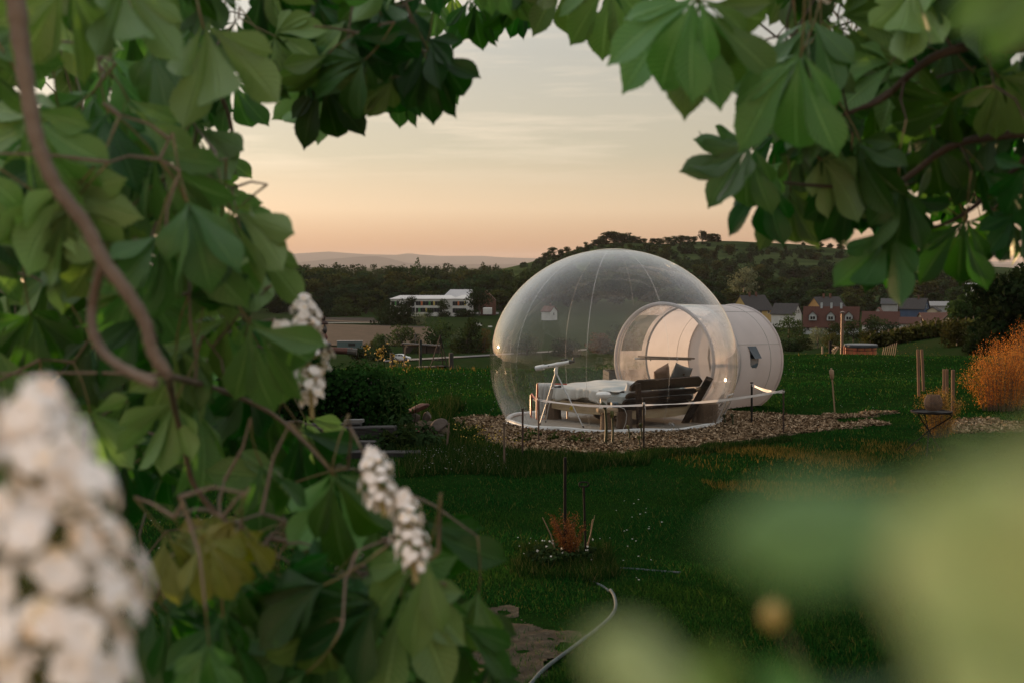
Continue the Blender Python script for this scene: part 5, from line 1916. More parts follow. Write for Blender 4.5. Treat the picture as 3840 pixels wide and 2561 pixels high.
shoot(2270, 1507, 1668, .022, .055, 0, 'tallest dark shoot with a hooked tip in front of the lamp')
shoot(2295, 1542, 1666, .017, .0, 1, 'shoot with a folded yellow green leaf beside the hooked one')
shoot(2357, 1594, 1652, .013, .02, 1, 'thin pale shoot under the headboard')
shoot(2403, 1586, 1655, .015, .01, 0, 'dark shoot just left of the bend in the tape')
shoot(2396, 1634, 1688, .012, .0, 1, 'low shoot with an open yellow leaf in front of the dark one')
shoot(2330, 1652, 1672, .012, .0, 0, 'short brown bud in the mulch')
shoot(2716, 1552, 1594, .014, .015, 0, 'green shoot where the dome meets the tunnel')
shoot(2745, 1553, 1600, .016, .01, 0, 'stubby brown shoot right of the tunnel joint')
for i, (u, v, w_) in enumerate(((2170, 1660, 46), (1995, 1640, 40), (1965, 1660, 36), (2075, 1655, 22))):
    b = G(u, v)
    rt = thing('weed', b, ('broad leaved weed in the mulch under the telescope', 'grassy weed in the mulch, left of the tape', 'tufted weed by the rusty stake', 'small weed in the mulch before the bed')[i], 'weed')
    r = np.random.default_rng(i + 60)
    rr = w_ * b.y / FPX
    plant('foliage', rt, r, [((0, 0, .03), (rr, rr * .7, .08)), ((rr * .4, 0, .06), (rr * .5, rr * .5, .09))], 60, .075, MF['mid'], .4)

# ------------------------------------------------------------------ right hand lawn: torch, posts, table, orange shrubs
M_BAMBOO = mk('bamboo', (.30, .20, .12), (.22, .14, .085), scale=5, rough=.6, stretch=(3, 3, .7))
b = G(3133, 1556); t = W(3118, 1392, b.y)
th = thing('garden_torch', b, 'slanting bamboo garden torch on the lawn right of the tunnel', 'garden torch')
MB().tube([b - Vector((0, 0, .1)), b.lerp(t, .85)], .013, 8).build('pole', M_BAMBOO, th, smooth=True)
for s in (.3, .55, .78):
    MB().tube([b.lerp(t, s - .006), b.lerp(t, s + .006)], .017, 8).build('node_ring', M_BAMBOO, th, smooth=True)
MB().tube([b.lerp(t, .82), b.lerp(t, .85), b.lerp(t, 1.02), b.lerp(t, 1.03)], [.016, .034, .042, .038], 10).build('torch_head', M_BAMBOO, th, smooth=True)
MB().tube([b.lerp(t, 1.02), b.lerp(t, 1.075)], [.02, .016], 8).build('wick_can', M_BAMBOO, th, smooth=True)
M_POST = mk('turned_post', (.20, .105, .055), (.12, .065, .038), scale=5, rough=.85, stretch=(4, 4, .5), bump=.3, bscale=20)
for u, v0, v1, lu, lab in ((3446, 1310, 1484, -4, 'left one of the two tall posts by the orange shrub'), (3464, 1310, 1466, -8, 'right one of the two tall posts by the orange shrub'),
                           (3540, 1384, 1482, 0, 'thin left one of the three shorter posts'), (3551, 1384, 1474, -1, 'middle one of the three shorter posts'), (3573, 1386, 1552, 1, 'right one of the three shorter posts, nearest the orange shrub')):
    stake(u, v0, v1, .030 if u < 3545 else .034, M_POST, 'round wooden post, ' + lab, lu, 'post', 'wooden_post', 'wooden posts in the lawn', False)

c = W(3493, 1546, 19.0)
tb = thing('bistro_table', (c.x, c.y, 0), 'small round black metal table on crossed legs at the right of the lawn', 'table')
MB().lathe([(.24, -.004), (.268, 0), (.274, .022), (.262, .022), (.255, .008), (.02, .006)], c, 36).build('top', M_BLACKI, tb, smooth=True)
hub = W(3484, 1614, 19.0)
for (u0, v0, d0), (u1, v1) in (((3441, 1551, 18.9), (3527, 1690)), ((3466, 1553, 19.2), (3475, 1712)), ((3566, 1563, 19.0), (3393, 1691))):
    f = G(u1, v1)
    MB().tube([W(u0, v0, d0), hub + Vector((0, .01, 0)), f], .008, 8).build('leg', M_BLACKI, tb, smooth=True)
MB().tube([W(3566, 1563, 19.0), W(3568, 1557, 19.0), W(3562, 1551, 19.0), W(3548, 1552, 19.0)], .008, 8).build('hook', M_BLACKI, tb, smooth=True)
MB().ball(hub, .016, 10).build('hub', M_BLACKI, tb, smooth=True)
lc = c + Vector((.022, 0, .03))
ln = thing('wicker_lantern', lc, 'round woven wicker lantern standing on the black table', 'lantern')
M_WICK = mk('wicker', (.20, .12, .075), (.11, .065, .042), scale=14, rough=.75)
prof = lambda s: .060 + .052 * math.sin(math.pi * (.12 + .80 * s))
for k in range(17):
    s = (k + .5) / 17
    nn = 36
    MB().tube([lc + Vector(((prof(s) + .006 * (1 if (j + k) % 2 else -1)) * math.cos(2 * math.pi * j / nn), (prof(s) + .006 * (1 if (j + k) % 2 else -1)) * math.sin(2 * math.pi * j / nn), .005 + .205 * s)) for j in range(nn + 1)], .0050, 6, False).build('weave_strand', M_WICK, ln, smooth=True)
for j in range(18):
    a = 2 * math.pi * (j + .5) / 18
    MB().tube([lc + Vector((prof(s) * math.cos(a), prof(s) * math.sin(a), .005 + .205 * s)) for s in np.linspace(0, 1, 9)], .0035, 5).build('rib', M_WICK, ln)
MB().lathe([(.072, 0), (.075, .008)], lc, 20).build('base', M_WICK, ln)
MB().lathe([(.045, .0), (.05, .07), (.03, .09)], lc + Vector((0, 0, .02)), 16).build('glass_cup', M_BLK, ln, smooth=True)


def feathery(u, v, rx, ry, d, n, mat, label, name='orange_shrub', seed=1, ns=90):
    """Shrub of arching sprays set with narrow drooping leaflets."""
    c = W(u, v, d)
    base = Vector((c.x, c.y, hz(c.x, c.y)))
    root = thing(name, base, label, 'shrub')
    r = np.random.default_rng(seed)
    px = d / FPX
    Rx, Rz = rx * px, ry * px
    Ps, Ds = [], []
    st = MB()
    for k in range(ns):
        a = r.uniform(0, 6.28)
        e = np.array([math.cos(a) * Rx * r.uniform(.3, 1.0), math.sin(a) * Rx * .7 * r.uniform(.2, 1.0), 0])
        top = np.array(c - base) + e + np.array([0, 0, Rz * (1.0 - 1.3 * (np.hypot(*e[:2]) / Rx) ** 2) * r.uniform(.4, 1.1)])
        top[2] = max(top[2], .12)
        root_p = np.array([e[0] * .45, e[1] * .45, .0])
        mid = (root_p + top) / 2 + np.array([-.15 * e[0], -.15 * e[1], .16 * Rz])
        m = max(4, n // ns)
        t = r.uniform(.12, 1.02, m)[:, None]
        P = (1 - t) ** 2 * root_p + 2 * t * (1 - t) * mid + t ** 2 * top
        P = P + r.normal(0, .035 + .03 * Rx, (m, 3)) * np.array([1, 1, .8])
        Ps.append(P)
        st.tube([Vector(root_p), Vector(mid), Vector(top)], [.004, .003, .001], 4, False)
    st.build('stems', M_STICK, root, keep=False)
    P = np.concatenate(Ps)
    k = len(P)
    A = r.normal(0, .55, (k, 3)) + [0, 0, -.75]
    A /= np.linalg.norm(A, axis=1, keepdims=True)
    B = np.cross(A, r.normal(0, 1, (k, 3))); B /= np.linalg.norm(B, axis=1, keepdims=True)
    s = r.uniform(.014, .034, k)[:, None]
    Q = np.stack([P, P + A * s * .5 + B * s * .16, P + A * s * 1.2, P + A * s * .5 - B * s * .16], 1)
    link('foliage', np_mesh('foliage', Q, 4), mat, root, keep=False)
    return root


M_ORANGE = island_mat('orange_leaflets', ((0, (.26, .075, .012)), (.4, (.46, .15, .022)), (.8, (.58, .25, .06)), (1, (.36, .22, .05))), .8, 0.0, .5)
M_ORANGE2 = island_mat('amber_leaflets', ((0, (.20, .085, .016)), (.5, (.38, .18, .035)), (1, (.48, .30, .09))), .8, 0.0, .5)
feathery(3760, 1395, 160, 150, 25.0, 15000, M_ORANGE, 'large feathery orange shrub at the right edge of the lawn', seed=3, ns=150)
feathery(3850, 1330, 110, 150, 26.0, 8000, M_ORANGE, 'feathery orange shrub cut off by the right edge', seed=5, ns=90)
feathery(3515, 1502, 92, 50, 20.3, 5200, M_ORANGE2, 'low amber shrub behind the black table', 'amber_shrub', 4, 70)

# ------------------------------------------------------------------ hot tub with its flue beyond the crest
c = W(3228, 1291, 85)
tub = thing('hot_tub', (c.x, c.y, c.z - 1.05), 'round wooden hot tub under a dark cover beyond the lawn crest', 'hot tub')
M_CEDAR = mk('cedar_stave', (.42, .15, .045), (.30, .105, .035), scale=2.5, rough=.6, stretch=(3, 3, .4), rand=.25)
sm = MB().box((0, -.905, .46), (.193, .05, .92), None, .01)
st0 = sm.build('stave', M_CEDAR, tub, keep=False)
for k in range(1, 29):
    s_ = st0.copy()
    COL.objects.link(s_)
    s_.parent = tub
    s_.rotation_euler = (0, 0, 2 * math.pi * k / 29)
for z_ in (.2, .72):
    MB().lathe([(.937, z_ - .02), (.937, z_ + .02), (.93, z_ + .02), (.93, z_ - .02)], (0, 0, 0), 48).build('hoop', M_BLACKI, tub, keep=False)
cv = MB().lathe([(.97, .88), (.985, .92), (.985, 1.02), (.95, 1.06), (.3, 1.075), (.01, 1.08)], (0, 0, 0), 48).build('cover', mk('dark_vinyl', (.03, .035, .042), (.045, .05, .055), scale=2, rough=.5), tub, smooth=True, keep=False)
for a in (-2.0, -1.57, -1.1, .4):
    MB().box((.985 * math.cos(a), .985 * math.sin(a), .80), (.03, .03, .2), Matrix.Rotation(a, 3, 'Z')).build('strap', M_BLACKI, cv, keep=False)
fb = W(3157, 1318, 85)
fl_ = thing('stove_flue', (fb.x, fb.y, fb.z - .6), 'tall shiny flue pipe with a cap beside the hot tub', 'flue pipe')
ft = W(3159, 1178, 85)
M_STEEL = mk('warm_steel', (.20, .13, .09), (.13, .09, .065), scale=3, rough=.5, metal=.5)
MB().tube([fb - Vector((0, 0, .6)), ft], .085, 12).build('pipe', M_STEEL, fl_, smooth=True)
for s in (.08, .45, .50, .93):
    q = fb.lerp(ft, s)
    MB().tube([q - Vector((0, 0, .03)), q + Vector((0, 0, .03))], .10, 12).build('collar', M_STEEL, fl_, smooth=True)
MB().lathe([(.10, -.02), (.17, .03), (.02, .10)], ft + Vector((0, 0, .06)), 14).build('cap', M_STEEL, fl_, smooth=True)
q = W(3166, 1318, 84.8)
MB().box(q + Vector((0, 0, -.1)), (.09, .09, .85)).build('guard_board', M_CEDAR, fl_)
a_, b_, c_ = W(3118, 1292, 84.5), W(3146, 1300, 84.5), W(3121, 1318, 84.5)
stp = thing('folding_steps', W(3134, 1320, 84.5) - Vector((0, 0, .4)), 'angled wooden steps left of the flue', 'steps')
for s in (0, .45):
    o_ = Vector((0, s, 0))
    MB().beam(a_ + o_, b_ + o_, .06, .05).build('rail', M_BAMBOO, stp)
    MB().beam(b_ + o_, c_ + o_ - Vector((0, 0, .3)), .06, .05).build('rail', M_BAMBOO, stp)
for s in (.2, .5, .8):
    q = c_.lerp(b_, s)
    MB().box(q + Vector((0, .225, 0)), (.16, .5, .03)).build('tread', M_BAMBOO, stp)
for i, (u, v0, v1) in enumerate(((3113, 1279, 1322), (3084, 1298, 1322))):
    p_, q_ = W(u, v1, 80) - Vector((0, 0, .5)), W(u, v0, 80)
    rt = thing('grey_post', p_, ('dark grey post left of the folding steps', 'short pale post at the crest, left of the grey one')[i], 'post')
    MB().tube([p_, q_], .09 if i == 0 else .05, 8).build('shaft', (M_BLACKI, M_BAMBOO)[i], rt)
for k in range(7):
    u = 3306 + k * 8
    p_, q_ = W(u, 1318, 78) - Vector((0, 0, .4)), W(u + 9, 1303 - 3.2 * k, 78)
    o = MB().beam(p_, q_, .10, .02).build('picket', M_STICK)
    tag(o, ORD[k] + ' leaning wooden picket right of the hot tub, the last being tallest', 'picket', 'leaning pickets beyond the crest')

# ------------------------------------------------------------------ left: ivy bank, stones, sleepers
M_IVY = foliage('ivy_leaf', (.012, .034, .008), var=.6, rand=0, translucent=.22, rough=.45, scale=3)
iv = thing('ivy_hedge', W(1330, 1640, 20.2), 'dark ivy covered wall left of the dome', 'ivy hedge')
r = np.random.default_rng(12)
wallm = MB()
M_OLDSTONE = mk('old_stone', (.10, .09, .08), (.06, .055, .05), scale=5, rough=.95, bump=.8, bscale=16)
wl_a, wl_b = Vector((-5.6, 20.6, 0)), Vector((-1.62, 20.2, 0))
wallm.beam(wl_a + Vector((0, 0, .45)), wl_b + Vector((-.3, 0, .45)), .45, .9, (0, 0, 1))
wallm.build('wall', M_OLDSTONE, iv)
bl = []
for k in range(34):
    s = (k + .5) / 34
    p_ = wl_a.lerp(wl_b, s)
    hh = 1.13 + .13 * math.sin(s * 13) + .08 * math.sin(s * 31)
    if s > .90:
        hh *= 1 - ((s - .9) / .1) ** 2 * .45
    for z_, ry in ((.25, .50), (.65, .52), (hh - .22, .46)):
        bl.append(((p_.x, p_.y - .1, z_), (.26, ry, .30)))
P, Dn = crown_points(r, 30000, bl)
k = P[:, 2] > 0
link('ivy', np_mesh('ivy', leaf_quads(P[k], Dn[k] + np.array([0, -.2, .1]), .062, r, .8, .5), 4), M_IVY, iv)
tops = []
for k in range(26):
    s = r.uniform(.45, 1)
    p_ = wl_a.lerp(wl_b, s)
    tops.append([p_ + Vector((0, r.uniform(-.3, .2), 1.0)), p_ + Vector((r.uniform(-.1, .1), r.uniform(-.3, .2), 1.25 + r.uniform(0, .1)))])
# yellow wallflowers behind it
for i, (u, v, w_) in enumerate(((1372, 1305, 10), (1420, 1322, 16), (1440, 1318, 10), (1476, 1352, 12), (1520, 1368, 8))):
    c = W(u, v, 21.2)
    rt = thing('yellow_flower', (c.x, c.y, .2), ('topmost yellow flower above the ivy', 'pair of yellow flower heads above the ivy', 'yellow flower head right of the pair', 'yellow flowers hanging over the right of the ivy', 'small yellow flower at the crest of the lawn')[i], 'flower')
    r = np.random.default_rng(i + 300)
    link('petals', np_mesh('petals', leaf_quads(np.array(c) + r.normal(0, 1, (26, 3)) * [.035, .03, .05], r.normal(0, 1, (26, 3)), .035, r, .8), 4), mk('wallflower', (.42, .26, .02), (.32, .16, .015), rough=.6) if 'wallflower' not in bpy.data.materials else bpy.data.materials['wallflower'], rt)
    MB().tube([(c.x + .02, c.y, .25), (c.x, c.y, c.z)], .006, 5).build('stem', MF['mid'], rt)


def rock(c, s, name, mat, seed, rot=0.0, parent=None, tilt=0.0):
    r = np.random.default_rng(seed)
    bm = bmesh.new()
    bmesh.ops.create_icosphere(bm, subdivisions=3, radius=1)
    pl = [Vector(r.normal(0, 1, 3)).normalized() for _ in range(11)]
    k = [r.uniform(.55, .9) for _ in pl]
    ph = r.uniform(0, 6, 3)
    for v in bm.verts:
        for q, d in zip(pl, k):
            t_ = v.co.dot(q)
            if t_ > d:
                v.co -= q * (t_ - d) * .9
        v.co *= 1 + .03 * math.sin(9 * v.co.x + ph[0]) * math.sin(8 * v.co.y + ph[1])
    M = Matrix.Translation(c) @ Matrix.Rotation(rot, 4, 'Z') @ Matrix.Rotation(tilt, 4, 'Y') @ Matrix.Diagonal((*s, 1))
    bm.transform(M)
    me = bpy.data.meshes.new(name)
    bm.to_mesh(me); bm.free()
    return link(name, me, mat, parent)


M_STONE = mk('pale_stone', (.10, .078, .064), (.065, .05, .042), scale=5, rough=.95, bump=.7, bscale=18)
M_REDST = mk('red_sandstone', (.13, .055, .040), (.08, .04, .032), scale=6, rough=.95, bump=.6, bscale=20)
so = thing('stone_stack', W(1214, 1312, 20.0), 'rough stones stacked above the ivy wall, half hidden by blossom', 'stone stack')
for i, (u, v, w_, h_) in enumerate(((1216, 1298, 34, 22), (1212, 1262, 22, 24), (1216, 1236, 20, 18))):
    rock(W(u, v, 20.0), (w_ * 20 / FPX, w_ * 20 / FPX * .8, h_ * 20 / FPX), 'stone', M_OLDSTONE if i != 1 else M_REDST, 40 + i, i * .7, so)
fi = W(1213, 1218, 20.0)
pu = thing('rusty_finial', fi, 'rusty iron finial standing on the stacked stones', 'finial')
MB().lathe([(.066, 0), (.07, .02), (.05, .045), (.028, .055)], fi, 16).build('base', M_RUST, pu, smooth=True)
MB().lathe([(.024, .05), (.024, .115), (.02, .125)], fi, 12).build('shaft', M_RUST, pu, smooth=True)
for z_ in (.065, .085, .105):
    MB().lathe([(.030, z_ - .006), (.030, z_ + .006)], fi, 12).build('thread', M_RUST, pu, smooth=True)
a_, b_ = W(1170, 1312, 20.1), W(1322, 1316, 20.0)
bm_ = thing('weathered_log', a_, 'weathered log with a pale cut end lying on top of the ivy wall', 'log')
MB().tube([a_, a_.lerp(b_, .3) + Vector((0, 0, .006)), a_.lerp(b_, .7), b_], [.045, .05, .048, .05], 9).build('trunk', M_REDST, bm_, smooth=True)
MB().tube([b_ - Vector((.07, 0, 0)), b_ + Vector((.06, 0, -.012))], [.054, .05], 9).build('cut_end', M_OLDSTONE, bm_)

M_SLEEP = mk('weathered_sleeper', (.028, .025, .023), (.011, .010, .009), scale=2.4, rough=.95, stretch=(.5, 6, 6), bump=.9, bscale=7, dirt=((.05, .047, .044), 3, .6))


def sleeper(u0, v0, u1, v1, d0, d1, h_, w_, label):
    """Beam whose front top edge runs between two pixels."""
    a, b = W(u0, v0, d0), W(u1, v1, d1)
    q = Vector((0, w_ / 2, -h_ / 2))
    o = MB().beam(a + q, b + q, w_, h_, (0, 0, 1), .012).build('railway_sleeper', M_SLEEP)
    return tag(o, label, 'sleeper', 'old sleepers in the garden steps')


sleeper(1180, 1694, 1575, 1696, 17.95, 17.85, .165, .24, 'front sleeper, the longest and lowest of the garden steps')
sleeper(1190, 1655, 1405, 1657, 18.25, 18.2, .15, .22, 'dark sleeper set back behind the longest one')
sleeper(1150, 1606, 1482, 1600, 18.7, 18.6, .16, .24, 'pale top sleeper under the ivy')
sleeper(1130, 1590, 1352, 1588, 19.0, 19.0, .10, .20, 'thin half buried sleeper at the foot of the ivy')
o = MB().beam(W(1294, 1578, 18.9), W(1362, 1577, 18.85), .12, .045, (0, 0, 1), .004).build('grey_board', mk('grey_board', (.13, .125, .12), (.10, .095, .09), scale=3, rough=.8))
tag(o, 'short light grey board lying above the top sleeper', 'board')
step = MB().box((-3.3, 19.35, -.05), (3.5, 1.9, .5), None, .12).build('raised_bed_soil', mk('bed_soil', (.035, .03, .02), rough=1, bump=.6))
tag(step, kind='structure')
for i, (u, v, w_, h_, m_, ro, ti, lab) in enumerate(((1568, 1529, 41, 13, M_REDST, .2, .28, 'tilted red sandstone block on top of the rubble'), (1550, 1563, 24, 21, M_STONE, .4, .1, 'left rounded stone under the red block'),
                                                     (1600, 1561, 20, 20, M_STONE, 1.1, 0, 'right rounded stone under the red block'), (1646, 1597, 32, 24, M_STONE, .3, .5, 'pointed pale stone at the right of the rubble'),
                                                     (1558, 1618, 17, 15, M_REDST, 2.0, 0, 'small red stone low in the rubble'), (1640, 1634, 26, 8, M_OLDSTONE, .2, 0, 'flat dark stone at the foot of the stick'))):
    k_ = 20.6 / FPX
    o = rock(W(u, v, 20.6), (w_ * k_ * 1.15, w_ * k_ * .85, h_ * k_ * 1.15), 'stone', m_, 70 + i, ro, None, -ti)
    tag(o, lab, 'stone', 'rubble stones beside the steps')
heap = MB().ball(W(1590, 1640, 21.0), (.42, .30, .26), 16).build('earth_heap', M_SOIL, smooth=True)
tag(heap, 'low earth heap under the rubble stones', 'earth heap')
b = G(1669, 1690); t = W(1684, 1585, b.y)
o = MB().tube([b - Vector((0, 0, .1)), b.lerp(t, .5) + Vector((.01, 0, 0)), t], [.014, .013, .012], 7).build('leaning_stick', M_STICK, smooth=True)
tag(o, 'brown stick leaning in the grass right of the rubble stones', 'stick')
for i, (u, v0, v1, d_, lab) in enumerate(((1452, 1412, 1625, 19.6, 'tallest leafy weed in front of the ivy'), (1498, 1432, 1640, 19.4, 'leafy weed between the ivy and the rubble'), (1554, 1466, 1600, 20.2, 'thin pale weed stem above the red block'), (1530, 1590, 1690, 18.6, 'broad leaved weed over the front sleeper'), (1460, 1620, 1690, 18.5, 'dark leafy weed between the sleepers'))):
    a_, b_ = W(u, v1, d_), W(u, v0, d_)
    rt = thing('tall_weed', a_, lab, 'weed')
    r = np.random.default_rng(i + 500)
    MB().tube([a_, a_.lerp(b_, .5) + Vector((.02, 0, 0)), b_], [.007, .005, .002], 5).build('stem', MF['mid'], rt)
    n = 90 if i != 2 else 26
    t_ = r.random(n)[:, None]
    P = np.array(a_) * (1 - t_) + np.array(b_) * t_ + r.normal(0, 1, (n, 3)) * [.085, .07, .02] * (1.25 - t_ * .8)
    link('foliage', np_mesh('foliage', leaf_quads(P, r.normal(0, .6, (n, 3)) + [0, -.5, .6], .085 if i > 2 else .06, r, .4), 4), MF['mid'], rt)
r = np.random.default_rng(606)
rt = thing('ground_weeds', W(1500, 1660, 18.9), 'tangle of dark broad leaves between the steps and the rubble', 'weeds')
bl = [(tuple(W(u, v, d_) ), (s, s * .7, s * .6)) for u, v, d_, s in ((1420, 1650, 18.6, .22), (1480, 1640, 18.8, .26), (1530, 1655, 18.9, .26), (1590, 1660, 19.2, .24), (1560, 1620, 19.6, .25), (1500, 1590, 19.4, .22), (1440, 1680, 18.2, .16))]
P, Dn = crown_points(r, 620, bl)
link('foliage', np_mesh('foliage', leaf_quads(P, Dn + np.array([0, -.3, .4]), .10, r, .55, .6), 4), foliage('weed_leaf', (.020, .038, .014), rand=0, translucent=.2), rt)

# ------------------------------------------------------------------ crest of the lawn, left: poles, tripod
def pole(u, v0, v1, d_, r_, mat, label, name='pole', cat='pole', lean_u=0, below=1.6):
    a_, b_ = W(u, v1, d_), W(u + lean_u, v0, d_)
    rt = thing(name, a_ - Vector((0, 0, below)), label, cat)
    MB().tube([a_ - Vector((0, 0, below)), a_, b_], r_, 8).build('shaft', mat, rt, smooth=True)
    return rt, a_, b_


rt, a_, b_ = pole(1513, 1304, 1386, 39.0, .022, M_STICK, 'thin pole with a small shower head at the crest of the lawn', 'shower_pole', 'shower pole', 8)
MB().tube([b_, b_ + Vector((.01, 0, .035)), b_ + Vector((.03, -.01, .04)), b_ + Vector((.045, -.01, .01))], [.018, .018, .018, .034], 8).build('shower_head', M_STICK, rt, smooth=True)
rt, a_, b_ = pole(1577, 1275, 1372, 45.0, .045, mk('grey_metal', (.030, .034, .033), rough=.8, spec=.1), 'grey metal post standing beyond the lawn crest', 'metal_post', 'post')
MB().box(a_.lerp(b_, .52) + Vector((.01, -.06, 0)), (.06, .05, .16)).build('switch_box', M_OLDW, rt)
pole(1470, 1323, 1378, 37.0, .055, M_OLDW, 'thick dark post at the right end of the ivy', 'wooden_post', 'post')
pole(1692, 1323, 1374, 37.0, .060, M_OLDW, 'thick weathered post right of the tripod', 'wooden_post', 'post')
pole(1558, 1250, 1300, 430.0, .16, M_ROOF['grey'], 'distant grey pole in front of the bushes', 'distant_pole', 'pole', below=3)
ap = W(1651, 1260, 35.0)
tp = thing('fire_tripod', W(1651, 1376, 35.0), 'iron tripod hung with chain over a fire grate at the crest of the lawn', 'tripod')
for u, v, d_ in ((1613, 1373, 34.8), (1678, 1371, 34.9), (1661, 1372, 35.3)):
    f = W(u, v, d_)
    MB().tube([ap + (ap - f) * .03, f - Vector((0, 0, .04))], .013, 8).build('leg', M_RUST if u == 1613 else M_BLACKI, tp, smooth=True)
ck = MB()
p_ = ap.copy()
for k in range(16):
    z_ = ap.z - .03 - k * .022
    ck.tube([(ap.x + .004 * (k % 2), ap.y, z_), (ap.x - .004 * (k % 2), ap.y, z_ - .024)], .005, 5)
ck.build('chain', M_BLACKI, tp)
MB().tube([(ap.x + .015, ap.y, ap.z - .02), (ap.x + .02, ap.y, ap.z - .30)], .009, 6).build('winch_handle', M_STICK, tp)
gcx = W(1651, 1350, 35.0)
for k in range(3):
    a = 2.1 * k
    MB().tube([(ap.x, ap.y, ap.z - .37), gcx + Vector((.15 * math.cos(a), .15 * math.sin(a), 0))], .003, 4).build('wire', M_STICK, tp)
gr = MB().tube([gcx + Vector((.16 * math.cos(t), .16 * math.sin(t), 0)) for t in np.linspace(0, 6.283, 25)], .006, 5, False)
for k in range(-3, 4):
    gr.tube([gcx + Vector((k * .045, -.14, 0)), gcx + Vector((k * .045, .14, 0))], .003, 4)
gr.build('grate', M_BLACKI, tp)
fbw = W(1655, 1372, 35.05)
fp = thing('fire_bowl', fbw, 'shallow iron fire bowl under the tripod', 'fire bowl')
MB().lathe([(.05, -.05), (.16, -.03), (.20, .012), (.19, .014), (.15, -.015), (.03, -.03)], fbw, 24).build('bowl', M_BLACKI, fp, smooth=True)
MB().ball(fbw + Vector((0, 0, -.01)), (.10, .10, .025), 10).build('ash', M_STONE, fp, smooth=True)
pb = thing('plank_bench', W(1597, 1378, 34.7), 'low plank bench beside the fire tripod', 'bench')
a_, b_ = W(1567, 1376, 34.7), W(1632, 1374, 34.9)
MB().beam(a_, b_, .20, .03, bev=.004).build('seat', M_STICK, pb)
for s in (.15, .85):
    q = a_.lerp(b_, s)
    MB().box(q - Vector((0, 0, .06)), (.05, .16, .10)).build('support', M_STICK, pb)

# ------------------------------------------------------------------ nearer lawn: iron stakes, dry tuft, hose
b = G(2118, 2107)
t = W(2119, 1714, b.y)
rt = thing('iron_stake', b, 'tall black iron stake in the lawn, centre', 'stake')
MB().tube([b - Vector((0, 0, .1)), t], .013, 10).build('shaft', M_BLACKI, rt, smooth=True)
b = G(2198, 2098)
t = W(2189, 1824, b.y)
rt = thing('handled_stake', b, 'shorter black stake with an oval handle beside the tall one', 'stake')
MB().tube([b - Vector((0, 0, .1)), t], .010, 10).build('shaft', M_BLACKI, rt, smooth=True)
ov = [t + Vector((.040 * math.copysign(abs(math.cos(a)) ** .7, math.cos(a)), 0, .020 + .019 * math.copysign(abs(math.sin(a)) ** .8, math.sin(a)))) for a in np.linspace(0, 6.283, 29)]
MB().tube(ov, .0065, 8, False).build('handle', M_BLACKI, rt, smooth=True)
b = G(2140, 2108)
dg = thing('dry_fern_tuft', b, 'rust coloured dry fern tuft at the foot of the two stakes', 'fern')
r = np.random.default_rng(88)
Q, stm = [], MB()
for k in range(46):
    a = r.uniform(0, 6.28); l_ = r.uniform(.20, .43)
    o_ = np.array([math.cos(a) * r.uniform(.01, .19), math.sin(a) * .12, 0])
    tip = o_ * 1.2 + [0, 0, l_]
    mid = o_ * .5 + [0, 0, l_ * .6]
    stm.tube([Vector((0, 0, -.02)) + Vector(o_) * .15, Vector(mid), Vector(tip)], [.003, .002, .001], 4, False)
    m_ = 60
    s = r.uniform(.4, 1, m_)[:, None]
    P = (1 - s) ** 2 * o_ * .1 + 2 * s * (1 - s) * mid + s * s * tip + r.normal(0, .014, (m_, 3))
    Q.append(leaf_quads(P, r.normal(0, 1, (m_, 3)), .020, r, .3))
stm.build('stems', M_RUST, dg, keep=False)
link('fronds', np_mesh('fronds', np.concatenate(Q), 4), island_mat('dry_fern', ((0, (.12, .04, .014)), (.6, (.22, .08, .025)), (1, (.30, .14, .05))), .8), dg, keep=False)
for i, (u0, v0, u1, v1) in enumerate(((2090, 2030, 2034, 1938), (2192, 2080, 2222, 1946), (2186, 2092, 2230, 1930), (2175, 2100, 2140, 1950))):
    b_ = G(u0, max(v0, 2090)); t_ = W(u1, v1, b_.y)
    o = MB().tube([b_, b_.lerp(t_, .55) + Vector((.012, 0, .01)), t_], [.008, .0065, .004] if i < 2 else [.004, .003, .002], 6).build('dry_cane', M_BAMBOO, smooth=True)
    tag(o, ('dry cane bending left of the rust coloured tuft', 'thick pale cane right of the handled stake', 'thin cane crossing the pale one', 'thin dry cane rising through the tuft')[i], 'cane')
rt = thing('low_flower_patch', G(2120, 2125), 'patch of dark leaves with tiny white flowers round the two stakes', 'plants')
r = np.random.default_rng(90)
q = scatter(gp([(1960, 2085), (2080, 2060), (2230, 2080), (2225, 2125), (2120, 2145), (1975, 2120)]), 700, r)
P = np.stack([q[:, 0], q[:, 1], height(q[:, 0], q[:, 1]) + r.uniform(.01, .10, len(q))], 1)
link('foliage', np_mesh('foliage', leaf_quads(P, r.normal(0, .5, (len(q), 3)) + [0, -.2, 1], .05, r, .7), 4), foliage('patch_leaf', (.020, .036, .014), rand=0, translucent=.2), rt)
q = q[:18]
P = np.stack([q[:, 0], q[:, 1], height(q[:, 0], q[:, 1]) + r.uniform(.10, .17, len(q))], 1)
link('blossoms', np_mesh('blossoms', leaf_quads(np.repeat(P, 3, 0), r.normal(0, .6, (len(q) * 3, 3)) + [0, -.6, .6], .020, r, .9), 4), bpy.data.materials['daisy_white'], rt)

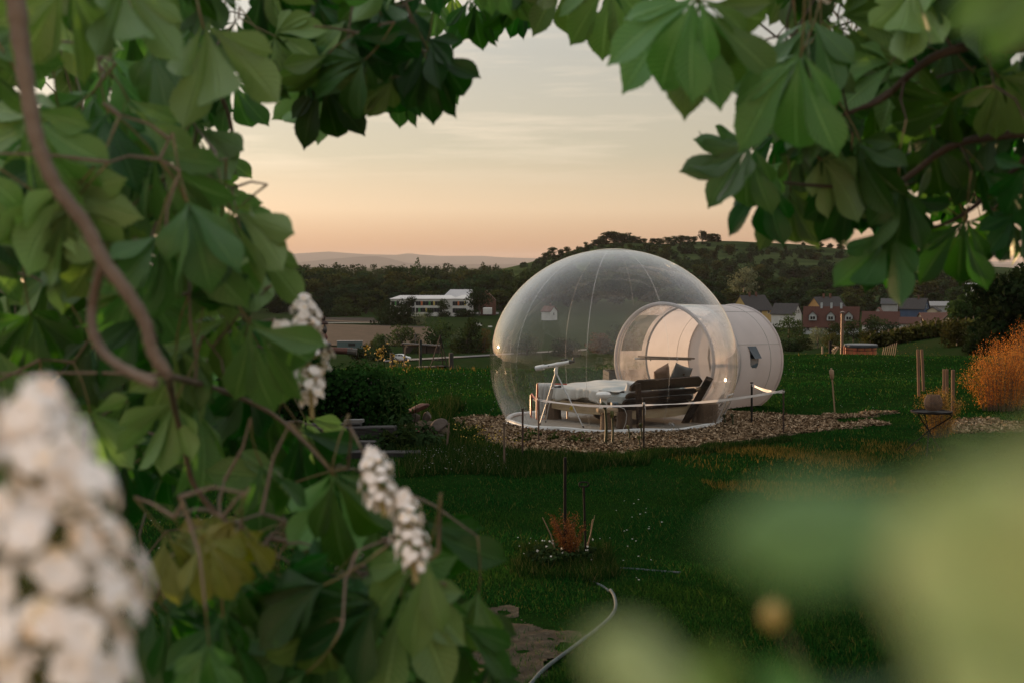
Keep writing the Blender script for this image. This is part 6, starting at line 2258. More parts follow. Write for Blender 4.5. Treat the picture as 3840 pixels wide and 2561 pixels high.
hp = [(1985, 2585), (2030, 2532), (2080, 2490), (2180, 2415), (2250, 2360), (2290, 2322), (2308, 2290), (2306, 2255), (2292, 2226), (2262, 2200), (2225, 2182), (2195, 2166), (2184, 2150), (2192, 2137), (2230, 2131), (2300, 2130), (2380, 2134), (2460, 2141), (2560, 2148)]
pts = [G(u, v) for u, v in hp]
fine = []
for i in range(len(pts) - 1):
    p0, p1, p2, p3 = pts[max(i - 1, 0)], pts[i], pts[i + 1], pts[min(i + 2, len(pts) - 1)]
    for k in range(8):
        s = k / 8
        fine.append(.5 * ((2 * p1) + (-p0 + p2) * s + (2 * p0 - 5 * p1 + 4 * p2 - p3) * s * s + (-p0 + 3 * p1 - 3 * p2 + p3) * s ** 3))
for i, p_ in enumerate(fine):
    p_.z = hz(p_.x, p_.y) + (.024 if i < 66 else .002)
hs = MB().tube(fine, [.0135 - .003 * min(i / 90, 1) for i in range(len(fine))], 10).build('garden_hose', mk('grey_green_hose', (.085, .10, .10), (.06, .075, .078), scale=5, rough=.8, spec=.15), smooth=True)
tag(hs, 'grey garden hose curving over the lawn beside the bare soil', 'hose')

# ------------------------------------------------------------------ chestnut trees framing the view
def leaf_material(name, top, under, trans, yellow=0.0):
    """Chestnut leaflet: paler ribbed underside, darker glossier upper side, veins along UV."""
    m = bpy.data.materials.new(name)
    m.use_nodes = True
    N, L = m.node_tree.nodes, m.node_tree.links
    p = N['Principled BSDF']
    uv = N.new('ShaderNodeUVMap'); uv.uv_map = 'leaf'
    sp = N.new('ShaderNodeSeparateXYZ'); L.new(uv.outputs[0], sp.inputs[0])

    def M(op, a, b=None, clamp=False):
        n = N.new('ShaderNodeMath'); n.operation = op; n.use_clamp = clamp
        for i, v in enumerate((a, b)):
            if v is None:
                continue
            if isinstance(v, (int, float)):
                n.inputs[i].default_value = v
            else:
                L.new(v, n.inputs[i])
        return n.outputs[0]

    def X(f, a, b):
        n = N.new('ShaderNodeMix'); n.data_type = 'RGBA'
        if isinstance(f, (int, float)):
            n.inputs['Factor'].default_value = f
        else:
            L.new(f, n.inputs['Factor'])
        for s, v in ((n.inputs['A'], a), (n.inputs['B'], b)):
            if isinstance(v, tuple):
                s.default_value = (*v, 1)
            else:
                L.new(v, s)
        return n.outputs['Result']
    ax = M('ABSOLUTE', M('SUBTRACT', M('MULTIPLY', sp.outputs['X'], 2), 1))
    mid = M('SUBTRACT', 1, M('DIVIDE', ax, .075), True)
    lat = M('FRACT', M('MULTIPLY', M('SUBTRACT', sp.outputs['Y'], M('MULTIPLY', ax, .16)), 17))
    lat = M('MULTIPLY', M('SUBTRACT', 1, M('DIVIDE', M('ABSOLUTE', M('SUBTRACT', lat, .5)), .11), True), .55)
    vein = M('MAXIMUM', mid, lat)
    oi = N.new('ShaderNodeObjectInfo')
    co = N.new('ShaderNodeTexCoord')
    nz = N.new('ShaderNodeTexNoise'); nz.inputs['Scale'].default_value = 14; nz.inputs['Detail'].default_value = 5
    L.new(co.outputs['Object'], nz.inputs['Vector'])
    spot = N.new('ShaderNodeMapRange'); spot.inputs['From Min'].default_value = .62; spot.inputs['From Max'].default_value = .72; spot.inputs['To Max'].default_value = .35
    L.new(nz.outputs[0], spot.inputs[0])
    ge = N.new('ShaderNodeNewGeometry')
    c = X(ge.outputs['Backfacing'], top, under)
    c = X(spot.outputs[0], c, tuple(x * k for x, k in zip(under, (1.15, .95, .6))))
    c = X(M('MULTIPLY', vein, .62), c, tuple(min(1, x * 1.7 + .05) for x in under))
    hs = N.new('ShaderNodeHueSaturation')
    va = N.new('ShaderNodeMapRange'); va.inputs['To Min'].default_value = .68; va.inputs['To Max'].default_value = 1.28
    L.new(oi.outputs['Random'], va.inputs[0])
    hu = N.new('ShaderNodeMapRange'); hu.inputs['To Min'].default_value = .475; hu.inputs['To Max'].default_value = .525
    L.new(M('FRACT', M('MULTIPLY', oi.outputs['Random'], 9.7)), hu.inputs[0])
    L.new(va.outputs[0], hs.inputs['Value']); L.new(hu.outputs[0], hs.inputs['Hue']); L.new(c, hs.inputs['Color'])
    L.new(hs.outputs[0], p.inputs['Base Color'])
    p.inputs['Roughness'].default_value = .40
    p.inputs['Specular IOR Level'].default_value = .42
    bp_ = N.new('ShaderNodeBump'); bp_.inputs['Strength'].default_value = .6; bp_.inputs['Distance'].default_value = .005
    L.new(vein, bp_.inputs['Height']); L.new(bp_.outputs[0], p.inputs['Normal'])
    tr = N.new('ShaderNodeBsdfTranslucent')
    h2 = N.new('ShaderNodeHueSaturation'); h2.inputs['Saturation'].default_value = 1.25; h2.inputs['Value'].default_value = 1.5; h2.inputs['Hue'].default_value = .49
    L.new(hs.outputs[0], h2.inputs['Color']); L.new(h2.outputs[0], tr.inputs[0])
    ms = N.new('ShaderNodeMixShader'); ms.inputs[0].default_value = trans
    L.new(p.outputs[0], ms.inputs[1]); L.new(tr.outputs[0], ms.inputs[2])
    L.new(ms.outputs[0], N['Material Output'].inputs['Surface'])
    return m


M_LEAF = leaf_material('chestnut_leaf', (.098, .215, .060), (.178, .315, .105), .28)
M_LEAF_SHADE = leaf_material('chestnut_leaf_shade', (.022, .090, .016), (.060, .140, .040), .34)  # darker copy of the leaf; shade inside the crown put into its colour
M_LEAFY = leaf_material('chestnut_leaf_yellowed', (.13, .155, .03), (.19, .21, .06), .25)
M_LEAFP = leaf_material('young_chestnut_leaf', (.34, .46, .20), (.42, .52, .27), .36)
M_LEAFG = leaf_material('fresh_chestnut_leaf', (.16, .34, .09), (.20, .38, .13), .40)
M_STALK = mk('leaf_stalk', (.12, .13, .055), (.17, .12, .06), scale=20, rough=.6)

WTAB = np.array([(0, .03), (.08, .08), (.18, .19), (.32, .42), (.46, .70), (.57, .92), (.65, 1.0), (.73, .97), (.80, .82), (.86, .58), (.905, .34), (.94, .17), (.975, .07), (1, .0)])


def leaflet(Ln, Wd, ang_, droop, curl, r, V, F, U, dz=0.0, turn=0.0):
    """One saw edged leaflet from the hub at angle ang_ (0 = along +Y), drooping along its length."""
    nr, nc = 46, 7
    base = len(V)
    ca, sa = math.cos(ang_), math.sin(ang_)
    ct, st_ = math.cos(turn), math.sin(turn)
    ph = r.uniform(0, 6)
    for i in range(nr + 1):
        s = i / nr
        w = np.interp(s, WTAB[:, 0], WTAB[:, 1]) * Wd / 2
        tooth = 1 + (.055 if i % 2 else -.03) * (s > .25) * (1 + .5 * math.sin(i * 1.7 + ph))
        # centre line bends down
        a = droop * s
        yl = Ln * (math.sin(a) / droop if abs(droop) > 1e-3 else s)
        zl = -Ln * ((1 - math.cos(a)) / droop if abs(droop) > 1e-3 else 0)
        side_b = .05 * Ln * math.sin(s * 2.2 + ph) * curl
        for j in range(nc):
            x = -1 + 2 * j / (nc - 1)
            xw = x * w * (tooth if abs(x) > .9 else 1)
            z = abs(x) ** 1.3 * w * (.30 * curl) + .016 * w * math.sin(2 * math.pi * 17 * (s - .16 * abs(x))) * (abs(x) > .1) + .16 * w * math.sin(5 * s + ph) * x
            lx, ly, lz = xw * ct - z * st_ * min(1, s * 4) + side_b, yl + (.10 * w * abs(x)), zl + z * ct + xw * st_ + dz
            V.append((lx * ca + ly * sa, -lx * sa + ly * ca, lz))
            U.append((.5 + x / 2, s))
    for i in range(nr):
        for j in range(nc - 1):
            a = base + i * nc + j
            F.append((a, a + 1, a + nc + 1, a + nc))


def leaf_proto(seed, n=7, fan=1.0, droop=.7):
    """Compound leaf of unit middle length, hub at the origin, stalk running back up."""
    r = random.Random(seed)
    V, F, U, MI = [], [], [], []
    angs = {7: (0, .54, -.56, 1.12, -1.08, 1.80, -1.75), 5: (0, .66, -.64, 1.36, -1.30), 6: (0, .60, -.58, 1.22, -1.16, 1.80), 1: (0,)}[n]
    lens = {7: (1, .96, .97, .80, .82, .55, .52), 5: (1, .93, .95, .68, .70), 6: (1, .95, .97, .8, .78, .5), 1: (1,)}[n]
    for k, (a, l) in enumerate(zip(angs, lens)):
        leaflet(l * r.uniform(.88, 1.06), l * r.uniform(.34, .41), a * fan + r.uniform(-.10, .10), droop * r.uniform(.35, 1.6), r.uniform(.5, 1.2), r, V, F, U, .006 * k, r.gauss(0, .46))
    nl = len(F)
    # stalk
    pts = [Vector((0, .02, 0)), Vector((.01, -.14, .04)), Vector((.02, -.36, .16)), Vector((.02, -.58, .36))]
    mb = MB().tube(pts, [.012, .009, .010, .015], 6)
    b = len(V)
    V += [tuple(v) for v in mb.v]
    U += [(.5, .5)] * len(mb.v)
    F += [tuple(i + b for i in f) for f in mb.f]
    me = bpy.data.meshes.new('leaf')
    me.from_pydata(V, [], F)
    ul = me.uv_layers.new(name='leaf')
    li = np.empty(len(me.loops), np.int32)
    me.loops.foreach_get('vertex_index', li)
    ul.data.foreach_set('uv', np.array(U, np.float32)[li].reshape(-1))
    mi = np.zeros(len(F), np.int32); mi[nl:] = 1
    me.polygons.foreach_set('material_index', mi)
    me.polygons.foreach_set('use_smooth', np.ones(len(F), bool))
    return me


SHAPES = [leaf_proto(1, 7, .80, 1.0), leaf_proto(2, 7, .66, 1.3), leaf_proto(3, 5, .74, .8), leaf_proto(4, 6, .60, 1.2), leaf_proto(5, 5, .62, 1.0), leaf_proto(6, 7, .95, .6), leaf_proto(7, 1, 1.0, .3), leaf_proto(8, 5, .52, 1.1), leaf_proto(9, 6, .70, .8)]
LEAFM = {}
for key, mt_ in (('n', M_LEAF), ('d', M_LEAF_SHADE), ('y', M_LEAFY), ('p', M_LEAFP), ('g', M_LEAFG)):
    for i, me in enumerate(SHAPES):
        c = me.copy()
        c.materials.append(mt_); c.materials.append(M_STALK)
        LEAFM[key, i] = c
STALK_END = Vector((.02, -.58, .36))


def basis(ydir, facing):
    y = ydir.normalized()
    z = (facing - y * facing.dot(y)).normalized()
    return Matrix((y.cross(z), y, z)).transposed()


def put_leaf(tree, hub, tip_dir, size, face, shape, mat='n', roll=0.0, pitch=0.0, ends=None):
    """Leaf with its hub at a point, middle leaflet along tip_dir; face=+1 shows its upper side towards the camera side."""
    B = basis(tip_dir, (CAM - hub).normalized() * face)
    B = B @ Matrix.Rotation(roll, 3, 'Y') @ Matrix.Rotation(pitch, 3, 'X')
    o = bpy.data.objects.new('leaf', LEAFM[mat, shape])
    COL.objects.link(o)
    o.parent = tree
    o.matrix_local = Matrix.Translation(tree.location).inverted() @ Matrix.LocRotScale(hub, B.to_quaternion(), (size,) * 3)
    if ends is not None:
        ends.append(hub + B @ (STALK_END * size))
    return o


def branch(tree, pts, d, mat, ends=None, name='branch', n=10):
    """pts: (x, y in the 2351-wide view, width in its pixels, distance offset)."""
    P, Rr = [], []
    for x, y, w, dd in pts:
        P.append(D(x, y, d + dd)); Rr.append(w * (d + dd) / 3265 / 2)
    Q, RR_ = [], []
    for i in range(len(P) - 1):
        p0, p1, p2, p3 = P[max(i - 1, 0)], P[i], P[i + 1], P[min(i + 2, len(P) - 1)]
        for k in range(6):
            s = k / 6
            Q.append(.5 * ((2 * p1) + (-p0 + p2) * s + (2 * p0 - 5 * p1 + 4 * p2 - p3) * s * s + (-p0 + 3 * p1 - 3 * p2 + p3) * s ** 3))
            RR_.append((Rr[i] * (1 - s) + Rr[i + 1] * s) * (1 + .08 * math.sin(len(Q) * 1.9)))
    Q.append(P[-1]); RR_.append(Rr[-1])
    MB().tube(Q, RR_, n).build(name, mat, tree, smooth=True)
    return Q


def inpoly1(x, y, poly):
    c = False
    for i in range(len(poly)):
        x0, y0 = poly[i]; x1, y1 = poly[(i + 1) % len(poly)]
        if (y0 > y) != (y1 > y) and x < (x1 - x0) * (y - y0) / (y1 - y0) + x0:
            c = not c
    return c


M_BARK = mk('chestnut_bark', (.185, .150, .120), (.125, .098, .078), scale=12, rough=.8, bump=.4, bscale=40, stretch=(1, 1, .5))
M_BARKD = mk('old_bark', (.075, .055, .042), (.05, .038, .03), scale=8, rough=.9, bump=.8, bscale=20)
F_D = 3265.0


def fill(tree, n, poly, d0, d1, sz, rr, mats, ends, ang_=(90, 38), face=.8, holes=(), margin=1.0):
    k = tries = 0
    xs = [p[0] for p in poly]; ys = [p[1] for p in poly]
    while k < n and tries < n * 60:
        tries += 1
        x, y = rr.uniform(min(xs), max(xs)), rr.uniform(min(ys), max(ys))
        d = rr.uniform(d0, d1)
        s = sz * rr.uniform(.75, 1.2)
        a = R(rr.gauss(*ang_))
        L = s * F_D / d * margin
        tx, ty = x + math.cos(a) * L, y + math.sin(a) * L
        q = [(x, y), (tx, ty), (x + math.cos(a + .55) * L * .85, y + math.sin(a + .55) * L * .85), (x + math.cos(a - .55) * L * .85, y + math.sin(a - .55) * L * .85)]
        if not all(inpoly1(u, v, poly) for u, v in q):
            continue
        if any(inpoly1(u, v, h_) for h_ in holes for u, v in q):
            continue
        hub = D(x, y, d)
        tip = D(tx, ty, d + rr.uniform(-.25, .25) * s)
        put_leaf(tree, hub, tip - hub, s, 1 if rr.random() < face else -1, rr.choice((0, 1, 2, 3, 4, 5, 7, 8)), rr.choice(mats), rr.gauss(0, .48), rr.gauss(.15, .34), ends)
        k += 1


def key(tree, rows, ends):
    """Leaves read off the photograph: hub, tip of the middle leaflet, true length, side shown, shape, material, roll, pitch."""
    for hx, hy, tx, ty, size, face, shape, mat, roll, pitch in rows:
        L = math.hypot(tx - hx, ty - hy)
        d = size * F_D / L * max(math.cos(pitch), .5)
        hub = D(hx, hy, d)
        put_leaf(tree, hub, D(tx, ty, d) - hub, size, face, shape, mat, roll, pitch, ends)


def twigs(tree, ends, nodes, mat, rr):
    """Thin shoots that grow out from the branches, each stalk joining the nearest wood already there."""
    m = MB()
    P = np.array([tuple(p) for p in nodes])
    E = np.array([tuple(e) for e in ends])
    best = np.array([((P - e) ** 2).sum(1).min() for e in E])
    left = set(range(len(E)))
    while left:
        i = min(left, key=lambda k: best[k])
        left.discard(i)
        e = Vector(E[i])
        q = Vector(P[((P - E[i]) ** 2).sum(1).argmin()])
        L = (q - e).length
        mid = e.lerp(q, .5) + Vector((rr.uniform(-.1, .1), rr.uniform(-.1, .1), rr.uniform(.0, .12))) * L
        m.tube([e, e.lerp(mid, .5), mid, mid.lerp(q, .5), q], [.0018, .0021, .0025, .003, .0034], 5, False)
        new = [tuple(e.lerp(mid, .5)), tuple(mid), tuple(mid.lerp(q, .5)), tuple(e)]
        P = np.concatenate([P, np.array(new)])
        for k in left:
            best[k] = min(best[k], min(sum((a - b) ** 2 for a, b in zip(E[k], n_)) for n_ in new))
    o = m.build('twigs', mat, tree, smooth=True)
    tag(o, kind='stuff')


# ---- left tree
rr = random.Random(5)
LT = thing('chestnut_tree', (-2.9, 1.6, 0), 'flowering horse chestnut whose branch and leaves fill the left of the view', 'tree')
MB().tube([(-2.9, 1.6, -.3), (-2.88, 1.6, .3), (-2.82, 1.64, 1.6), (-2.7, 1.7, 3.0), (-2.6, 1.8, 4.6)], [.30, .23, .20, .18, .12], 14).build('trunk', M_BARKD, LT, smooth=True)
ends = []
nodes = []
nodes += branch(LT, [(-1600, -520, 90, .1), (-700, -420, 74, .1), (-120, -330, 62, .05), (10, -120, 50, 0), (36, 0, 47, 0), (48, 100, 41, 0), (70, 250, 37, 0), (92, 345, 35, 0), (130, 430, 33, 0), (195, 515, 33, 0), (238, 600, 34, 0), (292, 672, 32, 0), (334, 742, 30, 0), (348, 800, 29, 0), (372, 842, 32, 0), (386, 858, 22, 0)], 1.85, M_BARK, n=12)
nodes += branch(LT, [(236, 606, 26, .02), (222, 650, 22, .03), (212, 705, 22, .04), (213, 755, 23, .03), (235, 805, 24, .02), (272, 838, 24, 0), (322, 865, 26, -.02), (358, 880, 26, -.03)], 1.85, M_BARK)
nodes += branch(LT, [(386, 856, 20, -.42), (400, 930, 15, .2), (425, 1030, 13, .4), (450, 1120, 13, .5), (540, 1215, 16, .55), (620, 1235, 14, .6), (720, 1255, 10, .6), (830, 1320, 7, .6)], 2.3, M_BARK)
nodes += branch(LT, [(30, -60, 30, .3), (240, 40, 22, .6), (420, 110, 16, .9), (520, 250, 10, 1.1), (540, 400, 6, 1.2)], 2.3, M_BARK)
nodes += branch(LT, [(150, 460, 20, .3), (320, 470, 14, .8), (470, 520, 10, 1.0), (590, 640, 7, 1.0)], 2.3, M_BARK)
nodes += branch(LT, [(380, 860, 18, .1), (520, 900, 13, .6), (640, 960, 10, .7), (760, 1080, 7, .6)], 2.3, M_BARK)
nodes += branch(LT, [(120, -120, 40, 1.0), (480, -70, 30, 1.2), (680, 20, 18, 1.3), (820, 90, 12, 1.4), (980, 120, 7, 1.4)], 2.3, M_BARK)
nodes += branch(LT, [(-300, 1100, 34, .9), (100, 1180, 24, .9), (330, 1290, 16, .8), (520, 1330, 12, .7), (700, 1480, 9, .6), (900, 1560, 6, .5)], 2.3, M_BARK)
# leaves that make the outline and the large ones in front
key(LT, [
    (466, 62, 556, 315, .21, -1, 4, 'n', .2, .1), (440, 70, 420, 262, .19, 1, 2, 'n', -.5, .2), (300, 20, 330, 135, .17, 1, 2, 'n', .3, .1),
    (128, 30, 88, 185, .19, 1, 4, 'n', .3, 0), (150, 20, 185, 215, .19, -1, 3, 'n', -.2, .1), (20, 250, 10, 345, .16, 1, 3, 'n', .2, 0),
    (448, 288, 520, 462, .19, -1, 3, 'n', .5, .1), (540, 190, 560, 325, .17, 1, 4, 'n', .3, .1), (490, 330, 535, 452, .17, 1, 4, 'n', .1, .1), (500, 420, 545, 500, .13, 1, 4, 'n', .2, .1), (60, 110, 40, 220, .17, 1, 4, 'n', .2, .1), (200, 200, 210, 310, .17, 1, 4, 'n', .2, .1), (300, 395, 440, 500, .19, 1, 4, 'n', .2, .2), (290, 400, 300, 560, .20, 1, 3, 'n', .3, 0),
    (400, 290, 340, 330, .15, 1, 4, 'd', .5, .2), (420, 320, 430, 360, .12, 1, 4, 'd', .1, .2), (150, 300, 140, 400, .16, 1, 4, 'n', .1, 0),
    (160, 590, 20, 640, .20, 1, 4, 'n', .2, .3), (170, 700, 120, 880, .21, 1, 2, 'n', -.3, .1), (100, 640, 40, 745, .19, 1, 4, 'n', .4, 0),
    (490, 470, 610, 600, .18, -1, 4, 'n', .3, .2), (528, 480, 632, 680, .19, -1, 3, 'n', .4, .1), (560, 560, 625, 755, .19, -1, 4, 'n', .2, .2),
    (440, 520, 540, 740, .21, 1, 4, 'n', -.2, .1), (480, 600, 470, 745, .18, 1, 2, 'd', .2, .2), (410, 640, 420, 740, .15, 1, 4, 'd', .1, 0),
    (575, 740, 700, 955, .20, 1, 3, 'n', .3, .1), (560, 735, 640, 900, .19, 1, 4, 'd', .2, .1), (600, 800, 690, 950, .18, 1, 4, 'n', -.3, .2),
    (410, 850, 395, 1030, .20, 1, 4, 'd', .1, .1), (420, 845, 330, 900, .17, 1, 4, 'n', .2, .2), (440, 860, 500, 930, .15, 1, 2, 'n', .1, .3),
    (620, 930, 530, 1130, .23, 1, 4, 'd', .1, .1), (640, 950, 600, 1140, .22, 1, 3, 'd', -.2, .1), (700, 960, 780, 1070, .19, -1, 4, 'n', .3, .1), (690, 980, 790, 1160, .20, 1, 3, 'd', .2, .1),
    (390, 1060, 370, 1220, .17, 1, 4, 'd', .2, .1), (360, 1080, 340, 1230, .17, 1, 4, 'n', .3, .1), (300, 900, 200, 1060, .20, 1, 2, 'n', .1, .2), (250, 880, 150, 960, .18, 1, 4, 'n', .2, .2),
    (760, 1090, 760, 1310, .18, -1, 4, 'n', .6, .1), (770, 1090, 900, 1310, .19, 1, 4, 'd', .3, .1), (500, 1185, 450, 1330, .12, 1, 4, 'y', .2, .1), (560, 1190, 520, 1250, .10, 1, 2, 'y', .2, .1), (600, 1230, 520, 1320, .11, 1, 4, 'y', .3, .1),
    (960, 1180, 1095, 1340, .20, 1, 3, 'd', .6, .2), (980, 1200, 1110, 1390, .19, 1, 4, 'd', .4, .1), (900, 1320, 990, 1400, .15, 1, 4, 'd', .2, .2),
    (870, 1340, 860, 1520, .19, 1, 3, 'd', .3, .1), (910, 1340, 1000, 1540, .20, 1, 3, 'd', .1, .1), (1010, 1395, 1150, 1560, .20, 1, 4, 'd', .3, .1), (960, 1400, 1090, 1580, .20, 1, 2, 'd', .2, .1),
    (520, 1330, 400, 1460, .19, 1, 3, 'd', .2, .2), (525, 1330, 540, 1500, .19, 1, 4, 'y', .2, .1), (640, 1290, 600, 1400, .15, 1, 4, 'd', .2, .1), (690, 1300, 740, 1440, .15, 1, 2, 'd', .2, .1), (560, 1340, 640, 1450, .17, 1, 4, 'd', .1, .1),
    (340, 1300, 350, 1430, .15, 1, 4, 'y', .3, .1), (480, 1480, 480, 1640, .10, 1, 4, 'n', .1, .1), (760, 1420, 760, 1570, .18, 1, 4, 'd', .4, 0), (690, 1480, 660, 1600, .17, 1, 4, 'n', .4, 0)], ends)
LEFT = [(-160, -120), (590, -120), (600, 120), (572, 330), (545, 450), (520, 500), (600, 560), (640, 640), (636, 740), (620, 830), (720, 950), (760, 1010), (800, 1090), (810, 1200), (700, 1260), (560, 1250), (430, 1200), (340, 1260), (-160, 1300)]
HOLES = [[(400, 400), (470, 440), (480, 490), (440, 470)], [(490, 520), (535, 560), (535, 600), (505, 590)]]
LOW = [(330, 1230), (560, 1300), (760, 1290), (860, 1330), (1000, 1240), (1100, 1330), (1110, 1420), (1200, 1570), (1240, 1680), (330, 1680)]
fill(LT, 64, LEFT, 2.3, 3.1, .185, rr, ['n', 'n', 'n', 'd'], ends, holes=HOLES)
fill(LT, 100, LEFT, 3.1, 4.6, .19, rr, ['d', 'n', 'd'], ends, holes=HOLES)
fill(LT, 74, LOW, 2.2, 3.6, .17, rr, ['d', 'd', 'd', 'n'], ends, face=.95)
fill(LT, 9, [(380, 1180), (620, 1180), (700, 1300), (560, 1420), (360, 1400)], 2.0, 2.4, .11, rr, ['y'], ends, face=.9)
# top middle
key(LT, [
    (744, 186, 770, 356, .20, 1, 4, 'd', .1, .1), (735, 190, 672, 328, .19, -1, 4, 'n', .5, .2), (752, 185, 800, 260, .16, 1, 4, 'n', .4, .2),
    (880, 8, 876, 116, .17, 1, 2, 'n', .1, 0), (950, 5, 940, 95, .16, 1, 4, 'd', .2, .1), (1000, 0, 1000, 105, .16, 1, 4, 'n', -.2, .1), (1040, -10, 1020, 60, .16, 1, 4, 'n', .2, .1),
    (1081, 0, 1092, 124, .17, 1, 4, 'd', .1, .1), (1095, 0, 1135, 122, .16, 1, 3, 'd', .4, .1), (1165, 0, 1178, 92, .15, 1, 4, 'd', .2, .1), (1200, 0, 1200, 100, .15, 1, 3, 'd', .1, .1),
    (905, 135, 893, 295, .19, 1, 4, 'd', .2, .1), (930, 170, 950, 308, .18, 1, 3, 'n', .3, .1), (860, 190, 832, 256, .14, 1, 4, 'n', .2, .1),
    (985, 120, 1050, 284, .19, 1, 3, 'd', .1, .2), (990, 150, 1000, 270, .17, 1, 4, 'n', .5, .1), (925, 92, 1010, 190, .17, 1, 3, 'd', .7, .3), (875, 110, 930, 232, .17, 1, 3, 'd', .8, .2),
    (612, 60, 606, 128, .11, -1, 4, 'y', .3, .1), (660, 0, 645, 65, .11, -1, 2, 'y', .2, .1), (655, 110, 676, 142, .10, -1, 4, 'y', .3, .2),
    (640, 140, 612, 254, .17, 1, 4, 'd', .4, .1), (660, 130, 680, 208, .15, 1, 4, 'n', .2, .1), (720, 110, 700, 190, .15, 1, 4, 'd', .1, .1), (800, 120, 790, 210, .16, 1, 4, 'n', .1, .1), (700, 30, 720, 110, .15, 1, 2, 'n', .2, .1)], ends)
TOP = [(570, -110), (1060, -110), (1040, 40), (1005, 60), (1010, 175), (1050, 230), (960, 270), (880, 262), (830, 240), (780, 300), (690, 300), (665, 240), (600, 245), (590, 130)]
fill(LT, 60, TOP, 3.2, 4.3, .17, rr, ['d', 'n', 'd'], ends)
fill(LT, 12, [(1040, -120), (1300, -120), (1250, 80), (1180, 90), (1090, 60)], 3.2, 4.0, .15, rr, ['n', 'd'], ends)
twigs(LT, ends, nodes, M_BARK, rr)

# extra crown, added out of view on the left: it keeps the low sun off these leaves
r = np.random.default_rng(404)
bl = []
for k in range(30):
    t_ = (k + .5) / 30
    for z_ in (1.3, 2.6, 3.9, 5.2):
        bl.append(((-2.55 - 2.9 * t_ + r.uniform(-.3, .1), 5.0 + 6.2 * t_ + r.uniform(-.2, .3), z_ + r.uniform(-.3, .3)), (.40, .55, .75)))
for k in range(5):
    for z_ in (1.3, 2.4, 3.5):
        bl.append(((-2.62 - .08 * k, 4.9 - .2 * k, z_), (.35, .35, .7)))
P, Dn = crown_points(r, 5600, bl)
link('shade_crown', np_mesh('shade_crown', leaf_quads(P, Dn, .20, r, .55), 4), MF['mid'], LT)
for k in range(4):
    MB().tube([(-2.75, 1.68, 2.4), (-2.9 - .5 * k, 4.2 + 1.0 * k, 2.6 + .3 * k), (-3.0 - .75 * k, 5.6 + 1.6 * k, 2.2 + .5 * k)], [.10, .06, .03], 8).build('branch', M_BARKD, LT, smooth=True)

# blossom
M_PETAL = island_mat('chestnut_petal', ((0, (.86, .82, .80)), (.3, (.90, .88, .87)), (.90, (.92, .90, .89)), (.96, (.88, .74, .50)), (1, (.84, .60, .45))), .6, 0, .12)
M_FSTEM = mk('flower_stalk', (.30, .26, .11), (.24, .20, .09), scale=20, rough=.7)


def panicle(tree, p0, p1, w, n, seed, petal=.013):
    """Upright cluster of white blossoms along a stalk from p0 to p1, w wide at its base."""
    r = np.random.default_rng(seed)
    ax = (p1 - p0)
    Ln = ax.length
    ax = ax.normalized()
    s1 = ax.cross(Vector((.2, 1, .1))).normalized(); s2 = ax.cross(s1)
    Q = []
    st = MB().tube([p0 - ax * Ln * .15, p0.lerp(p1, .5), p1], [.0045, .0035, .0012], 6)
    for k in range(n):
        t = (k + .5) / n
        a = k * 2.39996 + r.uniform(-.3, .3)
        rad_ = w / 2 * (math.sin(math.pi * (.14 + .80 * t)) ** .7) * r.uniform(.62, 1.08)
        dirv = s1 * math.cos(a) + s2 * math.sin(a) + ax * r.uniform(-.1, .4)
        base = p0.lerp(p1, t)
        c = base + dirv.normalized() * rad_
        st.tube([base, base.lerp(c, .6) + ax * .004, c], [.0014, .001, .001], 4, False)
        dn = np.array((dirv + ax * .15).normalized())
        e1 = np.cross(dn, r.normal(0, 1, 3)); e1 /= np.linalg.norm(e1)
        e2 = np.cross(dn, e1)
        for q in range(5):
            th = q * 1.2566 + r.uniform(-.2, .2)
            d_ = e1 * math.cos(th) + e2 * math.sin(th)
            sd = np.cross(dn, d_)
            L = petal * r.uniform(.8, 1.2)
            b0 = np.array(c)
            m1 = b0 + d_ * L * .60 + dn * L * .16
            m2 = b0 + d_ * L * 1.05 + dn * L * r.uniform(-.12, .05)
            w_ = L * .58
            Q.append([b0 - sd * w_ * .3, b0 + sd * w_ * .3, m1 + sd * w_, m1 - sd * w_])
            Q.append([m1 - sd * w_, m1 + sd * w_, m2 + sd * w_ * .6, m2 - sd * w_ * .6])
    fp_ = st.build('flower_cluster', M_FSTEM, tree, smooth=True)
    o = link('petals', np_mesh('petals', np.array(Q), 4), M_PETAL, fp_)
    tag(o, kind='stuff')
    return fp_


panicle(LT, D(150, 1690, .74), D(72, 925, .77), .098, 78, 1, .0112)
panicle(LT, D(715, 925, 2.75), D(700, 690, 2.85), .095, 62, 2, .0105)
panicle(LT, D(668, 800, 2.80), D(640, 745, 2.80), .065, 22, 7, .0100)
panicle(LT, D(880, 1165, 2.02), D(852, 1035, 2.06), .058, 46, 3, .0076)
panicle(LT, D(952, 1310, 2.0), D(925, 1130, 2.04), .054, 50, 4, .0076)
panicle(LT, D(752, 1385, 3.0), D(742, 1345, 3.0), .03, 14, 5, .010)
panicle(LT, D(1905, -5, 3.1), D(1900, -60, 3.1), .07, 30, 6, .011)

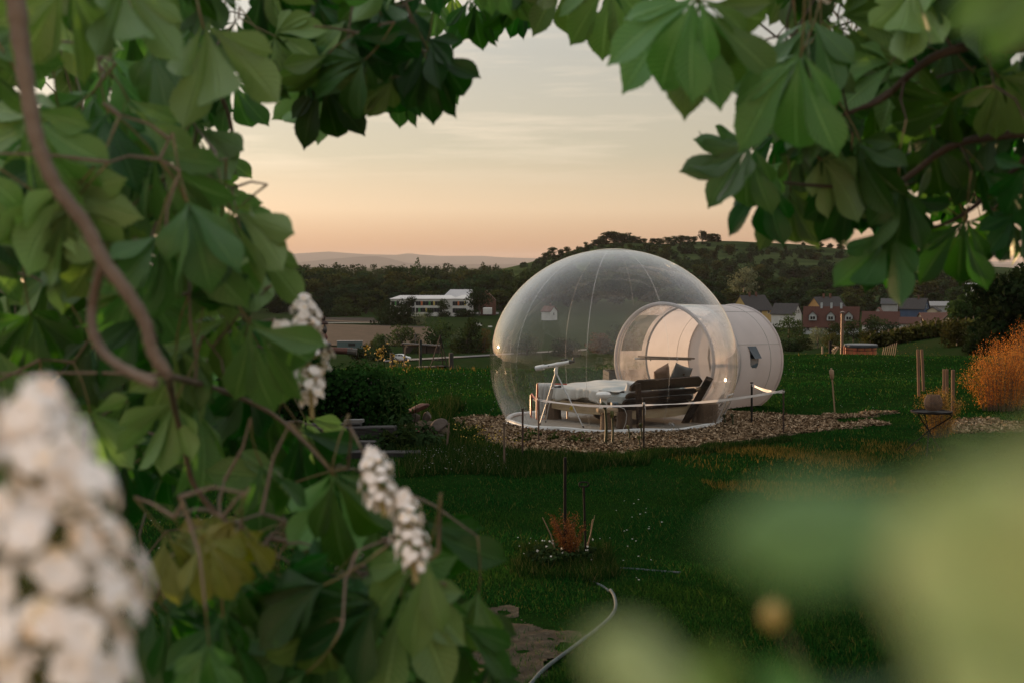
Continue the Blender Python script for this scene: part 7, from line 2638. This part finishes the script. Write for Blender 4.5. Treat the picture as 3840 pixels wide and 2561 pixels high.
# ---- right tree
ends, nodes = [], []
RT = thing('chestnut_tree', (3.6, 2.2, 0), 'horse chestnut whose drooping leaves hang into the upper right', 'tree')
MB().tube([(3.6, 2.2, -.3), (3.58, 2.2, .3), (3.5, 2.25, 1.6), (3.42, 2.3, 3.2), (3.35, 2.4, 4.6)], [.28, .21, .18, .16, .10], 14).build('trunk', M_BARKD, RT, smooth=True)
nodes += branch(RT, [(4300, -600, 80, 0), (3300, -260, 60, 0), (2600, 40, 40, 0), (2350, 110, 26, 0), (2240, 105, 24, 0), (2130, 140, 20, 0), (2030, 225, 14, .1), (1960, 255, 10, .1), (1880, 290, 7, .1)], 3.1, M_BARKD)
nodes += branch(RT, [(2600, 40, 34, 0), (2350, -60, 24, -.2), (2050, -90, 18, -.4), (1780, -60, 13, -.5), (1620, -20, 9, -.6), (1400, -60, 7, -.6)], 3.1, M_BARKD)
nodes += branch(RT, [(2700, 260, 34, .2), (2420, 300, 24, .2), (2200, 330, 18, .2), (2060, 420, 12, .2), (1930, 430, 9, .1), (1800, 420, 6, 0)], 3.1, M_BARKD)
nodes += branch(RT, [(2420, 300, 20, .2), (2300, 420, 14, .3), (2200, 500, 9, .3), (2090, 540, 6, .3)], 3.1, M_BARKD)
key(RT, [
    (1600, 4, 1520, 272, .225, 1, 4, 'n', .25, .1), (1606, 4, 1700, 268, .225, 1, 4, 'n', -.15, .1), (1602, 0, 1470, 222, .20, 1, 4, 'n', .3, .2), (1612, 4, 1765, 150, .18, 1, 3, 'n', .4, .2),
    (1396, -40, 1375, 160, .21, 1, 2, 'n', .15, .1), (1310, -60, 1290, 110, .20, 1, 4, 'n', .1, .1), (1200, -80, 1215, 28, .18, 1, 2, 'n', .1, .1), (1480, -40, 1395, 70, .16, 1, 3, 'd', .3, .1), (1505, -30, 1500, 100, .17, 1, 4, 'n', .2, .1),
    (1720, -60, 1735, 40, .15, 1, 4, 'n', .3, .1), (1830, -50, 1830, 52, .15, 1, 2, 'n', .2, .1),
    (1840, 130, 1798, 396, .215, 1, 4, 'n', .15, .1), (1846, 132, 1896, 330, .20, 1, 3, 'n', -.2, .1), (1835, 135, 1720, 330, .20, 1, 3, 'n', .5, .2), (1848, 130, 1930, 215, .16, 1, 3, 'n', .5, .2),
    (1712, 318, 1592, 376, .14, -1, 4, 'd', 1.0, .1), (1714, 330, 1596, 470, .17, -1, 4, 'd', .8, .1), (1725, 340, 1688, 515, .175, 1, 4, 'n', .2, .1),
    (1770, 420, 1715, 578, .17, 1, 4, 'd', .5, .1), (1815, 440, 1805, 602, .17, 1, 4, 'n', .2, .1), (1790, 300, 1770, 420, .15, 1, 4, 'd', .3, .1),
    (1914, 412, 1855, 572, .18, 1, 4, 'd', .3, .1), (1900, 410, 1830, 500, .16, 1, 3, 'd', .4, .2), (1925, 415, 1970, 560, .17, 1, 4, 'd', .4, .1), (1950, 420, 1925, 590, .17, 1, 3, 'd', .1, .1), (1990, 430, 2030, 540, .17, 1, 4, 'd', .1, .1),
    (2035, 530, 1990, 718, .185, -1, 4, 'd', .3, .1), (2040, 530, 2055, 690, .18, 1, 4, 'd', .1, .1), (2030, 540, 1965, 670, .17, 1, 3, 'd', .7, .1), (2048, 540, 2095, 670, .17, 1, 3, 'd', -.3, .1),
    (2216, 512, 2180, 690, .185, 1, 4, 'd', .1, .1), (2222, 512, 2280, 655, .18, 1, 4, 'd', -.2, .1), (2206, 515, 2135, 625, .17, 1, 3, 'd', .3, .1), (2225, 510, 2330, 590, .16, 1, 2, 'd', .1, .1),
    (2148, 250, 2128, 415, .20, 1, 2, 'd', .1, .1), (2156, 250, 2225, 390, .19, 1, 4, 'd', -.2, .1), (2140, 250, 2050, 370, .19, 1, 4, 'd', .2, .1), (2010, 212, 2003, 370, .185, 1, 4, 'd', .1, .1), (2016, 212, 2050, 305, .16, 1, 4, 'd', -.2, .1),
    (2035, -10, 2088, 98, .17, 1, 4, 'n', .1, .1), (2028, -10, 2020, 88, .16, 1, 4, 'n', .2, .1), (1950, 100, 1930, 190, .15, 1, 4, 'd', .1, .1), (2080, 90, 2075, 185, .16, 1, 4, 'd', .2, .1),
    (2270, 330, 2260, 500, .19, 1, 4, 'd', .1, .1), (2340, 300, 2330, 460, .19, 1, 2, 'd', .1, .1), (2320, 150, 2310, 290, .18, 1, 4, 'd', .3, .1), (2240, 180, 2225, 290, .17, 1, 4, 'd', .2, .1),
    (2320, 410, 2345, 560, .18, 1, 4, 'd', .2, .1), (2190, 60, 2180, 170, .17, 1, 4, 'd', .2, .1)], ends)
RIGHT = [(1700, -140), (2560, -140), (2560, 640), (2330, 625), (2180, 640), (2120, 520), (2060, 640), (1990, 660), (1950, 560), (1870, 545), (1800, 560), (1715, 500), (1700, 440), (1740, 340), (1740, 250), (1790, 160), (1770, 60)]
RH = [[(1830, 440), (1868, 400), (1875, 470), (1840, 500)]]
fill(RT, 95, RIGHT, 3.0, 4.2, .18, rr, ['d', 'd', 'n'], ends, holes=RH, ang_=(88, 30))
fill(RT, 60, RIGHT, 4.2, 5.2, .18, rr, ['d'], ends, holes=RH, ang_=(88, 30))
twigs(RT, ends, nodes, M_BARKD, rr)

r = np.random.default_rng(405)
bl = []
for k in range(60):
    x_, y_ = r.uniform(.9, 4.5), r.uniform(1.6, 6.5)
    bl.append(((x_, y_, 2.75 + .19 * y_ + r.uniform(.35, 1.6)), (.6, .6, .35)))
P, Dn = crown_points(r, 4200, bl)
k = P[:, 2] > 2.75 + .188 * P[:, 1]
link('shade_crown', np_mesh('shade_crown', leaf_quads(P[k], Dn[k], .20, r, .55), 4), MF['mid'], RT)  # added unseen canopy overhead, screening the right leaves from the sky

# ---- low shoot of the right tree, very near the lens
NS = thing('chestnut_sapling', (.62, .10, 0), 'young chestnut shoot so near that its pale leaves blur in the lower right', 'sapling')
MB().tube([(.62, .10, -.1), (.60, .14, 1.2), (.52, .22, 2.05), (.40, .30, 2.33)], [.012, .010, .006, .004], 8).build('stem', M_BARK, NS, smooth=True)
MB().tube([(.56, .18, 1.8), (.40, .30, 2.05), (.26, .42, 2.26)], [.006, .003, .001], 6).build('branch', M_BARK, NS, smooth=True)
for hx, hy, d_, tx, ty, td, size, face, shape, mat, roll, pitch in (
        (2420, 1150, .190, 1650, 1262, .205, .051, -1, 6, 'g', .45, .0), (2400, 1200, .20, 1780, 1330, .215, .038, -1, 6, 'd', .9, .0),
        (2600, 1420, .155, 2190, 1120, .15, .033, -1, 6, 'p', .1, .0), (2760, 1250, .155, 2240, 1170, .15, .032, -1, 6, 'p', .1, .0), (2640, 1220, .15, 2370, 985, .15, .019, -1, 6, 'p', .0, .0),
        (2540, 1850, .16, 2150, 1230, .155, .050, -1, 6, 'p', -.2, .0), (2780, 1600, .16, 2150, 1430, .155, .040, -1, 6, 'p', .0, .0), (2680, 1750, .16, 2180, 1540, .155, .038, -1, 6, 'p', .0, .0),
        (1740, 1720, .22, 1400, 1500, .22, .036, -1, 6, 'p', .2, 0), (1560, 1740, .22, 1640, 1530, .22, .020, -1, 6, 'g', .2, 0),
        (2150, 1540, .30, 1880, 1620, .30, .042, 1, 6, 'd', .8, 0), (1980, 1700, .28, 1780, 1560, .28, .028, 1, 6, 'g', .5, 0)):
    hub, tip = D(hx, hy, d_), D(tx, ty, td)
    put_leaf(NS, hub, tip - hub, size, face, shape, mat, roll, pitch)
bud = D(1775, 1412, .50)
MB().ball(bud, (.004, .004, .005), 8).build('bud', mk('amber_bud', (.42, .32, .10), rough=.5), NS, smooth=True)
MB().tube([bud, bud + Vector((.03, .01, -.05)), Vector((.26, .42, 2.26))], [.0005, .0006, .0008], 5).build('bud_stalk', M_BARK, NS, smooth=True)
# one pale leaf close overhead at the top right, on the right tree
put_leaf(RT, D(2420, -120, .62), D(2200, 40, .60) - D(2420, -120, .62), .062, 1, 2, 'n', .2, 0)
MB().tube([D(2420, -120, .62), D(2700, -400, .9), D(3300, -600, 1.6), D(4000, -700, 2.4)], [.002, .004, .008, .02], 6).build('branch', M_BARKD, RT, smooth=True)
